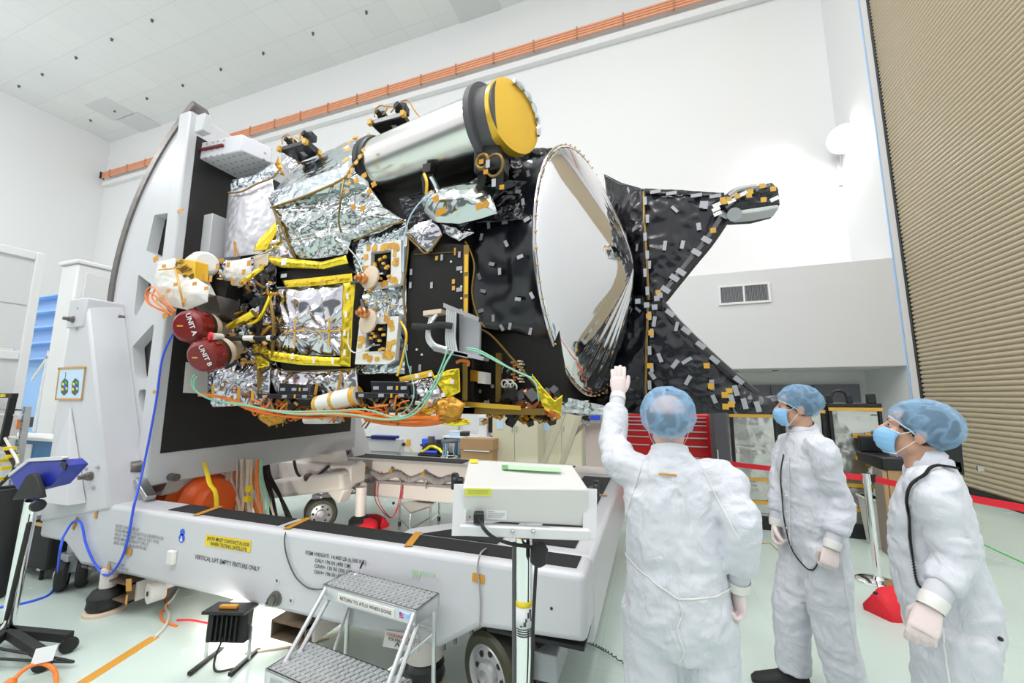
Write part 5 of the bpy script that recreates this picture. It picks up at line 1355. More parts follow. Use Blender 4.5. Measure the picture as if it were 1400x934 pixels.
F('clear_bag', [(574, 272), (590, 258), (622, 252), (655, 250), (672, 266), (680, 292), (655, 300), (628, 306), (596, 304), (580, 292)], 'foil_green', 2.58, amp=.02, bulge=.10, bw=.1, sc=4.5, seed=13)
dots('kapton_tape', [(596, 272), (606, 288), (655, 282), (664, 279), (600, 291)], 'kapton', 2.46, .05, an=.2)
F('silver_flap', [(554, 318), (572, 304), (600, 298), (604, 320), (584, 346), (570, 334)], 'foil_silver', 2.62, amp=.022, bulge=.05, seed=14)
F('silver_flap', [(600, 300), (640, 305), (648, 318), (628, 330), (606, 318)], 'foil_silver', 2.64, amp=.03, bulge=.04, seed=15)
seam('gold_seam', [(554, 320, 2.6), (570, 336, 2.6), (584, 346, 2.6), (604, 321, 2.6)], 'bronze', .007)
seam('blue_wire', [(600, 265, 2.55), (580, 272, 2.52), (564, 290, 2.52), (556, 310, 2.55), (552, 336, 2.6), (551, 372, 2.6)], 'paper_blue', .006)

# front face, left of centre: harness jungle
F('crumpled_blanket', [(300, 356), (378, 352), (378, 505), (330, 502), (286, 474), (292, 400)], 'foil_silver', 2.74, amp=.06, bulge=.02, sc=7, seed=16)
F('silver_blanket', [(284, 480), (326, 498), (370, 503), (368, 552), (290, 557), (283, 546)], 'foil_silver', 2.66, amp=.03, bulge=.05, sc=6, seed=17)
dots('tape_strip', [(291, 536), (326, 540), (345, 545)], 'tape_amber', 2.56, .035, h=.14)
dots('tape_strip', [(317, 548)], 'kapton', 2.55, .03, h=.10)
def clutter(name, l, n, m, seed, y=2.66, r=(.006, .014), L=(.08, .25), dy=.08):
    rd = random.Random(seed); b = TANGLE; b.cur = m; xs = [q[0] for q in l]; ys = [q[1] for q in l]
    for _ in range(n):
        x, yy = rd.uniform(min(xs), max(xs)), rd.uniform(min(ys), max(ys)); c = P(x, yy, y + rd.uniform(-dy, dy))
        a = rd.uniform(0, PI); d = V(math.cos(a), rd.uniform(-.3, .3), math.sin(a)) * rd.uniform(*L); k = V(rd.uniform(-.05, .05), -.03, rd.uniform(-.05, .05))
        b.tube(catmull([c - d / 2, c + k, c + d / 2], 4), rd.uniform(*r), 6)
def chips(name, l, n, m, seed, y=2.64, s=(.02, .05), dy=.06, t=.012):
    rd = random.Random(seed); xs = [q[0] for q in l]; ys = [q[1] for q in l]; b = TANGLE; b.cur = m
    for _ in range(n):
        c = P(rd.uniform(min(xs), max(xs)), rd.uniform(min(ys), max(ys)), y + rd.uniform(-dy, dy))
        u = V(rd.uniform(-1, 1), rd.uniform(-.4, .4), rd.uniform(-1, 1)).normalized(); v = u.orthogonal()
        b.obox(c, u, v, u.cross(v), rd.uniform(*s), rd.uniform(*s), t)
zone = [(300, 385), (376, 500)]
clutter('wire_harness', zone, 26, 'black_rubber', 20); clutter('wire_harness', zone, 14, 'bronze', 21, r=(.008, .018)); clutter('wire_harness', zone, 10, 'kapton', 22)
chips('connector', zone, 16, 'black_paint', 23, s=(.04, .09), t=.05); chips('tape_patch', zone, 40, 'tape_orange', 24); chips('tape_patch', zone, 18, 'tape_grey', 25, s=(.02, .06))
chips('tape_patch', [(300, 355), (376, 400)], 14, 'tape_amber', 26)
F('crumpled_foil', [(345, 470), (372, 480), (368, 500), (352, 505)], 'foil_yellow', 2.6, amp=.03, bulge=.02, seed=27)
seam('gold_strut', [(314, 447, 2.5), (330, 438, 2.48), (347, 428, 2.5)], 'foil_yellow', .033, n=10)
seam('gold_strut', [(340, 443, 2.52), (356, 434, 2.54), (372, 400, 2.6)], 'foil_yellow', .016, n=8)
b = MB(); b.tube([P(301, 463, 2.46), P(376, 462, 2.56)], .022, 12); pol = b.build('black_pole', 'black_paint', SC_, smooth=True)
for q0_, q1_ in (((334, 462.3, 2.5), (348, 462.2, 2.52)), ((366, 462, 2.54), (371, 462, 2.55))): MB().tube([P(*q0_), P(*q1_)], .0235, 12).build('white_band', 'tape_white', pol)
seam('black_strut', [(360, 380, 2.62), (358, 420, 2.58), (352, 470, 2.6)], 'black_paint', .02, n=8)
seam('bronze_strip', [(366, 395, 2.6), (374, 440, 2.58), (372, 490, 2.6)], 'bronze', .014, n=6); seam('bronze_strip', [(356, 470, 2.6), (354, 510, 2.62), (355, 545, 2.64)], 'bronze', .018, n=6)

# centre panel
F('gold_roll', [(366, 350), (384, 352), (440, 358), (473, 349), (476, 360), (442, 368), (384, 366), (368, 360)], 'foil_yellow', 2.62, amp=.012, bulge=.03, bw=.03, seed=30)
dots('tape_patch', [(388, 358)], 'tape_white', 2.56, .06)
plate('radiator_strip', [(380, 372), (472, 358), (484, 373), (390, 391)], 'panel_black', 2.68, .05)
dots('tape_patch', [(388, 377)], 'tape_white', 2.672, .07, h=.035)
F('gold_strip', [(386, 384), (481, 374), (482, 385), (440, 390), (390, 393)], 'foil_yellow', 2.65, amp=.006, bulge=.01, seed=31)
dots('tape_patch', [(420, 386), (440, 384), (460, 381)], 'tape_amber', 2.62, .025)
F('silver_blanket', [(378, 392), (470, 388), (467, 488), (420, 488), (370, 482), (374, 440)], 'foil_silver', 2.68, amp=.016, bulge=.08, bw=.14, sc=3.5, seed=32, stars=[P(403, 452, 2.66), P(450, 452, 2.66)])
for cx, cy in ((403, 452), (450, 452)):
    b = MB(); yy = 2.565
    b.bar(P(cx - (9 if cx < 420 else 14), cy + 1, yy), P(cx + (12 if cx < 420 else 14), cy, yy), .014, .004, (0, 1, 0)); b.bar(P(cx + 1, cy - 15, yy), P(cx - 1, cy + 18, yy), .014, .004, (0, 1, 0)); b.build('tape_cross', 'tape_amber', SC_)
dots('tape_patch', [(391, 453), (415, 451), (404, 437), (402, 469), (437, 453), (463, 451), (450, 437), (449, 470)], 'tape_amber', 2.56, .028)
F('gold_strip', [(469, 386), (486, 384), (482, 440), (479, 502), (464, 500), (467, 440)], 'foil_yellow', 2.60, amp=.01, bulge=.02, bw=.03, seed=33)
F('gold_strip', [(374, 480), (420, 487), (466, 489), (466, 501), (410, 499), (366, 493)], 'foil_yellow', 2.60, amp=.010, bulge=.02, bw=.03, seed=34)
dots('tape_patch', [(400, 487), (429, 492), (455, 494), (475, 405), (473, 430), (471, 482), (471, 455)], 'tape_white', 2.57, .022, h=.05)
plate('radiator_strip', [(382, 497), (463, 501), (464, 507), (396, 508), (386, 504)], 'panel_black', 2.66, .04)
F('silver_blanket', [(370, 497), (395, 509), (488, 503), (491, 542), (440, 543), (382, 546), (369, 520)], 'foil_silver', 2.67, amp=.035, bulge=.05, sc=5, seed=35)
seam('gold_seam', [(384, 507, 2.64), (420, 508, 2.63), (487, 504, 2.63)], 'bronze', .007)
b = MB(); b.tube(catmull(pp([(467, 508), (463, 530), (458, 560)], 2.59)), .016, 6, flat=.2); b.tube(catmull(pp([(434, 524), (430, 545), (428, 566)], 2.59)), .016, 6, flat=.2); b.build('tape_strip', 'tape_amber', SC_)
plate('dark_gap', [(484, 380), (494, 380), (490, 500), (480, 500)], 'panel_black', 2.69, .03)

# thruster windows with white frames
F('blue_foil', [(478, 322), (520, 307), (556, 300), (556, 512), (484, 512), (492, 420)], 'foil_blue', 2.71, amp=.04, bulge=.01, sc=8, seed=40)
def window(o, i, disc, knob, nm):
    ob = bpy.data.objects.new('thruster_window', None); COL.objects.link(ob); ob.parent = SC_; ob.location = P(*o[0], 2.62) - world_loc(SC_)
    b = MB(); prism_holes(b, [pp(o, 2.60), pp(i, 2.60)], (0, .05, 0)); b.build('window_frame', 'blanket_white', ob)
    plate('window_recess', i, 'panel_black', 2.655, .02, ob)
    return ob
def frame_tape(ob, o, i, n, seed, y=2.596):
    rd = random.Random(seed); la, lb = [], []
    N_ = len(o)
    for k in range(n):
        s = rd.random() * N_; e = int(s); t = s - e
        a = V(*o[e], 0).lerp(V(*o[(e + 1) % N_], 0), t); c = V(*i[e], 0).lerp(V(*i[(e + 1) % N_], 0), t); q = a.lerp(c, rd.uniform(.25, .75))
        (la if rd.random() < .5 else lb).append((P(q.x, q.y, y), (1, 0, rd.uniform(-.2, .2)), (0, 0, 1), rd.uniform(.03, .05), rd.uniform(.03, .05)))
    patches('tape_patch', la, 'tape_orange', ob, .003); patches('tape_patch', lb, 'tape_amber', ob, .003)
o1, i1 = [(496, 338), (548, 327), (549, 378), (547, 388), (500, 396)], [(507, 345), (535, 341), (534, 378), (528, 384), (506, 388)]
o2, i2_ = [(492, 436), (545, 432), (540, 492), (530, 498), (485, 498)], [(502, 444), (530, 442), (528, 476), (526, 480), (499, 481)]
for o, i, sd_ in ((o1, i1, 1), (o2, i2_, 2)):
    ob = window(o, i, None, None, ''); frame_tape(ob, o, i, 34, sd_)
    c = sum((V(*q, 0) for q in i), Vector()) / len(i)
    b = TANGLE; b.cur = 'black_paint'; rd = random.Random(sd_ + 5)
    for _ in range(12):
        q = P(c.x + rd.uniform(-11, 11), c.y + rd.uniform(-17, 14), 2.62); b.obox(q, (1, 0, rd.uniform(-.4, .4)), (0, 1, 0), (0, 0, 1), rd.uniform(.02, .06), .05, rd.uniform(.02, .06))
    b.cur = 'tape_amber'
    for _ in range(9):
        q = P(c.x + rd.uniform(-10, 10), c.y + rd.uniform(-16, 14), 2.585); b.obox(q, (1, 0, rd.uniform(-.4, .4)), (0, 1, 0), (0, 0, 1), .026, .02, .02)
    b = MB(); b.bar(P(c.x - 10, c.y + 8, 2.57), P(c.x + 2, c.y + 7, 2.57), .014); b.build('feed_pipe', 'chrome', ob)
for (cx, cy), (kx, ky), tl in (((505, 379), (497, 381), (480, 388)), ((502, 439), (499, 428), (494, 410))):
    ob = bpy.data.objects.new('thruster_gimbal', None); COL.objects.link(ob); ob.parent = SC_; c = P(cx, cy, 2.56); ob.location = c - world_loc(SC_)
    b = MB(); b.lathe([(.001, .02), (.095, .02), (.098, .0), (.06, -.012), (.001, -.012)], c, (.2, 1, -.1), 28); b.build('gimbal_disc', 'cable_beige', ob, smooth=True)
    q = P(kx, ky, 2.53); b = MB(); b.lathe([(.022, .03), (.042, .0), (.044, -.02), (.036, -.03), (.036, -.05), (.018, -.055), (.018, -.075), (.001, -.075)], q, (.3, .9, .1), 18); b.build('copper_cup', 'copper', ob, smooth=True)
    b = MB(); b.ball(q + V(-.035, -.04, -.015), .013, 6); b.build('blue_tip', 'blue_wire', ob)
    b = MB(); b.cyl(q, P(*tl, 2.55), .018, .012, 10); b.build('thruster_nozzle', 'charcoal', ob, smooth=True)
seam('clear_line', [(478, 440, 2.6), (476, 470, 2.58), (484, 482, 2.57), (500, 478, 2.57), (512, 470, 2.58)], 'cable_white', .006)
chips('tape_patch', [(492, 398), (548, 428)], 9, 'tape_amber', 44, y=2.62, s=(.02, .04), t=.004)
seam('gold_seam', [(556, 302, 2.66), (558, 340, 2.64), (552, 400, 2.64), (555, 440, 2.64)], 'bronze', .009); seam('gold_seam', [(548, 440, 2.62), (556, 460, 2.6), (548, 500, 2.6), (543, 514, 2.6)], 'foil_gold', .010)
seam('gold_seam', [(484, 330, 2.66), (520, 312, 2.64), (556, 302, 2.64)], 'bronze', .007)

# black instrument panel, its rail and fittings
bp_ = plate('black_panel', [(562, 346), (578, 332), (637, 334), (632, 507), (553, 514), (556, 420)], 'panel_black', 2.665, .06)
dots('tape_patch', [(604, 352), (628, 348), (590, 390), (562, 372), (561, 390), (574, 503), (561, 505), (556, 475)], 'tape_grey', 2.66, .022, h=.05, parent=bp_)
dots('tape_patch', [(628, 367), (628, 396)], 'tape_grey', 2.66, .05, h=.03, parent=bp_)
dots('tape_patch', [(620, 394), (597, 353), (620, 385)], 'tape_amber', 2.66, .025, h=.035, parent=bp_); dots('tape_patch', [(622, 344)], 'tape_orange', 2.66, .016, h=.06, parent=bp_)
seam('gold_seam', [(566, 348, 2.66), (600, 346, 2.66), (632, 344, 2.66)], 'bronze', .003, parent=bp_, k=2)
b = MB()
for q in ((590, 342), (617, 358), (631, 372), (631, 392), (631, 408), (631, 424), (577, 485), (570, 478)): c = P(*q, 2.664); b.cyl(c, c - V(0, .006, 0), .009, n=10)
b.build('bolt', 'cable_white', bp_)
b = MB(); b.hexa([P(634, 335, 2.63), P(641, 335, 2.63), P(641, 335, 2.72), P(634, 335, 2.72), P(632, 548, 2.63), P(639, 548, 2.63), P(639, 548, 2.72), P(632, 548, 2.72)]); b.build('gold_rail', 'bronze', SC_)
dots('rail_tape', [(637.5, 360), (637.5, 390), (637, 420)], 'foil_gold', 2.628, .03, h=.14); dots('rail_tape', [(634, 462)], 'tape_white', 2.625, .028, h=.2)
mf = plate('manifold_plate', [(606, 414), (655, 434), (654, 440), (606, 420)], 'steel', 2.52, .04)
plate('manifold_back', [(628, 430), (656, 440), (655, 488), (628, 482)], 'tape_grey', 2.60, .03, mf)
for k in range(5):
    e = k * 3.2
    b = MB(); b.tube(catmull(pp([(612 + e * .9, 418 + e * .45), (611 + e * .9, 440), (610 + e * .9, 462), (612 + e, 482)], 2.53)), .0085, 8); b.build('manifold_pipe', 'alu', mf, smooth=True)
for k in range(4):
    e = k * 3
    b = MB(); b.tube(catmull(pp([(598 - e, 430 + e * .3), (588 - e * .5, 446 + e), (588 - e * .3, 460 + e * .9), (596, 471 + e * .8), (612, 476 + e * .8)], 2.52 + .01 * k)), .010, 8); b.build('manifold_pipe', 'alu', mf, smooth=True)
plate('pipe_flange', [(590, 472), (640, 484), (640, 490), (592, 480)], 'steel', 2.50, .06, mf, .004)
plate('cream_block', [(578, 425), (603, 422), (603, 428), (578, 432)], 'cable_beige', 2.52, .08, mf, .004)
b = MB(); b.tube(catmull(pp([(563, 446), (585, 447), (600, 444), (618, 446)], 2.48)), .024, 6, flat=.3); b.build('black_strap', 'black_matte', mf, smooth=True)
plate('clear_plate', [(618, 478), (662, 488), (660, 493), (620, 484)], 'alu', 2.5, .1, mf)

# lower right bay
b = MB(); b.box(P(679, 500, 2.94).x, P(686, 500, 2.94).x, 2.92, 2.97, P(680, 550, 2.94).z, P(680, 483, 2.94).z); b.build('gold_rail', 'bronze', SC_)
b = MB(); b.hexa([P(634, 549, 2.70), P(712, 555, 2.70), P(712, 555, 2.76), P(634, 549, 2.76), P(634, 556, 2.70), P(712, 561, 2.70), P(712, 561, 2.76), P(634, 556, 2.76)][4:] + [P(634, 549, 2.70), P(712, 555, 2.70), P(712, 555, 2.76), P(634, 549, 2.76)]); b.build('gold_rail', 'foil_gold', SC_)
ib = plate('white_box', [(653, 508), (663, 509), (663, 525), (653, 524)], 'blanket_white', 2.80, .12); plate('kapton_box', [(643, 506), (653, 507), (653, 522), (643, 521)], 'kapton', 2.79, .12)
b = MB()
for k in range(7): q = P(703 + (k % 2) * 3, 496 + k * 4, 2.93); b.box(q.x - .02, q.x + .02, 2.9, 2.98, q.z - .008, q.z + .008)
b.build('comb_teeth', 'copper', SC_)
b = MB()
for k in range(8): q = P(711 + (k % 2) * 2, 494 + k * 4, 2.93); b.box(q.x - .012, q.x + .012, 2.9, 2.98, q.z - .006, q.z + .006)
b.build('comb_teeth', 'cable_beige', SC_)
b = MB()
for k in range(4): b.torus(P(690 + k * 4, 525 + (k % 2) * 4, 2.88), (.3, 1, .2), .03, .007, 16, 6)
b.build('cable_coil', 'cable_white', SC_, smooth=True)
chips('copper_part', [(695, 530), (760, 575)], 24, 'copper', 51, y=2.86, s=(.03, .08), t=.02); chips('black_part', [(690, 535), (760, 575)], 20, 'black_paint', 52, y=2.86, s=(.04, .12), t=.05)
chips('kapton_part', [(640, 560), (765, 578)], 26, 'kapton', 53, y=2.80, s=(.02, .05), t=.02); chips('tape_patch', [(642, 500), (700, 555)], 8, 'tape_grey', 54, y=2.95, s=(.02, .04), t=.004, dy=.01)
seam('orange_wiring', [(624, 496, 2.62), (630, 493, 2.62), (640, 494, 2.62), (640, 500, 2.64)], 'orange_wire', .012)
F('gold_flap', [(590, 516), (612, 506), (628, 503), (629, 536), (612, 546), (602, 532)], 'foil_yellow', 2.60, amp=.02, bulge=.03, seed=55)
F('gold_flap', [(545, 516), (590, 506), (594, 514), (560, 521), (547, 522)], 'foil_gold', 2.61, amp=.012, bulge=.02, seed=56)
dots('tape_patch', [(618, 522), (606, 540), (588, 512), (570, 514)], 'tape_white', 2.56, .03)
F('silver_blanket', [(550, 521), (590, 517), (604, 535), (608, 552), (560, 556), (545, 548)], 'foil_silver', 2.66, amp=.035, bulge=.03, seed=57)
F('yellow_pennant', [(727, 511), (742, 530), (758, 548), (769, 540), (767, 567), (742, 556)], 'foil_yellow', 2.56, amp=.012, bulge=.01, seed=58, sc=12)

# bottom edge: battens, rolls, bundles of wire and hose
for l, y in (([(382, 524), (419, 526), (424, 541), (380, 539)], 2.56), ([(350, 538), (425, 540), (428, 545), (352, 545)], 2.54), ([(405, 540), (422, 528), (426, 552), (408, 556)], 2.58),
             ([(506, 521), (556, 522), (560, 541), (508, 538)], 2.56), ([(482, 536), (556, 538), (560, 544), (484, 545)], 2.54), ([(545, 536), (562, 525), (566, 552), (548, 556)], 2.58)):
    o = plate('black_batten', l, 'mli_soft', y, .07, bevel=.006)
    lx = min(q[0] for q in l); hx = max(q[0] for q in l); ly = sum(q[1] for q in l) / len(l)
    dots('tape_patch', [(lx + (hx - lx) * t_, ly) for t_ in (.15, .5, .85)], 'tape_grey', y - .003, .05, h=.024, parent=o)
    dots('tape_patch', [(lx + (hx - lx) * .68, ly)], 'tape_amber', y - .004, .018, h=.03, parent=o)
seam('white_roll', [(436, 554, 2.58), (462, 547, 2.56), (490, 541, 2.58)], 'blanket_white', .075, n=16)
seam('tape_band', [(436, 554, 2.58), (441, 552.6, 2.578)], 'tape_amber', .078, n=16); seam('tape_band', [(483, 542.5, 2.576), (490, 541, 2.58)], 'tape_amber', .078, n=16); seam('tape_band', [(458, 548, 2.563), (462, 547, 2.56)], 'tape_amber', .078, n=16)
seam('white_roll', [(418, 574, 2.66), (440, 574, 2.66), (464, 573, 2.66)], 'blanket_white', .035, n=12)
F('kapton_bundle', [(352, 558), (372, 560), (398, 564), (386, 578), (368, 583), (355, 574)], 'kapton', 2.56, amp=.04, bulge=.06, bw=.05, sc=12, seed=60)
F('kapton_bundle', [(596, 546), (620, 542), (636, 552), (630, 572), (612, 580), (596, 572)], 'kapton', 2.58, amp=.04, bulge=.08, bw=.05, sc=12, seed=61)
F('kapton_bundle', [(614, 571), (640, 573), (644, 580), (622, 583), (604, 580)], 'foil_yellow', 2.60, amp=.02, bulge=.03, seed=62)
F('kapton_bundle', [(560, 562), (592, 554), (600, 562), (575, 574)], 'foil_yellow', 2.62, amp=.03, bulge=.02, seed=63)
rd = random.Random(9)
base = [(272, 540), (292, 541), (312, 546), (345, 557), (385, 566), (430, 568), (480, 566), (525, 570), (560, 575), (600, 573)]
for k in range(6):
    l = [(x, y + rd.uniform(-4, 4) * (0.3 if i < 3 else 1), 2.50 + rd.uniform(0, .05)) for i, (x, y) in enumerate(base)]
    seam('orange_bundle', l if k % 2 else l[2:], 'orange_wire', rd.choice([.008, .012]), n=6)
seam('orange_strip', [(500, 573, 2.60), (530, 578, 2.58), (575, 580, 2.58), (610, 575, 2.6)], 'orange_wire', .02, n=8)
clutter('kapton_wire', [(350, 550), (600, 572)], 46, 'orange_wire', 64, y=2.6, r=(.004, .008), L=(.06, .16)); clutter('kapton_wire', [(350, 550), (600, 574)], 30, 'bronze', 65, y=2.62, r=(.005, .01))
chips('connector', [(352, 548), (600, 566)], 34, 'tape_white', 66, y=2.64, s=(.02, .06), t=.02); chips('connector', [(352, 545), (600, 562)], 40, 'black_paint', 67, y=2.68, s=(.04, .1), t=.05)
chips('tape_patch', [(352, 545), (600, 575)], 26, 'tape_amber', 68, y=2.58, s=(.02, .045), t=.006)
for l, r in (([(266, 512, 2.36), (262, 522, 2.36), (268, 535, 2.38), (290, 547, 2.42), (330, 552, 2.48), (380, 562, 2.48), (450, 562, 2.46), (500, 560, 2.46), (540, 571, 2.48), (565, 562, 2.46), (590, 530, 2.44), (606, 495, 2.46), (611, 478, 2.48)], .010),
             ([(270, 514, 2.35), (265, 524, 2.35), (272, 538, 2.37), (300, 549, 2.42), (340, 555, 2.48), (400, 566, 2.47), (470, 566, 2.45), (530, 574, 2.47), (568, 565, 2.45), (594, 530, 2.43), (610, 496, 2.45), (620, 480, 2.48)], .012),
             ([(638, 476, 2.5), (652, 478, 2.5), (672, 488, 2.52), (700, 505, 2.56), (722, 515, 2.56), (733, 526, 2.56), (737, 548, 2.58)], .010), ([(638, 478, 2.5), (655, 482, 2.5), (690, 500, 2.53), (720, 514, 2.56), (728, 516, 2.56)], .010),
             ([(553, 470, 2.58), (557, 495, 2.56), (561, 510, 2.56), (566, 535, 2.54), (560, 556, 2.5), (540, 571, 2.48)], .006)):
    seam('green_hose', l, 'green_hose', r * .62, n=8)

# thruster arm at the left: white bags, drums and red covers
b = MB(); b.prism([P(222, 366, 2.34), P(240, 360, 2.34), P(262, 376, 2.34), (P(272, 398, 2.34)), P(256, 414, 2.34), P(224, 408, 2.34)], (-.02, .16, 0)); b.build('bag_core', 'blanket_white', SC_)
bag = F('white_bag', [(217, 358), (240, 353), (243, 372), (268, 380), (287, 392), (284, 413), (256, 424), (218, 415), (211, 385)], 'blanket_white', 2.30, amp=.02, bulge=.07, sc=4, seed=70)
dots('tape_patch', [(224, 364), (230, 398), (252, 411), (266, 388), (282, 394), (240, 389), (222, 406), (216, 410)], 'tape_orange', 2.215, .05, h=.03, parent=bag)
seam('tape_line', [(217, 369, 2.23), (240, 367, 2.23)], 'tape_amber', .007, parent=bag); seam('tape_line', [(240, 368, 2.23), (246, 395, 2.21), (251, 420, 2.27)], 'tape_amber', .008, parent=bag)
plate('gold_box', [(241, 353), (266, 356), (266, 382), (240, 373)], 'foil_gold', 2.29, .12, bevel=.006)
chips('gold_box_detail', [(242, 357), (264, 378)], 14, 'bronze', 71, y=2.285, s=(.02, .05), t=.01, dy=.003)
b = MB(); b.lathe([(.001, -.02), (.10, -.02), (.118, .02), (.122, .14), (.105, .2), (.08, .22), (.001, .22)], P(270, 366, 2.46), (1, -.25, .05), 30); dr_ = b.build('white_drum', 'blanket_white', SC_, smooth=True)
dots('tape_patch', [(297, 365), (278, 378), (262, 352), (288, 381)], 'tape_orange', 2.325, .035, h=.06, parent=dr_)
F('white_bag', [(310, 358), (342, 352), (345, 380), (330, 392), (312, 390), (302, 378)], 'blanket_white', 2.56, amp=.02, bulge=.07, seed=72)
dots('tape_patch', [(333, 372), (318, 385), (335, 384), (312, 362), (340, 360)], 'tape_orange', 2.47, .04, h=.05)
F('khaki_flap', [(346, 352), (368, 345), (366, 362), (348, 372)], 'cable_beige', 2.6, amp=.006, seed=73)
F('gold_strip', [(326, 386), (344, 372), (362, 360), (360, 368), (342, 382), (330, 390)], 'foil_yellow', 2.52, amp=.01, bulge=.02, seed=74)
F('dark_cloth', [(345, 375), (372, 355), (378, 352), (376, 378), (352, 398)], 'mli_black', 2.62, amp=.02, bulge=.02, seed=75)
def red_cap(px, py, y, r, axis, txt, lab):
    c = P(px, py, y); a = Vector(axis).normalized()
    root = bpy.data.objects.new('thruster', None); COL.objects.link(root); root.parent = SC_; root.location = c - world_loc(SC_)
    b = MB(); b.lathe([(.001, .03), (r * .72, .025), (r * .93, 0), (r, -.04), (r, -.10), (r * 1.02, -.10), (r * 1.02, -.12), (r * .9, -.12)], c, a, 40); cap = b.build('red_cover', 'red_cap', root, smooth=True); cap['label'] = lab
    b = MB(); b.lathe([(r * 1.03, -.118), (r * 1.05, -.13), (r * 1.05, -.15), (r * .9, -.15)], c, a, 40); b.build('seal_ring', 'black_paint', root, smooth=True)
    b = MB(); b.lathe([(r * .93, -.14), (r * .93, -.23), (r * .7, -.27), (r * .5, -.42)], c, a, 36); b.build('thruster_body', 'cable_beige', root, smooth=True)
    rt = V(0, 0, 1).cross(a).normalized(); rt = -rt if rt.x < 0 else rt; u = a.cross(rt); u = -u if u.z < 0 else u
    w = (rt * .35 - u * .94).normalized(); hgt = (rt * .94 + u * .35).normalized()
    text('cover_lettering', txt, c + a * .032 + rt * r * .05 + u * r * .70, r * .42, 'paper', cap, right=w, up=hgt, bold=.02)
    b = MB(); b.obox(c + a * .031 - rt * r * .25, rt, u, a, r * .35, .012, .004); b.build('yellow_mark', 'tape_amber', cap)
    b = MB()
    for k in range(8):
        an = 2 * PI * k / 8; q = c + (rt * math.cos(an) + u * math.sin(an)) * (r * 1.0) - a * .07; b.obox(q, rt * math.cos(an) + u * math.sin(an), a, rt * -math.sin(an) + u * math.cos(an), .03, .05, .03)
    b.build('cover_lug', 'red_cap', cap, bevel=.005)
    return root
red_cap(256, 446, 2.22, .142, (.32, -.93, -.10), 'UNIT A', 'red protective cover, the upper of two')
red_cap(276, 488, 2.22, .134, (.30, -.90, -.30), 'UNIT B', 'red protective cover, the lower of two')
q = P(287.5, 460, 2.24); b = MB(); b.lathe([(.001, .01), (.036, .01), (.036, -.01), (.03, -.012)], q, (-.3, -.9, 0), 24); b.build('red_disc', 'red_cap_light', SC_, smooth=True)
b = MB(); b.cyl(q + V(.004, .012, 0), P(302, 461, 2.36), .03); b.build('cover_post', 'cable_white', SC_, smooth=True)
for l in ([(238, 428, 2.26), (220, 412, 2.24), (205, 400, 2.22), (203, 412, 2.22), (215, 422, 2.24), (236, 430, 2.26)], [(240, 426, 2.25), (222, 408, 2.22), (208, 392, 2.24), (199, 402, 2.24), (204, 416, 2.24), (228, 426, 2.26)], [(236, 432, 2.25), (226, 424, 2.22), (208, 408, 2.22), (212, 396, 2.24)]):
    seam('orange_wiring', l, 'orange_wire', .007)
dots('tape_patch', [(226, 431), (213, 354)], 'tape_orange', 2.24, .07, h=.05, an=.3)
plate('arm_bracket', [(262, 412), (296, 404), (302, 430), (280, 440)], 'steel_dark', 2.44, .2)
plate('arm_bracket', [(284, 380), (312, 384), (306, 420), (290, 420)], 'panel_black', 2.52, .2)
seam('clear_line', [(320, 358, 2.6), (350, 350, 2.58), (372, 340, 2.6)], 'cable_white', .005)

# black blanket between body and dish
TAPE['solo'] = True
DC, DR = V(-.53, 3.84, 2.94), 1.18
DN = V(1, -.2, 0).normalized(); DU = V(0, 0, 1); DV = DU.cross(DN).normalized()
if DV.y > 0: DV = -DV
NA = 96
ry0, ry1, rz0, rz1, rx = 2.78, 4.85, 2.28, 3.76, -1.30
rings = []
for i in range(15):
    t = i / 14; ring = []
    for j in range(NA):
        a = 2 * PI * j / NA; ca, sa = math.cos(a), math.sin(a)
        k = 1 / max(abs(ca), abs(sa)); sy = ca * k; sz = sa * k
        A = V(rx, (ry0 + ry1) / 2 - sy * (ry1 - ry0) / 2, (rz0 + rz1) / 2 + sz * (rz1 - rz0) / 2)
        C = DC + (DV * ca + DU * sa) * (DR * .985) - DN * .02
        p = A.lerp(C, t); rad = (p - V(p.x, 3.84, 2.9)).normalized()
        p += rad * (.05 * math.sin(PI * t) * -1 + .045 * crumple(p, 3.2, 5) * math.sin(PI * min(1, t * 1.0)) ** .5)
        ring.append(p)
    rings.append(ring)
b = MB(); b.loft(rings, False); drum = b.build('black_blanket', 'mli_black', SC_, smooth=True, angle=80, subd=1)
def on_drum(px, py):
    """point of the black blanket seen at a pixel: bilinear search along the ray"""
    r = ray(px, py); best = None
    for i in range(14):
        for j in range(NA):
            p = rings[i][j]; v = p - EYE; t = v.dot(r) / r.length_squared; e = (v - r * t).length
            if t > 0 and (best is None or e < best[0] - .02 or (e < best[0] + .02 and v.length < best[1])): best = (e, v.length, p, r * t + EYE)
    return best[3] + (EYE - best[3]).normalized() * .02
gp = [(658, 324), (692, 333), (711, 351), (672, 361), (683, 371), (660, 398), (708, 409), (727, 404), (674, 435), (686, 448), (697, 446), (725, 453), (707, 471), (725, 490), (752, 493), (745, 505), (755, 520), (748, 533), (757, 541),
      (668, 308), (690, 304), (720, 300), (734, 270), (715, 276), (722, 237), (705, 240), (708, 262), (730, 220), (655, 378), (657, 425)]
nn = V(-.1, -1, .0)
patches('tape_patch', [(on_drum(x, y), V(1, -.1, random.Random(x).uniform(-.35, .6)), V(0, 0, 1), .026 if x % 3 else .05, .055 if x % 3 else .028) for x, y in gp], 'tape_grey', drum)
seam('gold_seam', [(640, 446, 2.74), (668, 456, 2.74), (700, 490, 2.76), (730, 525, 2.85), (760, 560, 3.0)], 'bronze', .008)
seam('gold_seam', [(636, 330, 2.68), (648, 360, 2.70), (645, 400, 2.70), (652, 430, 2.72), (662, 447, 2.74)], 'bronze', .008)
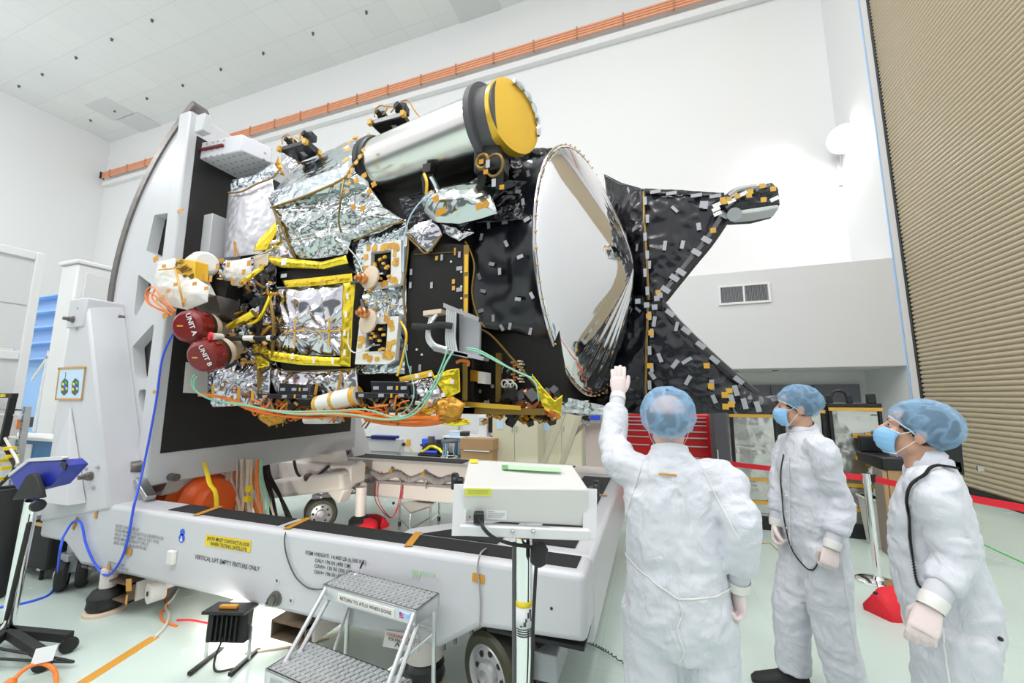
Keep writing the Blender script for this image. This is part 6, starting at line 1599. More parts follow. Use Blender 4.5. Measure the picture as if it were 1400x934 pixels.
F('dark_silver_blanket', [(690, 222, 2.85), (718, 203, 2.95), (756, 202, 3.35), (745, 222, 3.2), (735, 245, 3.0), (700, 236, 2.85)], 'mli_soft', amp=.04, bulge=.05, seed=80)
F('dark_silver_blanket', [(655, 268, 2.74), (690, 245, 2.76), (734, 250, 2.9), (730, 300, 2.74), (690, 302, 2.74), (650, 305, 2.72)], 'mli_black', amp=.03, bulge=.04, seed=81)

# dish under its mirror cover
prof = [(DR, -.02), (DR, 0), (DR * .93, .05), (DR * .8, .115), (DR * .65, .185), (DR * .5, .25), (DR * .35, .315), (DR * .22, .365), (DR * .1, .40), (.001, .415)]
nA = 120; rg = []
for r_, h in prof:
    ring = []
    for j in range(nA):
        a = 2 * PI * j / nA
        e = DV * math.cos(a) + DU * math.sin(a)
        w = r_ / DR
        # radial folds where the sheet is gathered: strong on the upper and lower far sides
        gath = math.exp(-((a - 1.75) / .35) ** 2) + 1.2 * math.exp(-((a - 4.75) / .4) ** 2) + .25 * math.exp(-((a - 3.1) / .9) ** 2)
        f = .018 * gath * math.sin(a * 38 + 3 * math.sin(w * 3)) * math.sin(PI * min(1, w * .98)) + .006 * noise.noise(e * 2.2 + V(0, 0, w * 2)) * w
        ring.append(DC + e * r_ + DN * (h + f))
    rg.append(ring)
b = MB(); b.loft(rg, True); dish = b.build('dish_cover', 'mirror', SC_, smooth=True, angle=80, subd=2)
b = MB(); b.torus(DC - DN * .01, DN, DR + .006, .014, 96, 8); b.build('rim_tape', 'foil_silver', dish, smooth=True)
for j in range(60):
    a = 2 * PI * j / 60; q = DC + (DV * math.cos(a) + DU * math.sin(a)) * (DR + .012) + DN * .012; MB().ball(q, .010, 4).build('tape_tab', 'tape_amber', dish)
F('dark_silver_blanket', [(762, 540, 3.2), (800, 549, 3.4), (832, 556, 3.6), (834, 568, 3.6), (790, 568, 3.4), (758, 562, 3.2)], 'foil_green', amp=.04, bulge=.04, seed=82)

# black hourglass of blanketed booms beyond the dish
YB_ = 4.1
def solid(name, l, y, d, amp, seed, m='mli_black', tape=0, tl=None):
    f = foil(name, pp(l, y), m, SC_, amp=amp, bulge=.03, bw=.15, sc=3.5, seed=seed, res=.03)
    b = MB(); q = [P(u[0], u[1], (u[2] if len(u) > 2 else y) + .012) for u in l]; b.prism(q, (0, d, 0)); b.build('boom_core', m, f)
    if tape: scatter_tape('tape_patch', pp(l, y), 'tape_grey', f, tape, seed, (.035, .085), .05)
    return f
u1 = solid('boom_blanket', [(878, 258), (940, 262), (990, 266), (1001, 276), (975, 322), (938, 368), (903, 410), (886, 412), (881, 340)], YB_, .5, .03, 90, tape=7)
l1 = solid('boom_blanket', [(886, 416), (904, 414), (950, 462), (1000, 512), (1034, 538), (1034, 563), (950, 566), (884, 566), (882, 490)], YB_, .5, .03, 91, tape=10)
u2 = solid('boom_blanket', [(826, 238, 4.6), (850, 250, 4.4), (878, 258), (881, 340), (886, 412), (862, 408, 4.4), (840, 330, 4.6)], YB_, .4, .035, 92, tape=7)
l2 = solid('boom_blanket', [(858, 416, 4.4), (886, 416), (882, 490), (884, 566), (840, 566, 4.5), (800, 560, 4.6), (830, 490, 4.5)], YB_, .4, .035, 93, tape=9)
for l, n in (([(880, 262), (881, 300), (884, 350), (887, 410)], 6), ([(886, 420), (884, 470), (883, 520), (884, 562)], 6)):
    seam('gold_seam', [(x, y, YB_ - .05) for x, y in l], 'bronze', .012)
    dots('tape_patch', [(l[0][0] + 2 + (i % 2) * 3, l[0][1] + (l[-1][1] - l[0][1]) * (i + .5) / n) for i in range(n)], 'tape_grey', YB_ - .07, .032, h=.085)
edge = [(1000, 280), (985, 305), (965, 334), (940, 364), (905, 408)]
seam('edge_band', [(x, y, YB_ + .02) for x, y in edge], 'mli_soft', .06, n=8)
dots('tape_patch', [(990, 294), (966, 328), (952, 345), (931, 372), (922, 380), (910, 396)], 'tape_grey', YB_ - .06, .05, h=.09, an=.9); dots('tape_patch', [(975, 315), (900, 400)], 'tape_amber', YB_ - .07, .05)
edge = [(904, 416), (925, 442), (965, 482), (1000, 514), (1032, 540)]
seam('edge_band', [(x, y, YB_ + .02) for x, y in edge], 'mli_soft', .05, n=8)
dots('tape_patch', [(938, 452), (958, 472), (977, 492), (1010, 520), (916, 428)], 'tape_grey', YB_ - .05, .09, h=.045, an=-.75); dots('tape_patch', [(966, 500), (972, 528), (887, 432), (890, 455), (888, 500)], 'tape_amber', YB_ - .07, .05)
F('edge_tape', [(882, 258), (930, 260), (990, 264), (990, 268), (930, 266), (882, 264)], 'mli_soft', YB_ - .03, amp=.02, seed=94)
dots('tape_patch', [(918, 264), (952, 267), (896, 262), (978, 268)], 'tape_grey', YB_ - .06, .10, h=.035)
F('waist_wrap', [(862, 405, 4.25), (905, 402), (908, 424), (866, 424, 4.25)], 'mli_soft', YB_ - .06, amp=.03, bulge=.02, seed=95)
dots('tape_patch', [(872, 412), (884, 417), (895, 420), (898, 408), (902, 404)], 'tape_grey', YB_ - .1, .05, h=.05)
# upper boom instrument head
def head(l, y, d, m='mli_soft'):
    f = foil('boom_head', pp(l, y), m, SC_, amp=.03, bulge=.05, bw=.05, sc=8, seed=97)
    b = MB(); b.prism([P(u[0], u[1], y + .012) for u in l], (0, d, 0)); b.build('head_core', m, f); return f
h1 = head([(984, 272), (1003, 258), (1030, 255), (1055, 250), (1064, 258), (1066, 280), (1036, 288), (1004, 290), (992, 288)], YB_ - .1, .3)
dots('tape_patch', [(988, 273), (997, 272), (1008, 268), (1026, 262), (1024, 267), (1044, 273), (1057, 258), (1042, 254), (990, 276)], 'tape_amber', YB_ - .2, .045, parent=h1)
dots('tape_patch', [(1000, 275), (1016, 265), (1002, 266), (1059, 272), (980, 280), (981, 292), (979, 286)], 'tape_white', YB_ - .2, .07, h=.035, an=.35, parent=h1)
b = MB(); b.prism([P(999, 289, YB_ - .14), P(1064, 279.5, YB_ - .14), P(1066, 284, YB_ - .14), P(1036, 290, YB_ - .14), P(1010, 293, YB_ - .14)], (0, .2, 0)); b.build('head_shield', 'duct_paint', h1, bevel=.01)
b = MB(); b.cyl(P(1004, 293, YB_ - .16), P(1005, 294, YB_ + .05), .06); b.build('head_motor', 'tape_grey', h1)
seam('silver_strut', [(996, 268, YB_ - .2), (1010, 258, YB_ - .2), (1034, 254, YB_ - .18)], 'steel', .02)
# lower boom tip behind the second man
h2 = head([(1010, 524), (1034, 540), (1052, 544), (1066, 541), (1070, 560), (1048, 566), (1010, 566), (996, 545)], YB_ - .12, .3, 'mli_black')
dots('tape_patch', [(1000, 545), (1018, 552), (1036, 556), (1006, 534)], 'tape_grey', YB_ - .22, .04, h=.09, an=.2, parent=h2)
dots('tape_patch', [(997, 535), (991, 540), (1000, 553), (992, 556)], 'tape_amber', YB_ - .22, .05, parent=h2)

TAPE['rest'].build('tape_pieces', None, SC_)['kind'] = 'stuff'
TANGLE.build('harness_tangle', None, SC_, smooth=True)['kind'] = 'stuff'
# ================================================================ people in white coveralls
from mathutils.bvhtree import BVHTree
def remesh(b, voxel, smooth=4, fac=.5):
    me = bpy.data.meshes.new('tmp'); me.from_pydata([tuple(p) for p in b.v], [], b.f)
    bm = bmesh.new(); bm.from_mesh(me)
    bmesh.ops.recalc_face_normals(bm, faces=bm.faces); bm.to_mesh(me); bm.free()
    o = bpy.data.objects.new('tmp', me); COL.objects.link(o)
    r = o.modifiers.new('r', 'REMESH'); r.mode = 'VOXEL'; r.voxel_size = voxel
    s = o.modifiers.new('s', 'SMOOTH'); s.iterations = smooth; s.factor = fac
    dg = bpy.context.evaluated_depsgraph_get()
    out = bpy.data.meshes.new_from_object(o.evaluated_get(dg))
    bpy.data.objects.remove(o); bpy.data.meshes.remove(me)
    return out
def obj_mesh(name, me, m, parent, smooth=True):
    base = world_loc(parent)
    for v in me.vertices: v.co -= base
    me.name = name; me.materials.clear(); me.materials.append(MATS[m])
    for f in me.polygons: f.use_smooth = smooth
    o = bpy.data.objects.new(name, me); COL.objects.link(o); o.parent = parent; return o
def fold(me, amp, sc, seed, stretch=(1, 1, 1.5)):
    ns = [v.normal.copy() for v in me.vertices]
    for v, nr in zip(me.vertices, ns):
        p = Vector((v.co.x * stretch[0], v.co.y * stretch[1], v.co.z * stretch[2]))
        q = p + Vector((noise.noise(p * 3 + Vector((seed, 0, 0))), noise.noise(p * 3 + Vector((0, seed, 9))), noise.noise(p * 3 + Vector((4, 0, seed))))) * .12
        h = crumple(q, sc, seed)
        v.co += nr * (amp * h)
    me.update()
def ell(b, c, r, M=None, n=10): b.ball(c, 1.0, n, r, M)

def head_shape(b, T, grow=0.0):
    """T maps head space (x right, y face, z up) to the world"""
    R = T.to_3x3()
    def e(c, r): b.ball(T @ Vector(c), 1.0, 12, [q + grow for q in r], R)
    e((0, -.014, .032), (.077, .096, .086)); e((0, .026, -.042), (.060, .064, .080)); e((0, .05, .03), (.062, .045, .05))
    for s in (-1, 1):
        e((s * .040, .004, -.062), (.024, .036, .036)); e((s * .042, .064, -.020), (.022, .022, .020)); e((s * .024, .084, .021), (.024, .012, .009))
        e((s * .079, -.012, -.012), (.011, .020, .032)); e((s * .011, .1, -.034), (.009, .010, .008))
    e((0, .074, -.100), (.024, .022, .020)); e((0, .092, -.066), (.025, .010, .012))
    b.tube([T @ Vector(q) for q in ((0, .086, .012), (0, .098, -.008), (0, .112, -.028), (0, .106, -.036))], [.010, .011, .014, .010], 10)

def hand_shape(b, M, curl, thumb, grow=0.0, spread=0.0, scale=1.0):
    """M maps hand space: x to the fingertips, y to the thumb side, z back of the hand"""
    def T(p): return M @ (Vector(p) * scale)
    rings = []
    for x, y0, hw, ht in ((-.03, 0, .027, .020), (0, 0, .029, .020), (.03, .001, .036, .018), (.06, 0, .041, .016), (.088, -.001, .041, .0135), (.10, -.001, .036, .011)):
        rings.append([T((x, y0 + (hw + grow) * math.cos(2 * PI * j / 16), (ht + grow) * math.sin(2 * PI * j / 16))) for j in range(16)])
    b.loft(rings)
    for k, (y, L, r) in enumerate(((.030, .072, .0095), (.0105, .080, .0098), (-.010, .075, .0094), (-.029, .058, .0082))):
        p = Vector((.088, y, 0)); a = 0; pts = [p - Vector((.02, 0, 0)), p.copy()]; rs = [r, r * 1.06]
        for seg, c in zip((.46, .30, .24), curl[k]):
            a += c; d = Vector((math.cos(a), spread * (1.5 - k) * .12, -math.sin(a))); p = p + d * (L * seg); pts.append(p.copy()); rs.append(rs[-1] * .94)
        b.tube([T(q) for q in pts], [(q + grow) * scale for q in rs], 10); b.ball(T(pts[-1]), (rs[-1] + grow) * scale, 6)
    p = Vector((.018, .022, -.004)); pts = [p.copy()]; rs = [.014]
    for L, d in zip((.042, .034, .028), thumb):
        p = p + Vector(d).normalized() * L; pts.append(p.copy()); rs.append(rs[-1] * .88)
    b.tube([T(q) for q in pts], [(q + grow) * scale for q in rs], 10); b.ball(T(pts[-1]), (rs[-1] + grow) * scale, 6)

RELAX = [(.35, .5, .35), (.42, .6, .4), (.5, .65, .4), (.55, .65, .45)]
FIST = [(1.3, 1.5, .9), (1.35, 1.55, .9), (1.35, 1.55, .9), (1.3, 1.5, .9)]
HALF = [(.75, .95, .5), (.85, 1.05, .6), (.9, 1.1, .6), (.95, 1.1, .6)]
FLAT = [(.06, .08, .05), (.03, .06, .05), (.05, .08, .06), (.10, .12, .08)]
TH_OUT = [(.55, .75, -.25), (.85, .45, -.2), (.95, .2, -.2)]
TH_IN = [(.6, .55, -.55), (.8, .0, -.6), (.75, -.3, -.6)]

def person(name_loc, yaw, H, label, head_rot, joints, legs, tor, hair, skin, hands, gr=0, seed=1, mask=True, hyaw=None, hoff=(0, 0, 0), cs=1.0):
    t = thing('person', name_loc, label, 'person', 'people in white coveralls')
    Rz = Matrix.Rotation(yaw, 3, 'Z'); O = Vector(name_loc)
    def L(x, y, z): return O + Rz @ Vector((x, y, z))
    # ---- head frame
    hc = L(0 + hoff[0], .02 + hoff[1], H - .118 + hoff[2])
    pit, rol = head_rot
    Rh = Matrix.Rotation(yaw if hyaw is None else hyaw, 4, 'Z') @ Matrix.Rotation(pit, 4, 'X') @ Matrix.Rotation(rol, 4, 'Y')
    T = Matrix.Translation(hc) @ Rh
    neck0 = L(0, -.012, tor[-1][0] - .05)
    # ---- body: one continuous surface under the clothes
    b = MB(); head_shape(b, T)
    b.tube([T @ Vector((0, -.018, -.05)), (T @ Vector((0, -.028, -.13))).lerp(neck0, .35), neck0, L(0, -.01, tor[-1][0] - .14)], [.056, .056, .062, .10], 16)
    rings = []
    for z, hw, hd, yo in tor[:-1]: rings.append([L((hw - .035) * math.cos(2 * PI * j / 20), yo + (hd - .035) * math.sin(2 * PI * j / 20), z) for j in range(20)])
    b.loft(rings)
    for side, (sh, el, wr, hd_) in joints.items():
        b.tube([L(0.06 * (1 if side == 'R' else -1), 0, sh[1] - .02), L(sh[0], sh[2], sh[1]), L(sh[0], sh[2], sh[1]).lerp(el, .5), el, el.lerp(wr, .5), wr], [.06, .056, .05, .042, .038, .028], 14)
    for side, (hip, kn, an, toe) in legs.items():
        b.tube([L(*hip), L(*hip).lerp(L(*kn), .5), L(*kn), L(*kn).lerp(L(*an), .4), L(*an)], [.085, .075, .058, .055, .04], 14)
        b.tube([L(*an) - V(0, 0, .045), L(*an).lerp(L(*toe), .6) - V(0, 0, .01)], [.03, .018], 12)
    HM = {}
    for side, (sh, el, wr, (d, thd, curl, th, sc)) in joints.items():
        x = Vector(d).normalized(); y = Vector(thd); y = (y - x * y.dot(x)).normalized(); z = x.cross(y)
        if side == 'L': z = -z
        M = Matrix((x, y, z)).transposed().to_4x4(); M.translation = wr
        HM[side] = (M, curl, th, sc); hand_shape(b, M, curl, th, 0, .3, sc)
    body = obj_mesh('body', remesh(b, .0045, 3), skin, t)
    # ---- coverall
    b = MB(); rings = []
    for z, hw, hd, yo in tor:
        rings.append([L(hw * math.copysign(abs(math.cos(2 * PI * j / 28)) ** .85, math.cos(2 * PI * j / 28)), yo + hd * math.copysign(abs(math.sin(2 * PI * j / 28)) ** .85, math.sin(2 * PI * j / 28)), z) for j in range(28)])
    b.loft(rings)
    for side, (sh, el, wr, hd_) in joints.items():
        s = 1 if side == 'R' else -1
        a = L(sh[0], sh[2], sh[1]); e = wr + (el - wr).normalized() * .07; fa = (e - el)
        b.tube(catmull([L(.07 * s, sh[2] * .5, sh[1] - .035), a, a.lerp(el, .5), el, el + fa * .55, el + fa * .85, e], 3),
               [v for v in ([.080] * 3 + [.078] * 3 + [.070] * 3 + [.065] * 3 + [.063] * 3 + [.060] * 2 + [.053] + [.041])], 18)
    for side, (hip, kn, an, toe) in legs.items():
        h, k, a = L(*hip), L(*kn), L(*an)
        b.tube(catmull([h + V(0, 0, .06), h.lerp(k, .45), k, k.lerp(a, .5), a.lerp(k, .04)], 4), [.122 - .0022 * i for i in range(17)], 20)
    me = remesh(b, .010, 5); fold(me, .012, 3.4, seed, (1.5, 1.5, .8)); fold(me, .010, 7.5, seed + 3, (.9, .9, 1.7)); fold(me, .0025, 18, seed + 6)
    sm = bpy.data.objects.new('x', me)
    cov = obj_mesh('coverall', me, 'coverall', t)
    dg = bpy.context.evaluated_depsgraph_get()
    bvh = BVHTree.FromPolygons([v.co + world_loc(t) for v in me.vertices], [tuple(p.vertices) for p in me.polygons])
    bpy.data.objects.remove(sm)
    def surf(o, d, off=.003):
        h = bvh.ray_cast(Vector(o), Vector(d).normalized())
        return h[0] + h[1] * off if h[0] is not None else None
    # collar
    zc = tor[-1][0]; b = MB()
    c0 = L(0, tor[-1][3], zc - .035); c1 = (T @ Vector((0, -.026, -.115))); ax = (c1 - c0).normalized()
    b.lathe([(.072, -.02), (.080, .0), (.074, .045), (.068, .046), (.07, 0)], c0, ax, 32); b.build('collar', 'coverall', cov, smooth=True)
    for side, (sh, el, wr, hd_) in joints.items():
        d = (wr - el).normalized()
        b = MB(); b.lathe([(.036, -.12), (.040, -.08), (.0385, -.02), (.035, .0)], wr, d, 22); b.build('knit_cuff', 'knit_cuff', cov, smooth=True)
        M, curl, th, sc = HM[side]
        b = MB(); hand_shape(b, M, curl, th, .0022, .3, sc)
        g = obj_mesh('glove', remesh(b, .0034, 2), 'glove', t)
        x = M.to_3x3() @ Vector((1, 0, 0)); b = MB(); b.tube([wr - d * .032, wr - d * .01, wr + x * .012 * sc], [.0415, .0405, .038 * sc], 20, False); b.build('glove_cuff', 'glove_cuff', g, smooth=True)
    # overshoes
    for side, (hip, kn, an, toe) in legs.items():
        a, e = L(*an), L(*toe); d = (e - a); d.z = 0; d.normalize(); s = V(-d.y, d.x, 0); heel = V(a.x, a.y, 0) - d * .075
        rings = []
        for u, w, h in ((0, .034, .085), (.05, .042, .12), (.11, .045, .115), (.17, .048, .085), (.23, .05, .065), (.28, .042, .05), (.305, .02, .035)):
            c = heel + d * u
            rings.append([c + s * (w * math.cos(q)) + V(0, 0, max(0, h * .5 + h * .5 * math.sin(q))) for q in [2 * PI * j / 16 for j in range(16)]])
        b = MB(); b.loft(rings); b.build('overshoe', 'black_matte', t, smooth=True)
    # hair
    R3 = T.to_3x3(); n1, n2 = 26, 40; vs = []; fs = []
    for i in range(n1 + 1):
        th = PI * i / n1
        for j in range(n2):
            ph = 2 * PI * j / n2
            p = Vector((.081 * math.sin(th) * math.cos(ph), -.014 + .101 * math.sin(th) * math.sin(ph), .034 + .090 * math.cos(th)))
            vs.append(p)
    for i in range(n1):
        for j in range(n2):
            q = [i * n2 + j, i * n2 + (j + 1) % n2, (i + 1) * n2 + (j + 1) % n2, (i + 1) * n2 + j]
            c = sum((vs[k] for k in q), Vector()) / 4
            if hair(c): fs.append(tuple(q))
    used = sorted({k for f in fs for k in f}); mp = {k: i for i, k in enumerate(used)}
    b = MB(); b.add([T @ vs[k] for k in used], [tuple(mp[k] for k in f) for f in fs]); b.build('hair', 'hair_grey' if gr else 'hair_dark', t, smooth=True, thick=-.006, weld=True)
    # eyes and brows
    for s in (-1, 1):
        e_ = T @ Vector((s * .031, .0775, .002)); b = MB(); b.ball(e_, .0122, 8); eye = b.build('eye', 'eye_white', t, smooth=True)
        b = MB(); b.ball(e_ + R3 @ Vector((s * .002, .0080, .001)), .0064, 6); b.build('iris', 'eye_iris', eye, smooth=True)
        b = MB(); b.tube([T @ Vector((s * q[0], q[1], q[2])) for q in ((.017, .094, .020), (.030, .092, .025), (.045, .080, .021))], [.004, .0045, .003], 8, flat=.6); b.build('eyebrow', 'hair_grey' if gr else 'hair_dark', t, smooth=True)
        b = MB(); b.tube([T @ Vector((s * q[0], q[1], q[2])) for q in ((.017, .088, .009), (.030, .0915, .0115), (.044, .080, .007))], [.003, .0045, .003], 8); b.build('eyelid', skin, t, smooth=True)
    # bouffant cap
    nrm = Vector((0, -.56, .83)).normalized(); e1 = Vector((1, 0, 0)); e2 = nrm.cross(e1)
    rings = []; n = 72; c0 = Vector((0, -.018, .040))
    cuts = [4 + i * 5.25 for i in range(24)]
    for i, dg_ in enumerate(cuts):
        a = math.radians(dg_); w = dg_ / cuts[-1]; ring = []
        for j in range(n):
            ph = 2 * PI * j / n; d = nrm * math.cos(a) + (e1 * math.cos(ph) + e2 * math.sin(ph)) * math.sin(a)
            r = 1 / math.sqrt((d.x / (.104 * cs)) ** 2 + (d.y / (.122 * cs)) ** 2 + (d.z / (.106 * cs)) ** 2)
            pf = 1 + .05 * noise.noise(d * 3.1 + Vector((seed, 0, 0))) + .022 * crumple(d * .1, 42, seed) + .02 * math.sin(ph * 14 + seed + 2 * noise.noise(d * 3)) * w ** 2
            if i >= 22: pf *= .95
            if i >= 23: pf *= .965
            ring.append(T @ (c0 + d * (r * pf)))
        rings.append(ring)
    b = MB(); b.loft(rings, False)
    cap = b.build('bouffant_cap', 'bouffant_cloth', t, smooth=True, angle=90)
    b = MB(); lp = rings[-1] + [rings[-1][0]]; b.tube(lp, .0028, 6); b.build('cap_elastic', 'mask_pale', cap, smooth=True)
    # mask
    if mask:
        g = []; nu, nv = 26, 22
        yc = [(0, .104), (.12, .117), (.3, .126), (.5, .124), (.7, .116), (.88, .102), (1, .080)]
        def prof(v):
            for k in range(len(yc) - 1):
                if yc[k][0] <= v <= yc[k + 1][0]:
                    u = (v - yc[k][0]) / (yc[k + 1][0] - yc[k][0]); return yc[k][1] + (yc[k + 1][1] - yc[k][1]) * u
        for i in range(nv + 1):
            v = i / nv; ring = []
            for j in range(nu + 1):
                a = math.radians(-74 + 148 * j / nu); ca = math.cos(a)
                z = -.012 - .106 * v + .010 * (1 - ca) * (1 - 2 * v) * -1.2
                y = .018 + (prof(v) - .018) * ca ** .8 if ca > 0 else .018
                x = (.071 - .012 * v * v) * math.sin(a) / math.sin(math.radians(74))
                pl = .0035 * ((v * 4.2) % 1.0) * ca
                ring.append(T @ Vector((x, y + pl + .0015 * noise.noise(Vector((x, y, z)) * 60), z)))
            g.append(ring)
        b = MB(); w = nu + 1
        b.add([p for r_ in g for p in r_], [(i * w + j, i * w + j + 1, (i + 1) * w + j + 1, (i + 1) * w + j) for i in range(nv) for j in range(nu)])
        mk = b.build('face_mask', 'mask_blue', t, smooth=True, angle=80, thick=.0015)
        for i in (0, nv):
            b = MB(); b.tube([p for p in g[i]], .0028, 6); b.build('mask_edge', 'mask_pale', mk, smooth=True)
        for s in (0, nu):
            for i, q in ((1, (.083, .004, .010)), (nv - 1, (.083, .000, -.034))):
                p = g[i][s]; e = Vector(q); e.x *= -1 if s == 0 else 1
                b = MB(); b.tube([p, (p + T @ e) / 2 + R3 @ Vector((.004 * (-1 if s == 0 else 1), 0, 0)), T @ e, T @ (e + Vector((0, -.02, 0)))], .0014, 5); b.build('ear_loop', 'tape_white', mk, smooth=True)
    return t, cov, L, T, surf, HM

def seam_line(cov, pts, m='coverall_seam', r=.004):
    b = MB(); b.tube([p for p in pts if p is not None], r, 6, flat=.6); return b.build('seam', m, cov, smooth=True)
def coil(name, pts, parent, r=.0048, wire=.0019, m='black_rubber', turns=150):
    cc = catmull(pts, 40); out = []; n = len(cc)
    for i in range(n):
        d = (cc[min(i + 1, n - 1)] - cc[max(i - 1, 0)]).normalized(); u = d.orthogonal().normalized(); w = d.cross(u)
        a = i * 2 * PI / 4.0; out.append(cc[i] + (u * math.cos(a) + w * math.sin(a)) * r)
    b = MB(); b.tube(out, wire, 4); b.tube(cc, r * .55, 5); return b.build(name, m, parent, smooth=True)

def torso(s=1.0, H=1.75, belly=0.0):
    k = H / 1.755
    return [(z * k, hw * s, hd * s + be * belly, yo + be * belly * .6) for z, hw, hd, yo, be in (
        (.76, .15, .12, -.01, 0), (.86, .192, .148, -.01, .1), (.96, .2, .152, -.005, .5), (1.06, .19, .142, 0, 1), (1.18, .188, .138, .005, .8), (1.30, .195, .135, .005, .4),
        (1.39, .182, .12, .0, .1), (1.45, .14, .098, -.008, 0), (1.49, .092, .08, -.012, 0), (1.525, .074, .072, -.012, 0))]
def std_legs(H, sp=.105, fr=(0, 0), turn=0):
    k = H / 1.755
    return {'R': ((.098, 0, .84 * k), (sp + .01, .03 + fr[0] * .55, .46 * k), (sp + .015, fr[0], .09), (sp + .04, fr[0] + .2, 0)),
            'L': ((-.098, 0, .84 * k), (-sp - .01, .03 + fr[1] * .55, .46 * k), (-sp - .015, fr[1], .09), (-sp - .04, fr[1] + .2, 0))}

# first man: seen from behind, left hand raised towards the spacecraft
H1 = 1.755; O1 = V(.055, 1.86, 0)
elL, wrL = P(836, 607, 2.02), P(845, 541, 2.20)
elR, wrR = P(1015, 716, 1.76), P(1009, 802, 1.84)
j1 = {'L': ((-.185, 1.44, .02), elL, wrL, ((P(845, 497, 2.24) - wrL), (1, .1, -.1), FLAT, [(.8, .55, -.2), (.95, .25, -.15), (1, .05, -.1)], .97)),
      'R': ((.190, 1.42, -.01), elR, wrR, ((-.02, .06, -1), (-.35, .9, 0), HALF, TH_IN, .98))}
bald = lambda c: (c.y < .05 and c.z < .045 + .25 * max(0, c.y) and c.z > -.052 + .5 * max(0, c.y + .03)) and not (c.y < -.02 and c.z > .052)
p1, cov1, L1, T1, surf1, HM1 = person(O1, 0.02, H1, 'person in white coverall seen from behind, bald, raising a gloved hand to the spacecraft', (.05, 0), j1, std_legs(H1), torso(1.0, H1, .02), bald, 'skin_pale', None, 1, 3, True, None, (0, 0, 0), 1.08)
pts = []
for i in range(41):
    a = PI + PI * (i / 40) ; d = V(math.cos(a), math.sin(a), 0); z = 1.055 - .05 * (1 - abs(d.x)) ** 1 + .03 * d.x * -1
    pts.append(surf1(O1 + d * .6 + V(0, 0, z), -d))
seam_line(cov1, pts)
seam_line(cov1, [surf1(O1 + V(.01 * math.sin(i), -.6, 1.0 - i * .022), V(0, 1, 0)) for i in range(12)])
for s, x0, x1 in ((1, .10, .215), (-1, -.10, -.19)):
    seam_line(cov1, [surf1(O1 + V(x0 + (x1 - x0) * i / 14, -.6, 1.50 - i * .019), V(0, 1, 0)) for i in range(15)])
b = MB(); c = surf1(O1 + V(-.012, -.6, 1.44), V(0, 1, 0)); b.box(c.x - .035, c.x + .03, c.y - .002, c.y + .002, c.z - .004, c.z + .003); b.build('collar_mark', 'tape_orange', cov1)
M, curl, th, sc = HM1['R']
b = MB(); b.ball(M @ Vector((.06, .04, -.02)), .012, 6); b.tube([M @ Vector((.06, .04, -.02)), M @ Vector((.09, .045, -.015)), M @ Vector((.10, .05, -.02))], .004, 6); b.build('wrist_snap', 'black_paint', p1, smooth=True)

# second man: looking left, masked, coiled cord from chest to wrist
H2 = 1.795; O2 = V(.865, 2.98, 0); Y2 = math.radians(100)
elL, wrL = P(1149, 694, 2.80), P(1137, 748, 2.73)
elR, wrR = P(1066, 672, 3.08), P(1061, 716, 3.04)
j2 = {'L': ((-.19, 1.45, 0), elL, wrL, ((P(1131, 783, 2.70) - wrL), (-.9, .1, -.2), HALF, TH_IN, .97)),
      'R': ((.18, 1.44, 0), elR, wrR, ((P(1061, 748, 3.02) - wrR), (-.6, -.6, 0), HALF, TH_IN, .97))}
crew = lambda c: (c.y < .048 + .1 * c.z or c.z > .085) and c.z > -.055 + .62 * max(0, c.y + .05)
p2, cov2, L2, T2, surf2, HM2 = person(O2, Y2, H2, 'person in white coverall and blue mask before the wrapped crates, arms hanging down', (.07, 0), j2, std_legs(H2, .10, (.12, -.06)), torso(.97, H2), crew, 'skin', None, 0, 5, True, math.radians(80))
fw2 = V(-math.sin(Y2), math.cos(Y2), 0); rt2 = V(math.cos(Y2), math.sin(Y2), 0)
def front2(px, py):
    d = ray(px, py); h = surf2(EYE, d, .008); return h if h is not None else P(px, py, 2.8)
coil('wrist_cord', [front2(x, y) for x, y in ((1073, 622), (1069, 650), (1071, 680), (1074, 712), (1082, 745), (1096, 768), (1112, 779))] + [HM2['L'][0] @ Vector((.04, .03, -.02))], p2)
seam_line(cov2, [front2(1079 + .2 * i, 612 + i * 8) for i in range(20)], r=.003)
seam_line(cov2, [front2(1150 + i * 1.3, 770 + i * 8) for i in range(18)], r=.003)
b = MB()
for i in range(7):
    q = front2(1077, 612 + i * 22); b.ball(q, .005, 4)
b.build('snap', 'paper', cov2)

# third man: nearest on the right, profile, looking up
H3 = 1.715; O3 = V(1.07, 2.2, 0); Y3 = math.radians(66)
elL, wrL = P(1306, 766, 2.0), P(1273, 828, 1.93)
elR, wrR = L_ = O3 + V(.06, .24, 1.08), O3 + V(.0, .26, .84)
j3 = {'L': ((-.19, 1.40, 0), elL, wrL, ((P(1258, 872, 1.90) - wrL), (-.85, .4, -.1), RELAX, TH_IN, .97)),
      'R': ((.18, 1.40, 0), elR, wrR, ((-.1, -.05, -1), (-.9, -.3, 0), RELAX, TH_IN, .97))}
p3, cov3, L3, T3, surf3, HM3 = person(O3, Y3, H3, 'person in white coverall nearest the tan rolling door, masked, looking up in profile', (.30, 0), j3, std_legs(H3), torso(.90, H3, .02), crew, 'skin', None, 0, 8, True, math.radians(68), (0, .0, 0))
def front3(px, py):
    h = surf3(EYE, ray(px, py), .013); return h if h is not None else P(px, py, 1.8)
coil('wrist_cord', [front3(x, y) for x, y in ((1304, 641), (1296, 639), (1288, 639), (1280, 640), (1272, 644), (1264, 650), (1257, 657), (1250, 666), (1246, 677), (1244, 690), (1245, 707), (1246, 725), (1248, 742), (1250, 760), (1256, 795), (1266, 806), (1274, 816), (1277, 828))], p3)
seam_line(cov3, [front3(1286 + i * .9, 845 + i * 6) for i in range(16)], r=.003)
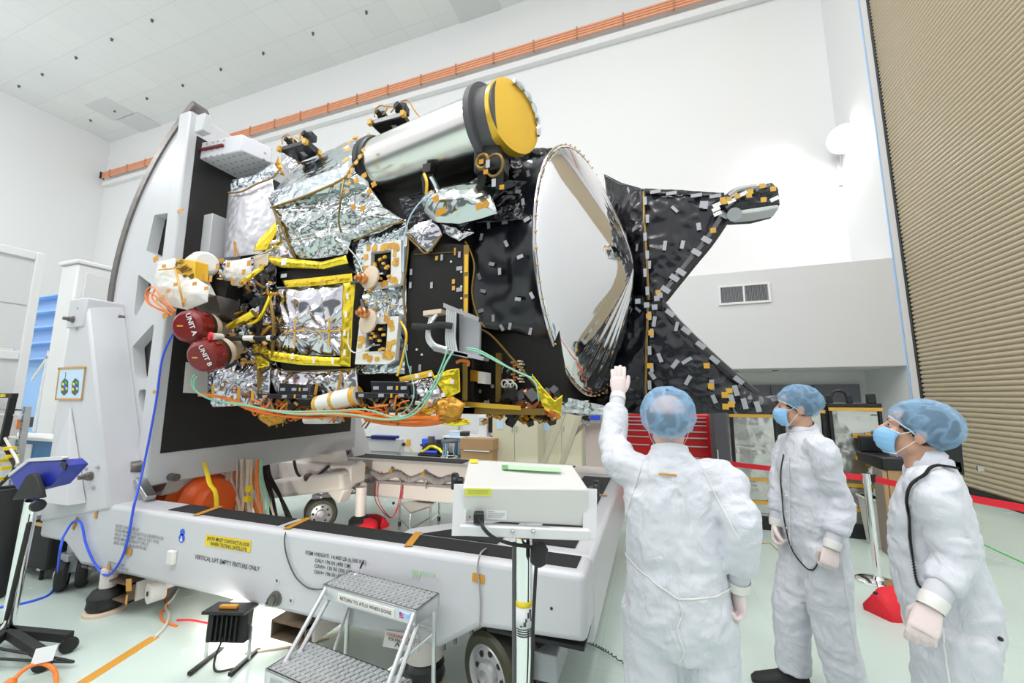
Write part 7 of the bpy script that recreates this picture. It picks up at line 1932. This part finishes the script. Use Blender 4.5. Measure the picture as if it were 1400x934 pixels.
b = MB(); q = front3(1362, 873); b.ball(q, .008, 6); b.build('snap', 'black_paint', cov3)
# ================================================================ near things: step stool, ionizers on poles
def K(px, py, dist):
    r = ray(px, py); return EYE + r * (dist / r.dot(FH))
# aluminium step stool
FLc = G(441, 799, .65); ax_ = V(.995, -.10, 0).normalized(); ay_ = V(.10, .995, 0); W_, D_ = .685, .205
t = thing('step_stool', FLc + ax_ * W_ / 2 + ay_ * .02 - V(0, 0, .65), 'two-step aluminium stool with grated treads in front of the white beam', 'step stool')
def S(u, v, z): return FLc + ax_ * u + ay_ * v + V(0, 0, z - .65)
def tread(u0, u1, v0, v1, z, rows, cols):
    b = MB(); b.hexa([S(u0, v0, z - .012), S(u1, v0, z - .012), S(u1, v1, z - .012), S(u0, v1, z - .012), S(u0, v0, z), S(u1, v0, z), S(u1, v1, z), S(u0, v1, z)])
    for (a, c, e, f) in ((u0, u1, v0, v0 + .012), (u0, u1, v1 - .012, v1), (u0, u0 + .012, v0, v1), (u1 - .012, u1, v0, v1)):
        b.hexa([S(a, e, z - .075), S(c, e, z - .075), S(c, f, z - .075), S(a, f, z - .075), S(a, e, z), S(c, e, z), S(c, f, z), S(a, f, z)])
    tr = b.build('tread', 'alu', t, bevel=.003)
    sl, lip = MB(), MB(); dv = (v1 - v0 - .02) / rows; du = (u1 - u0 - .03) / cols
    for i in range(rows):
        for j in range(cols):
            u = u0 + .015 + (j + .5 * (i % 2)) * du; v = v0 + .012 + i * dv
            if u + du * .6 > u1: continue
            p = [S(u, v + dv * .15, z + .0006), S(u + du * .34, v + dv * .15, z + .0006), S(u + du * .62, v + dv * .85, z + .0006), S(u + du * .28, v + dv * .85, z + .0006)]
            sl.prism(p, (0, 0, .0006))
            q = [S(u + du * .36, v + dv * .12, z), S(u + du * .52, v + dv * .12, z), S(u + du * .8, v + dv * .88, z), S(u + du * .64, v + dv * .88, z)]
            lip.prism(q, (0, 0, .006))
    sl.build('grating_slot', 'charcoal', tr); lip.build('grating_rib', 'alu', tr)
    return tr
top = tread(0, W_, 0, D_, .65, 5, 19)
low = tread(-.03, W_ + .02, -.30, -.04, .36, 6, 19)
for u in (.02, W_ - .02):
    for dv in (0, .085):
        b = MB(); b.tube([S(u, .01 + dv, .63), S(u - (.02 if u < .3 else -.02), -.52 + dv, .0)], .0125, 12); b.build('slanted_leg', 'alu', t, smooth=True)
    b = MB(); b.tube([S(u, D_ - .02, .64), S(u + (0 if u < .3 else .01), D_ - .02, .0)], .0125, 12); b.build('rear_leg', 'alu', t, smooth=True)
    for z_, v_ in ((0.0, -.52), (0.0, -.435), (0.0, D_ - .02)):
        b = MB(); b.cyl(S(u - (.02 if u < .3 else -.02) * (v_ < 0), v_, 0.0), S(u - (.02 if u < .3 else -.02) * (v_ < 0), v_ + .005, .035), .017, n=12); b.build('rubber_foot', 'black_rubber', t)
b = MB(); b.tube([S(.02, D_ - .02, .46), S(W_ - .02, D_ - .02, .46)], .0115, 10); b.build('cross_bar', 'alu', t, smooth=True)
for u0, u1 in ((.02, .17), (W_ - .02, W_ - .15)): MB().tube([S(u0, D_ - .02, .45), S(u1, -.05, .34)], .009, 10).build('diagonal_brace', 'alu', t, smooth=True)
b = MB(); b.hexa([S(.13, -.004, .588), S(.545, -.004, .588), S(.545, 0, .588), S(.13, 0, .588), S(.13, -.004, .628), S(.545, -.004, .628), S(.545, 0, .628), S(.13, 0, .628)]); b.build('name_plate', 'blanket_white', top)
text('lettering', 'RETURN TO ATLO WHEN DONE', S(.15, -.006, .598), .026, 'ink', t, ax_, (0, 0, 1), .375, bold=.01)
b = MB()
def plq(u0, u1, z0, z1, m, v=-.003, par=top, nm='flag_sticker'):
    b = MB(); b.hexa([S(u0, v - .001, z0), S(u1, v - .001, z0), S(u1, v + .003, z0), S(u0, v + .003, z0), S(u0, v - .001, z1), S(u1, v - .001, z1), S(u1, v + .003, z1), S(u0, v + .003, z1)]); return b.build(nm, m, par)
plq(.575, .645, .595, .628, 'paper_blue'); plq(.58, .592, .612, .626, 'blue_wire', -.005)
for k in range(3): plq(.592 if k > 1 else .58, .608, .599 + k * .009, .603 + k * .009, 'red_paint', -.005)
plq(.615, .64, .602, .622, 'sky_blue', -.005)
plq(.02, .10, .31, .335, 'tape_grey', -.303, low, 'maker_plate'); plq(.30, .36, .292, .318, 'paper', -.303, low, 'sticker'); plq(.37, .42, .292, .318, 'paper', -.303, low, 'sticker'); plq(.31, .33, .297, .312, 'ink', -.305, low, 'sticker_mark'); plq(.38, .40, .297, .312, 'red_paint', -.305, low, 'sticker_mark')
pn = thing('marker_pen', S(.08, .17, .652), 'black marker pen standing at the back corner of the top stool tread', 'pen')
b = MB(); b.cyl(S(.10, D_ - .04, .656), S(.125, D_ - .04, .70), .003, n=8); b.build('pen_tip', 'steel', pn)
b = MB(); b.cyl(S(.125, D_ - .04, .70), S(.145, D_ - .04, .74), .006, n=10); b.build('pen_barrel', 'black_paint', pn)
b = MB(); b.ball(S(.09, D_ - .045, .658), .008, 6); b.build('pen_base', 'tape_white', pn)

# white ionizing blower on a chrome pole, seen from its back
D0, D1 = 1.50, 1.74
base = K(713, 700, 1.60); base.z = 0
t = thing('air_ionizer', base, 'white box shaped air ionizer with green label on a chrome pole before the fixture', 'ionizer')
f = [K(632, 667, D0), K(805, 669, D0), K(802, 720, D0 + .02), K(634, 712, D0 + .02)]
bk = [K(641, 628, D1), K(783, 636, D1), K(785, 690, D1), K(643, 684, D1)]
b = MB(); b.add(f + bk, [(0, 1, 2, 3), (7, 6, 5, 4), (0, 4, 5, 1), (1, 5, 6, 2), (2, 6, 7, 3), (3, 7, 4, 0)]); hs = b.build('ionizer_housing', 'blanket_white', t, bevel=.006)
hs.data.materials[0] = mat('housing_white', (.66, .655, .63), .35)
def on_top(px, py):
    n_ = (f[1] - f[0]).cross(bk[0] - f[0]); r = ray(px, py); k = (f[0] - EYE).dot(n_) / r.dot(n_); return EYE + r * k + V(0, 0, .0015)
def stick(name, pts, m, th=(0, 0, .001)):
    b = MB(); b.prism(pts, th); return b.build(name, m, hs)
stick('green_label', [on_top(687, 642), on_top(767, 646), on_top(767, 641), on_top(686, 636.5)], 'green_pale'); stick('green_label', [on_top(687, 642), on_top(695, 642.4), on_top(695, 637), on_top(686, 636.5)], 'green_tape')
stick('yellow_label', [on_top(642.5, 633.5), on_top(653, 633.5), on_top(653, 629), on_top(643, 628.5)], 'yellow_label')
def on_face(px, py, o=.002): 
    n_ = (f[1] - f[0]).cross(f[3] - f[0]); r = ray(px, py); k = (f[0] - EYE).dot(n_) / r.dot(n_); return EYE + r * (k * (1 - o / D0))
fd = -FH * .0012
stick('yellow_label', [on_face(636, 678), on_face(671, 678), on_face(671.5, 668), on_face(636, 667.5)], 'yellow_sign', fd)
b = MB()
for k in range(3): b.bar(on_face(639, 670.5 + k * 2.2, .004), on_face(668, 670.7 + k * 2.2, .004), .001, .001)
b.build('label_print', 'ink_grey', hs)
stick('rating_plate', [on_face(665, 709.5), on_face(693, 711), on_face(693, 698), on_face(665, 697)], 'paper', fd)
b = MB()
for k, (a, c) in enumerate(((667, 676), (667, 690), (667, 690), (667, 686))): b.bar(on_face(a, 699.5 + k * 2.5, .004), on_face(c, 699.7 + k * 2.55, .004), .001, .001)
b.build('label_print', 'ink_grey', hs)
q = on_face(641.5, 700, .003); b = MB(); b.cyl(q, q + fd, .006, n=14); b.build('round_mark', 'green_hose', hs); q = on_face(642, 707, .003); b = MB(); b.cyl(q, q + fd, .004, n=12); b.build('round_mark', 'bronze', hs)
b = MB(); b.bar(on_face(690, 631, .0), on_face(690, 631, .0) + V(0, 0, .0001), .0001)
# plug and cord
b = MB(); c = on_face(654.5, 707, .018); b.obox(c, RT, FH, (0, 0, 1), .034, .045, .034); b.build('plug_socket', 'black_paint', hs, bevel=.003)
pts = [on_face(658, 712, .045), K(661, 722, 1.44), K(675, 735, 1.45), K(700, 744, 1.50), K(720, 747, 1.54), K(735, 752, 1.53), K(733, 775, 1.54), K(731, 810, 1.54), K(729, 850, 1.54), K(728, 900, 1.54), K(726, 950, 1.53)]
b = MB(); b.tube(catmull(pts), .0065, 8); b.build('power_cord', 'black_rubber', t, smooth=True)
b = MB(); b.tube([on_face(657, 705, .04), on_face(659, 716, .047)], [.013, .008], 10); b.build('plug', 'black_rubber', hs, smooth=True)
b = MB(); q = K(736, 755, 1.53); b.tube([q + V(0, 0, .035), q + V(.004, 0, .01), q - V(0, 0, .035), q - V(0, 0, .05)], [.02, .032, .03, .01], 10); b.build('cord_bundle', 'black_rubber', t, smooth=True)
# bracket
b = MB()
lo = [K(629, 724, D0 - .01), K(806, 731, D0 - .01)]
b.bar(lo[0], lo[1], .03, .035); b.build('bracket_rail', 'duct_paint', t, bevel=.004)
for a, c in (((630, 662), (627, 733)), ((807, 668), (806, 738))):
    b = MB(); b.bar(K(*a, D0 + .03), K(*c, D0 + .0), .05, .006, FH); b.build('bracket_arm', 'duct_paint', t, bevel=.002)
b = MB(); b.bar(K(632, 716, D0), K(800, 724, D0), .02, .006); b.build('bracket_lip', 'alu', t)
for px in (701, 729):
    q = K(px, 726, D0 - .03); b = MB(); b.lathe([(.008, 0), (.008, .012), (.005, .014), (.005, .022), (.001, .022)], q, -FH, 12); b.build('screw', 'steel', t, smooth=True)
for px, py, s in ((626, 658, -1), (811, 668, 1)):
    q = K(px, py, D0 + .06); b = MB(); b.lathe([(.010, -.02), (.010, .0), (.020, .002), (.022, .012), (.018, .02), (.001, .02)], q, RT * s, 16); b.bar(q + RT * s * .012 + V(0, 0, .03), q + RT * s * .012 - V(0, 0, .03), .02); b.build('clamp_knob', 'black_paint', t, bevel=.003)
# pole
pt = K(716, 734, 1.58); pb = V(pt.x, pt.y, 0)
b = MB(); b.cyl(pb + V(0, 0, .12), pt, .0315, n=32); pole = b.build('pole', 'chrome', t, smooth=True)
b = MB(); q = pb - RT * .036 + V(0, 0, .0); b.cyl(q + V(0, 0, .12), V(q.x, q.y, pt.z - .02), .008, n=12); b.build('pole_rail', 'charcoal', t, smooth=True)
def wrap(z0, z1, a0, a1, m, r=.0325, nm='pole_label', n=14):
    b = MB(); lo, hi = [], []
    for i in range(n + 1):
        a = a0 + (a1 - a0) * i / n; d = -FH * math.cos(a) + RT * math.sin(a); lo.append(pb + d * r + V(0, 0, z0)); hi.append(pb + d * r + V(0, 0, z1))
    b.add(lo + hi, [(i, i + 1, n + 2 + i, n + 1 + i) for i in range(n)]); return b.build(nm, m, pole, smooth=True, thick=.0006)
zl = lambda y: K(716, y, 1.55).z
wrap(zl(832), zl(824), -1.2, 1.3, 'yellow_label'); wrap(zl(861), zl(832.5), -1.2, 1.3, 'paper')
for a0, a1, y0, y1 in ((.55, .85, 838, 834.5), (.35, .6, 846, 838), (.7, .85, 846, 838), (.1, .32, 851, 846), (.75, .9, 851, 846), (-.5, -.2, 858, 856), (-.1, .2, 857, 851)): wrap(zl(y0), zl(y1), a0, a1, 'ink', .0335, 'label_print', 4)
for k in range(4): wrap(zl(872 - k * 3.2), zl(870.2 - k * 3.2), -.9, 1.1, 'ink', .0328, 'label_print', 8)
for k in range(5):
    a = 2 * PI * k / 5 + .3; d = V(math.cos(a), math.sin(a), 0)
    b = MB(); b.bar(pb + V(0, 0, .10), pb + d * .30 + V(0, 0, .085), .045, .04); b.build('leg', 'black_matte', t, bevel=.005)
    b = MB(); b.lathe([(.02, -.018), (.042, -.016), (.042, .016), (.02, .018)], pb + d * .29 + V(0, 0, .042), V(-d.y, d.x, 0), 16); b.build('caster', 'black_rubber', t, smooth=True)

# the same kind far behind, facing away
q = P(520, 607, 6.6); x0, x1 = P(496, 607, 6.6).x, P(547, 607, 6.6).x
t = thing('air_ionizer', (q.x, 6.7, 0), 'far white air ionizer with blue top, on a pole beyond the rear beam', 'ionizer')
z0, z1 = P(520, 618, 6.6).z, P(520, 599, 6.6).z
b = MB(); b.box(x0, x1, 6.6, 6.75, z0, z1); b.build('ionizer_housing', 'duct_paint', t, bevel=.02)
b = MB(); b.box(P(508, 600, 6.6).x, P(541, 600, 6.6).x, 6.57, 6.72, z1 - .03, z1 + .05); b.build('blue_top', 'blue_paint', t, bevel=.01)
b = MB(); b.box(x0 - .03, P(540, 600, 6.6).x, 6.55, 6.58, z1 + .0, z1 + .025); b.build('top_bar', 'black_paint', t)
for x in (x0 - .03, x1 + .03): b = MB(); b.ball((x, 6.68, (z0 + z1) / 2 + .02), .035, 8); b.build('clamp_knob', 'black_paint', t, smooth=True)
b = MB(); b.box(x0 + .05, x1 - .05, 6.58, 6.7, z0 - .05, z0); b.build('bracket_rail', 'tape_grey', t)
xp = P(514.5, 630, 6.66).x; b = MB(); b.cyl((xp, 6.67, .08), (xp, 6.67, z0 - .04), .035, n=16); b.build('pole', 'chrome', t, smooth=True)
b = MB(); b.cyl((xp, 6.67, .25), (xp, 6.67, .55), .037, n=16); b.build('yellow_band', 'yellow_label', t, smooth=True)
for k in range(4):
    d = V(math.cos(k * PI / 2 + .4), math.sin(k * PI / 2 + .4), 0); b = MB(); b.bar(V(xp, 6.67, .07), V(xp, 6.67, .07) + d * .3, .05, .04); b.build('leg', 'black_matte', t); b = MB(); b.ball(V(xp, 6.67, .04) + d * .28, .04, 8); b.build('caster', 'black_rubber', t, smooth=True)
# ================================================================ light, camera
w = bpy.data.worlds.new('World'); scene.world = w; w.use_nodes = True
bg = w.node_tree.nodes['Background']; bg.inputs['Color'].default_value = (.97, .98, 1.0, 1); bg.inputs['Strength'].default_value = WORLD
def area(name, loc, target, sx, sy, power, col=(1, 1, 1), spread=180):
    l = bpy.data.lights.new(name, 'AREA'); l.shape = 'RECTANGLE'; l.size = sx; l.size_y = sy; l.energy = power; l.color = col; l.spread = math.radians(spread)
    o = bpy.data.objects.new(name, l); COL.objects.link(o); o.location = loc
    d = (Vector(target) - Vector(loc)).normalized(); o.rotation_euler = d.to_track_quat('-Z', 'Y').to_euler(); return o
for x in (-9, -1, 3.2):
    for y in (-6.5, -1.5, 3.5):
        area('high_bay_light', (x, y, ZC - .3), (x, y, 0), 1.6, 1.6, HIGH)
for x, y, z, e in FILL_LIGHTS:  # added fill lights out of view that brighten the ceiling and walls
    l = bpy.data.lights.new('ceiling_fill_light', 'POINT'); l.energy = e; l.shadow_soft_size = .7
    o = bpy.data.objects.new('ceiling_fill_light', l); COL.objects.link(o); o.location = (x, y, z)
area('wall_flood_light', P(1154, 190, 11.75) + V(0, -.1, 0), P(1160, 200, 12.3) + V(-.8, 0, -1.5), .3, .3, 160)
area('work_lamp_light', WORK[0], WORK[0] + WORK[1] - V(0, 0, .22), .22, .14, 40, (1, .95, .86), 120)
cam = bpy.data.cameras.new('camera'); co = bpy.data.objects.new('camera', cam); COL.objects.link(co)
cam.sensor_fit = 'HORIZONTAL'; cam.sensor_width = 36; cam.lens = FOC * 36 / 1400; cam.clip_end = 200; cam.clip_start = .05
co.location = EYE
M_ = Matrix((RT, UP, -FW)).transposed(); co.rotation_euler = M_.to_euler()
scene.camera = co
vs = scene.view_settings; vs.view_transform = 'Standard'; vs.look = 'None'; vs.gamma = 1; vs.use_curve_mapping = False; vs.exposure = EXPO
scene.cycles.max_bounces = 10; scene.cycles.transparent_max_bounces = 12; scene.cycles.sample_clamp_indirect = 8
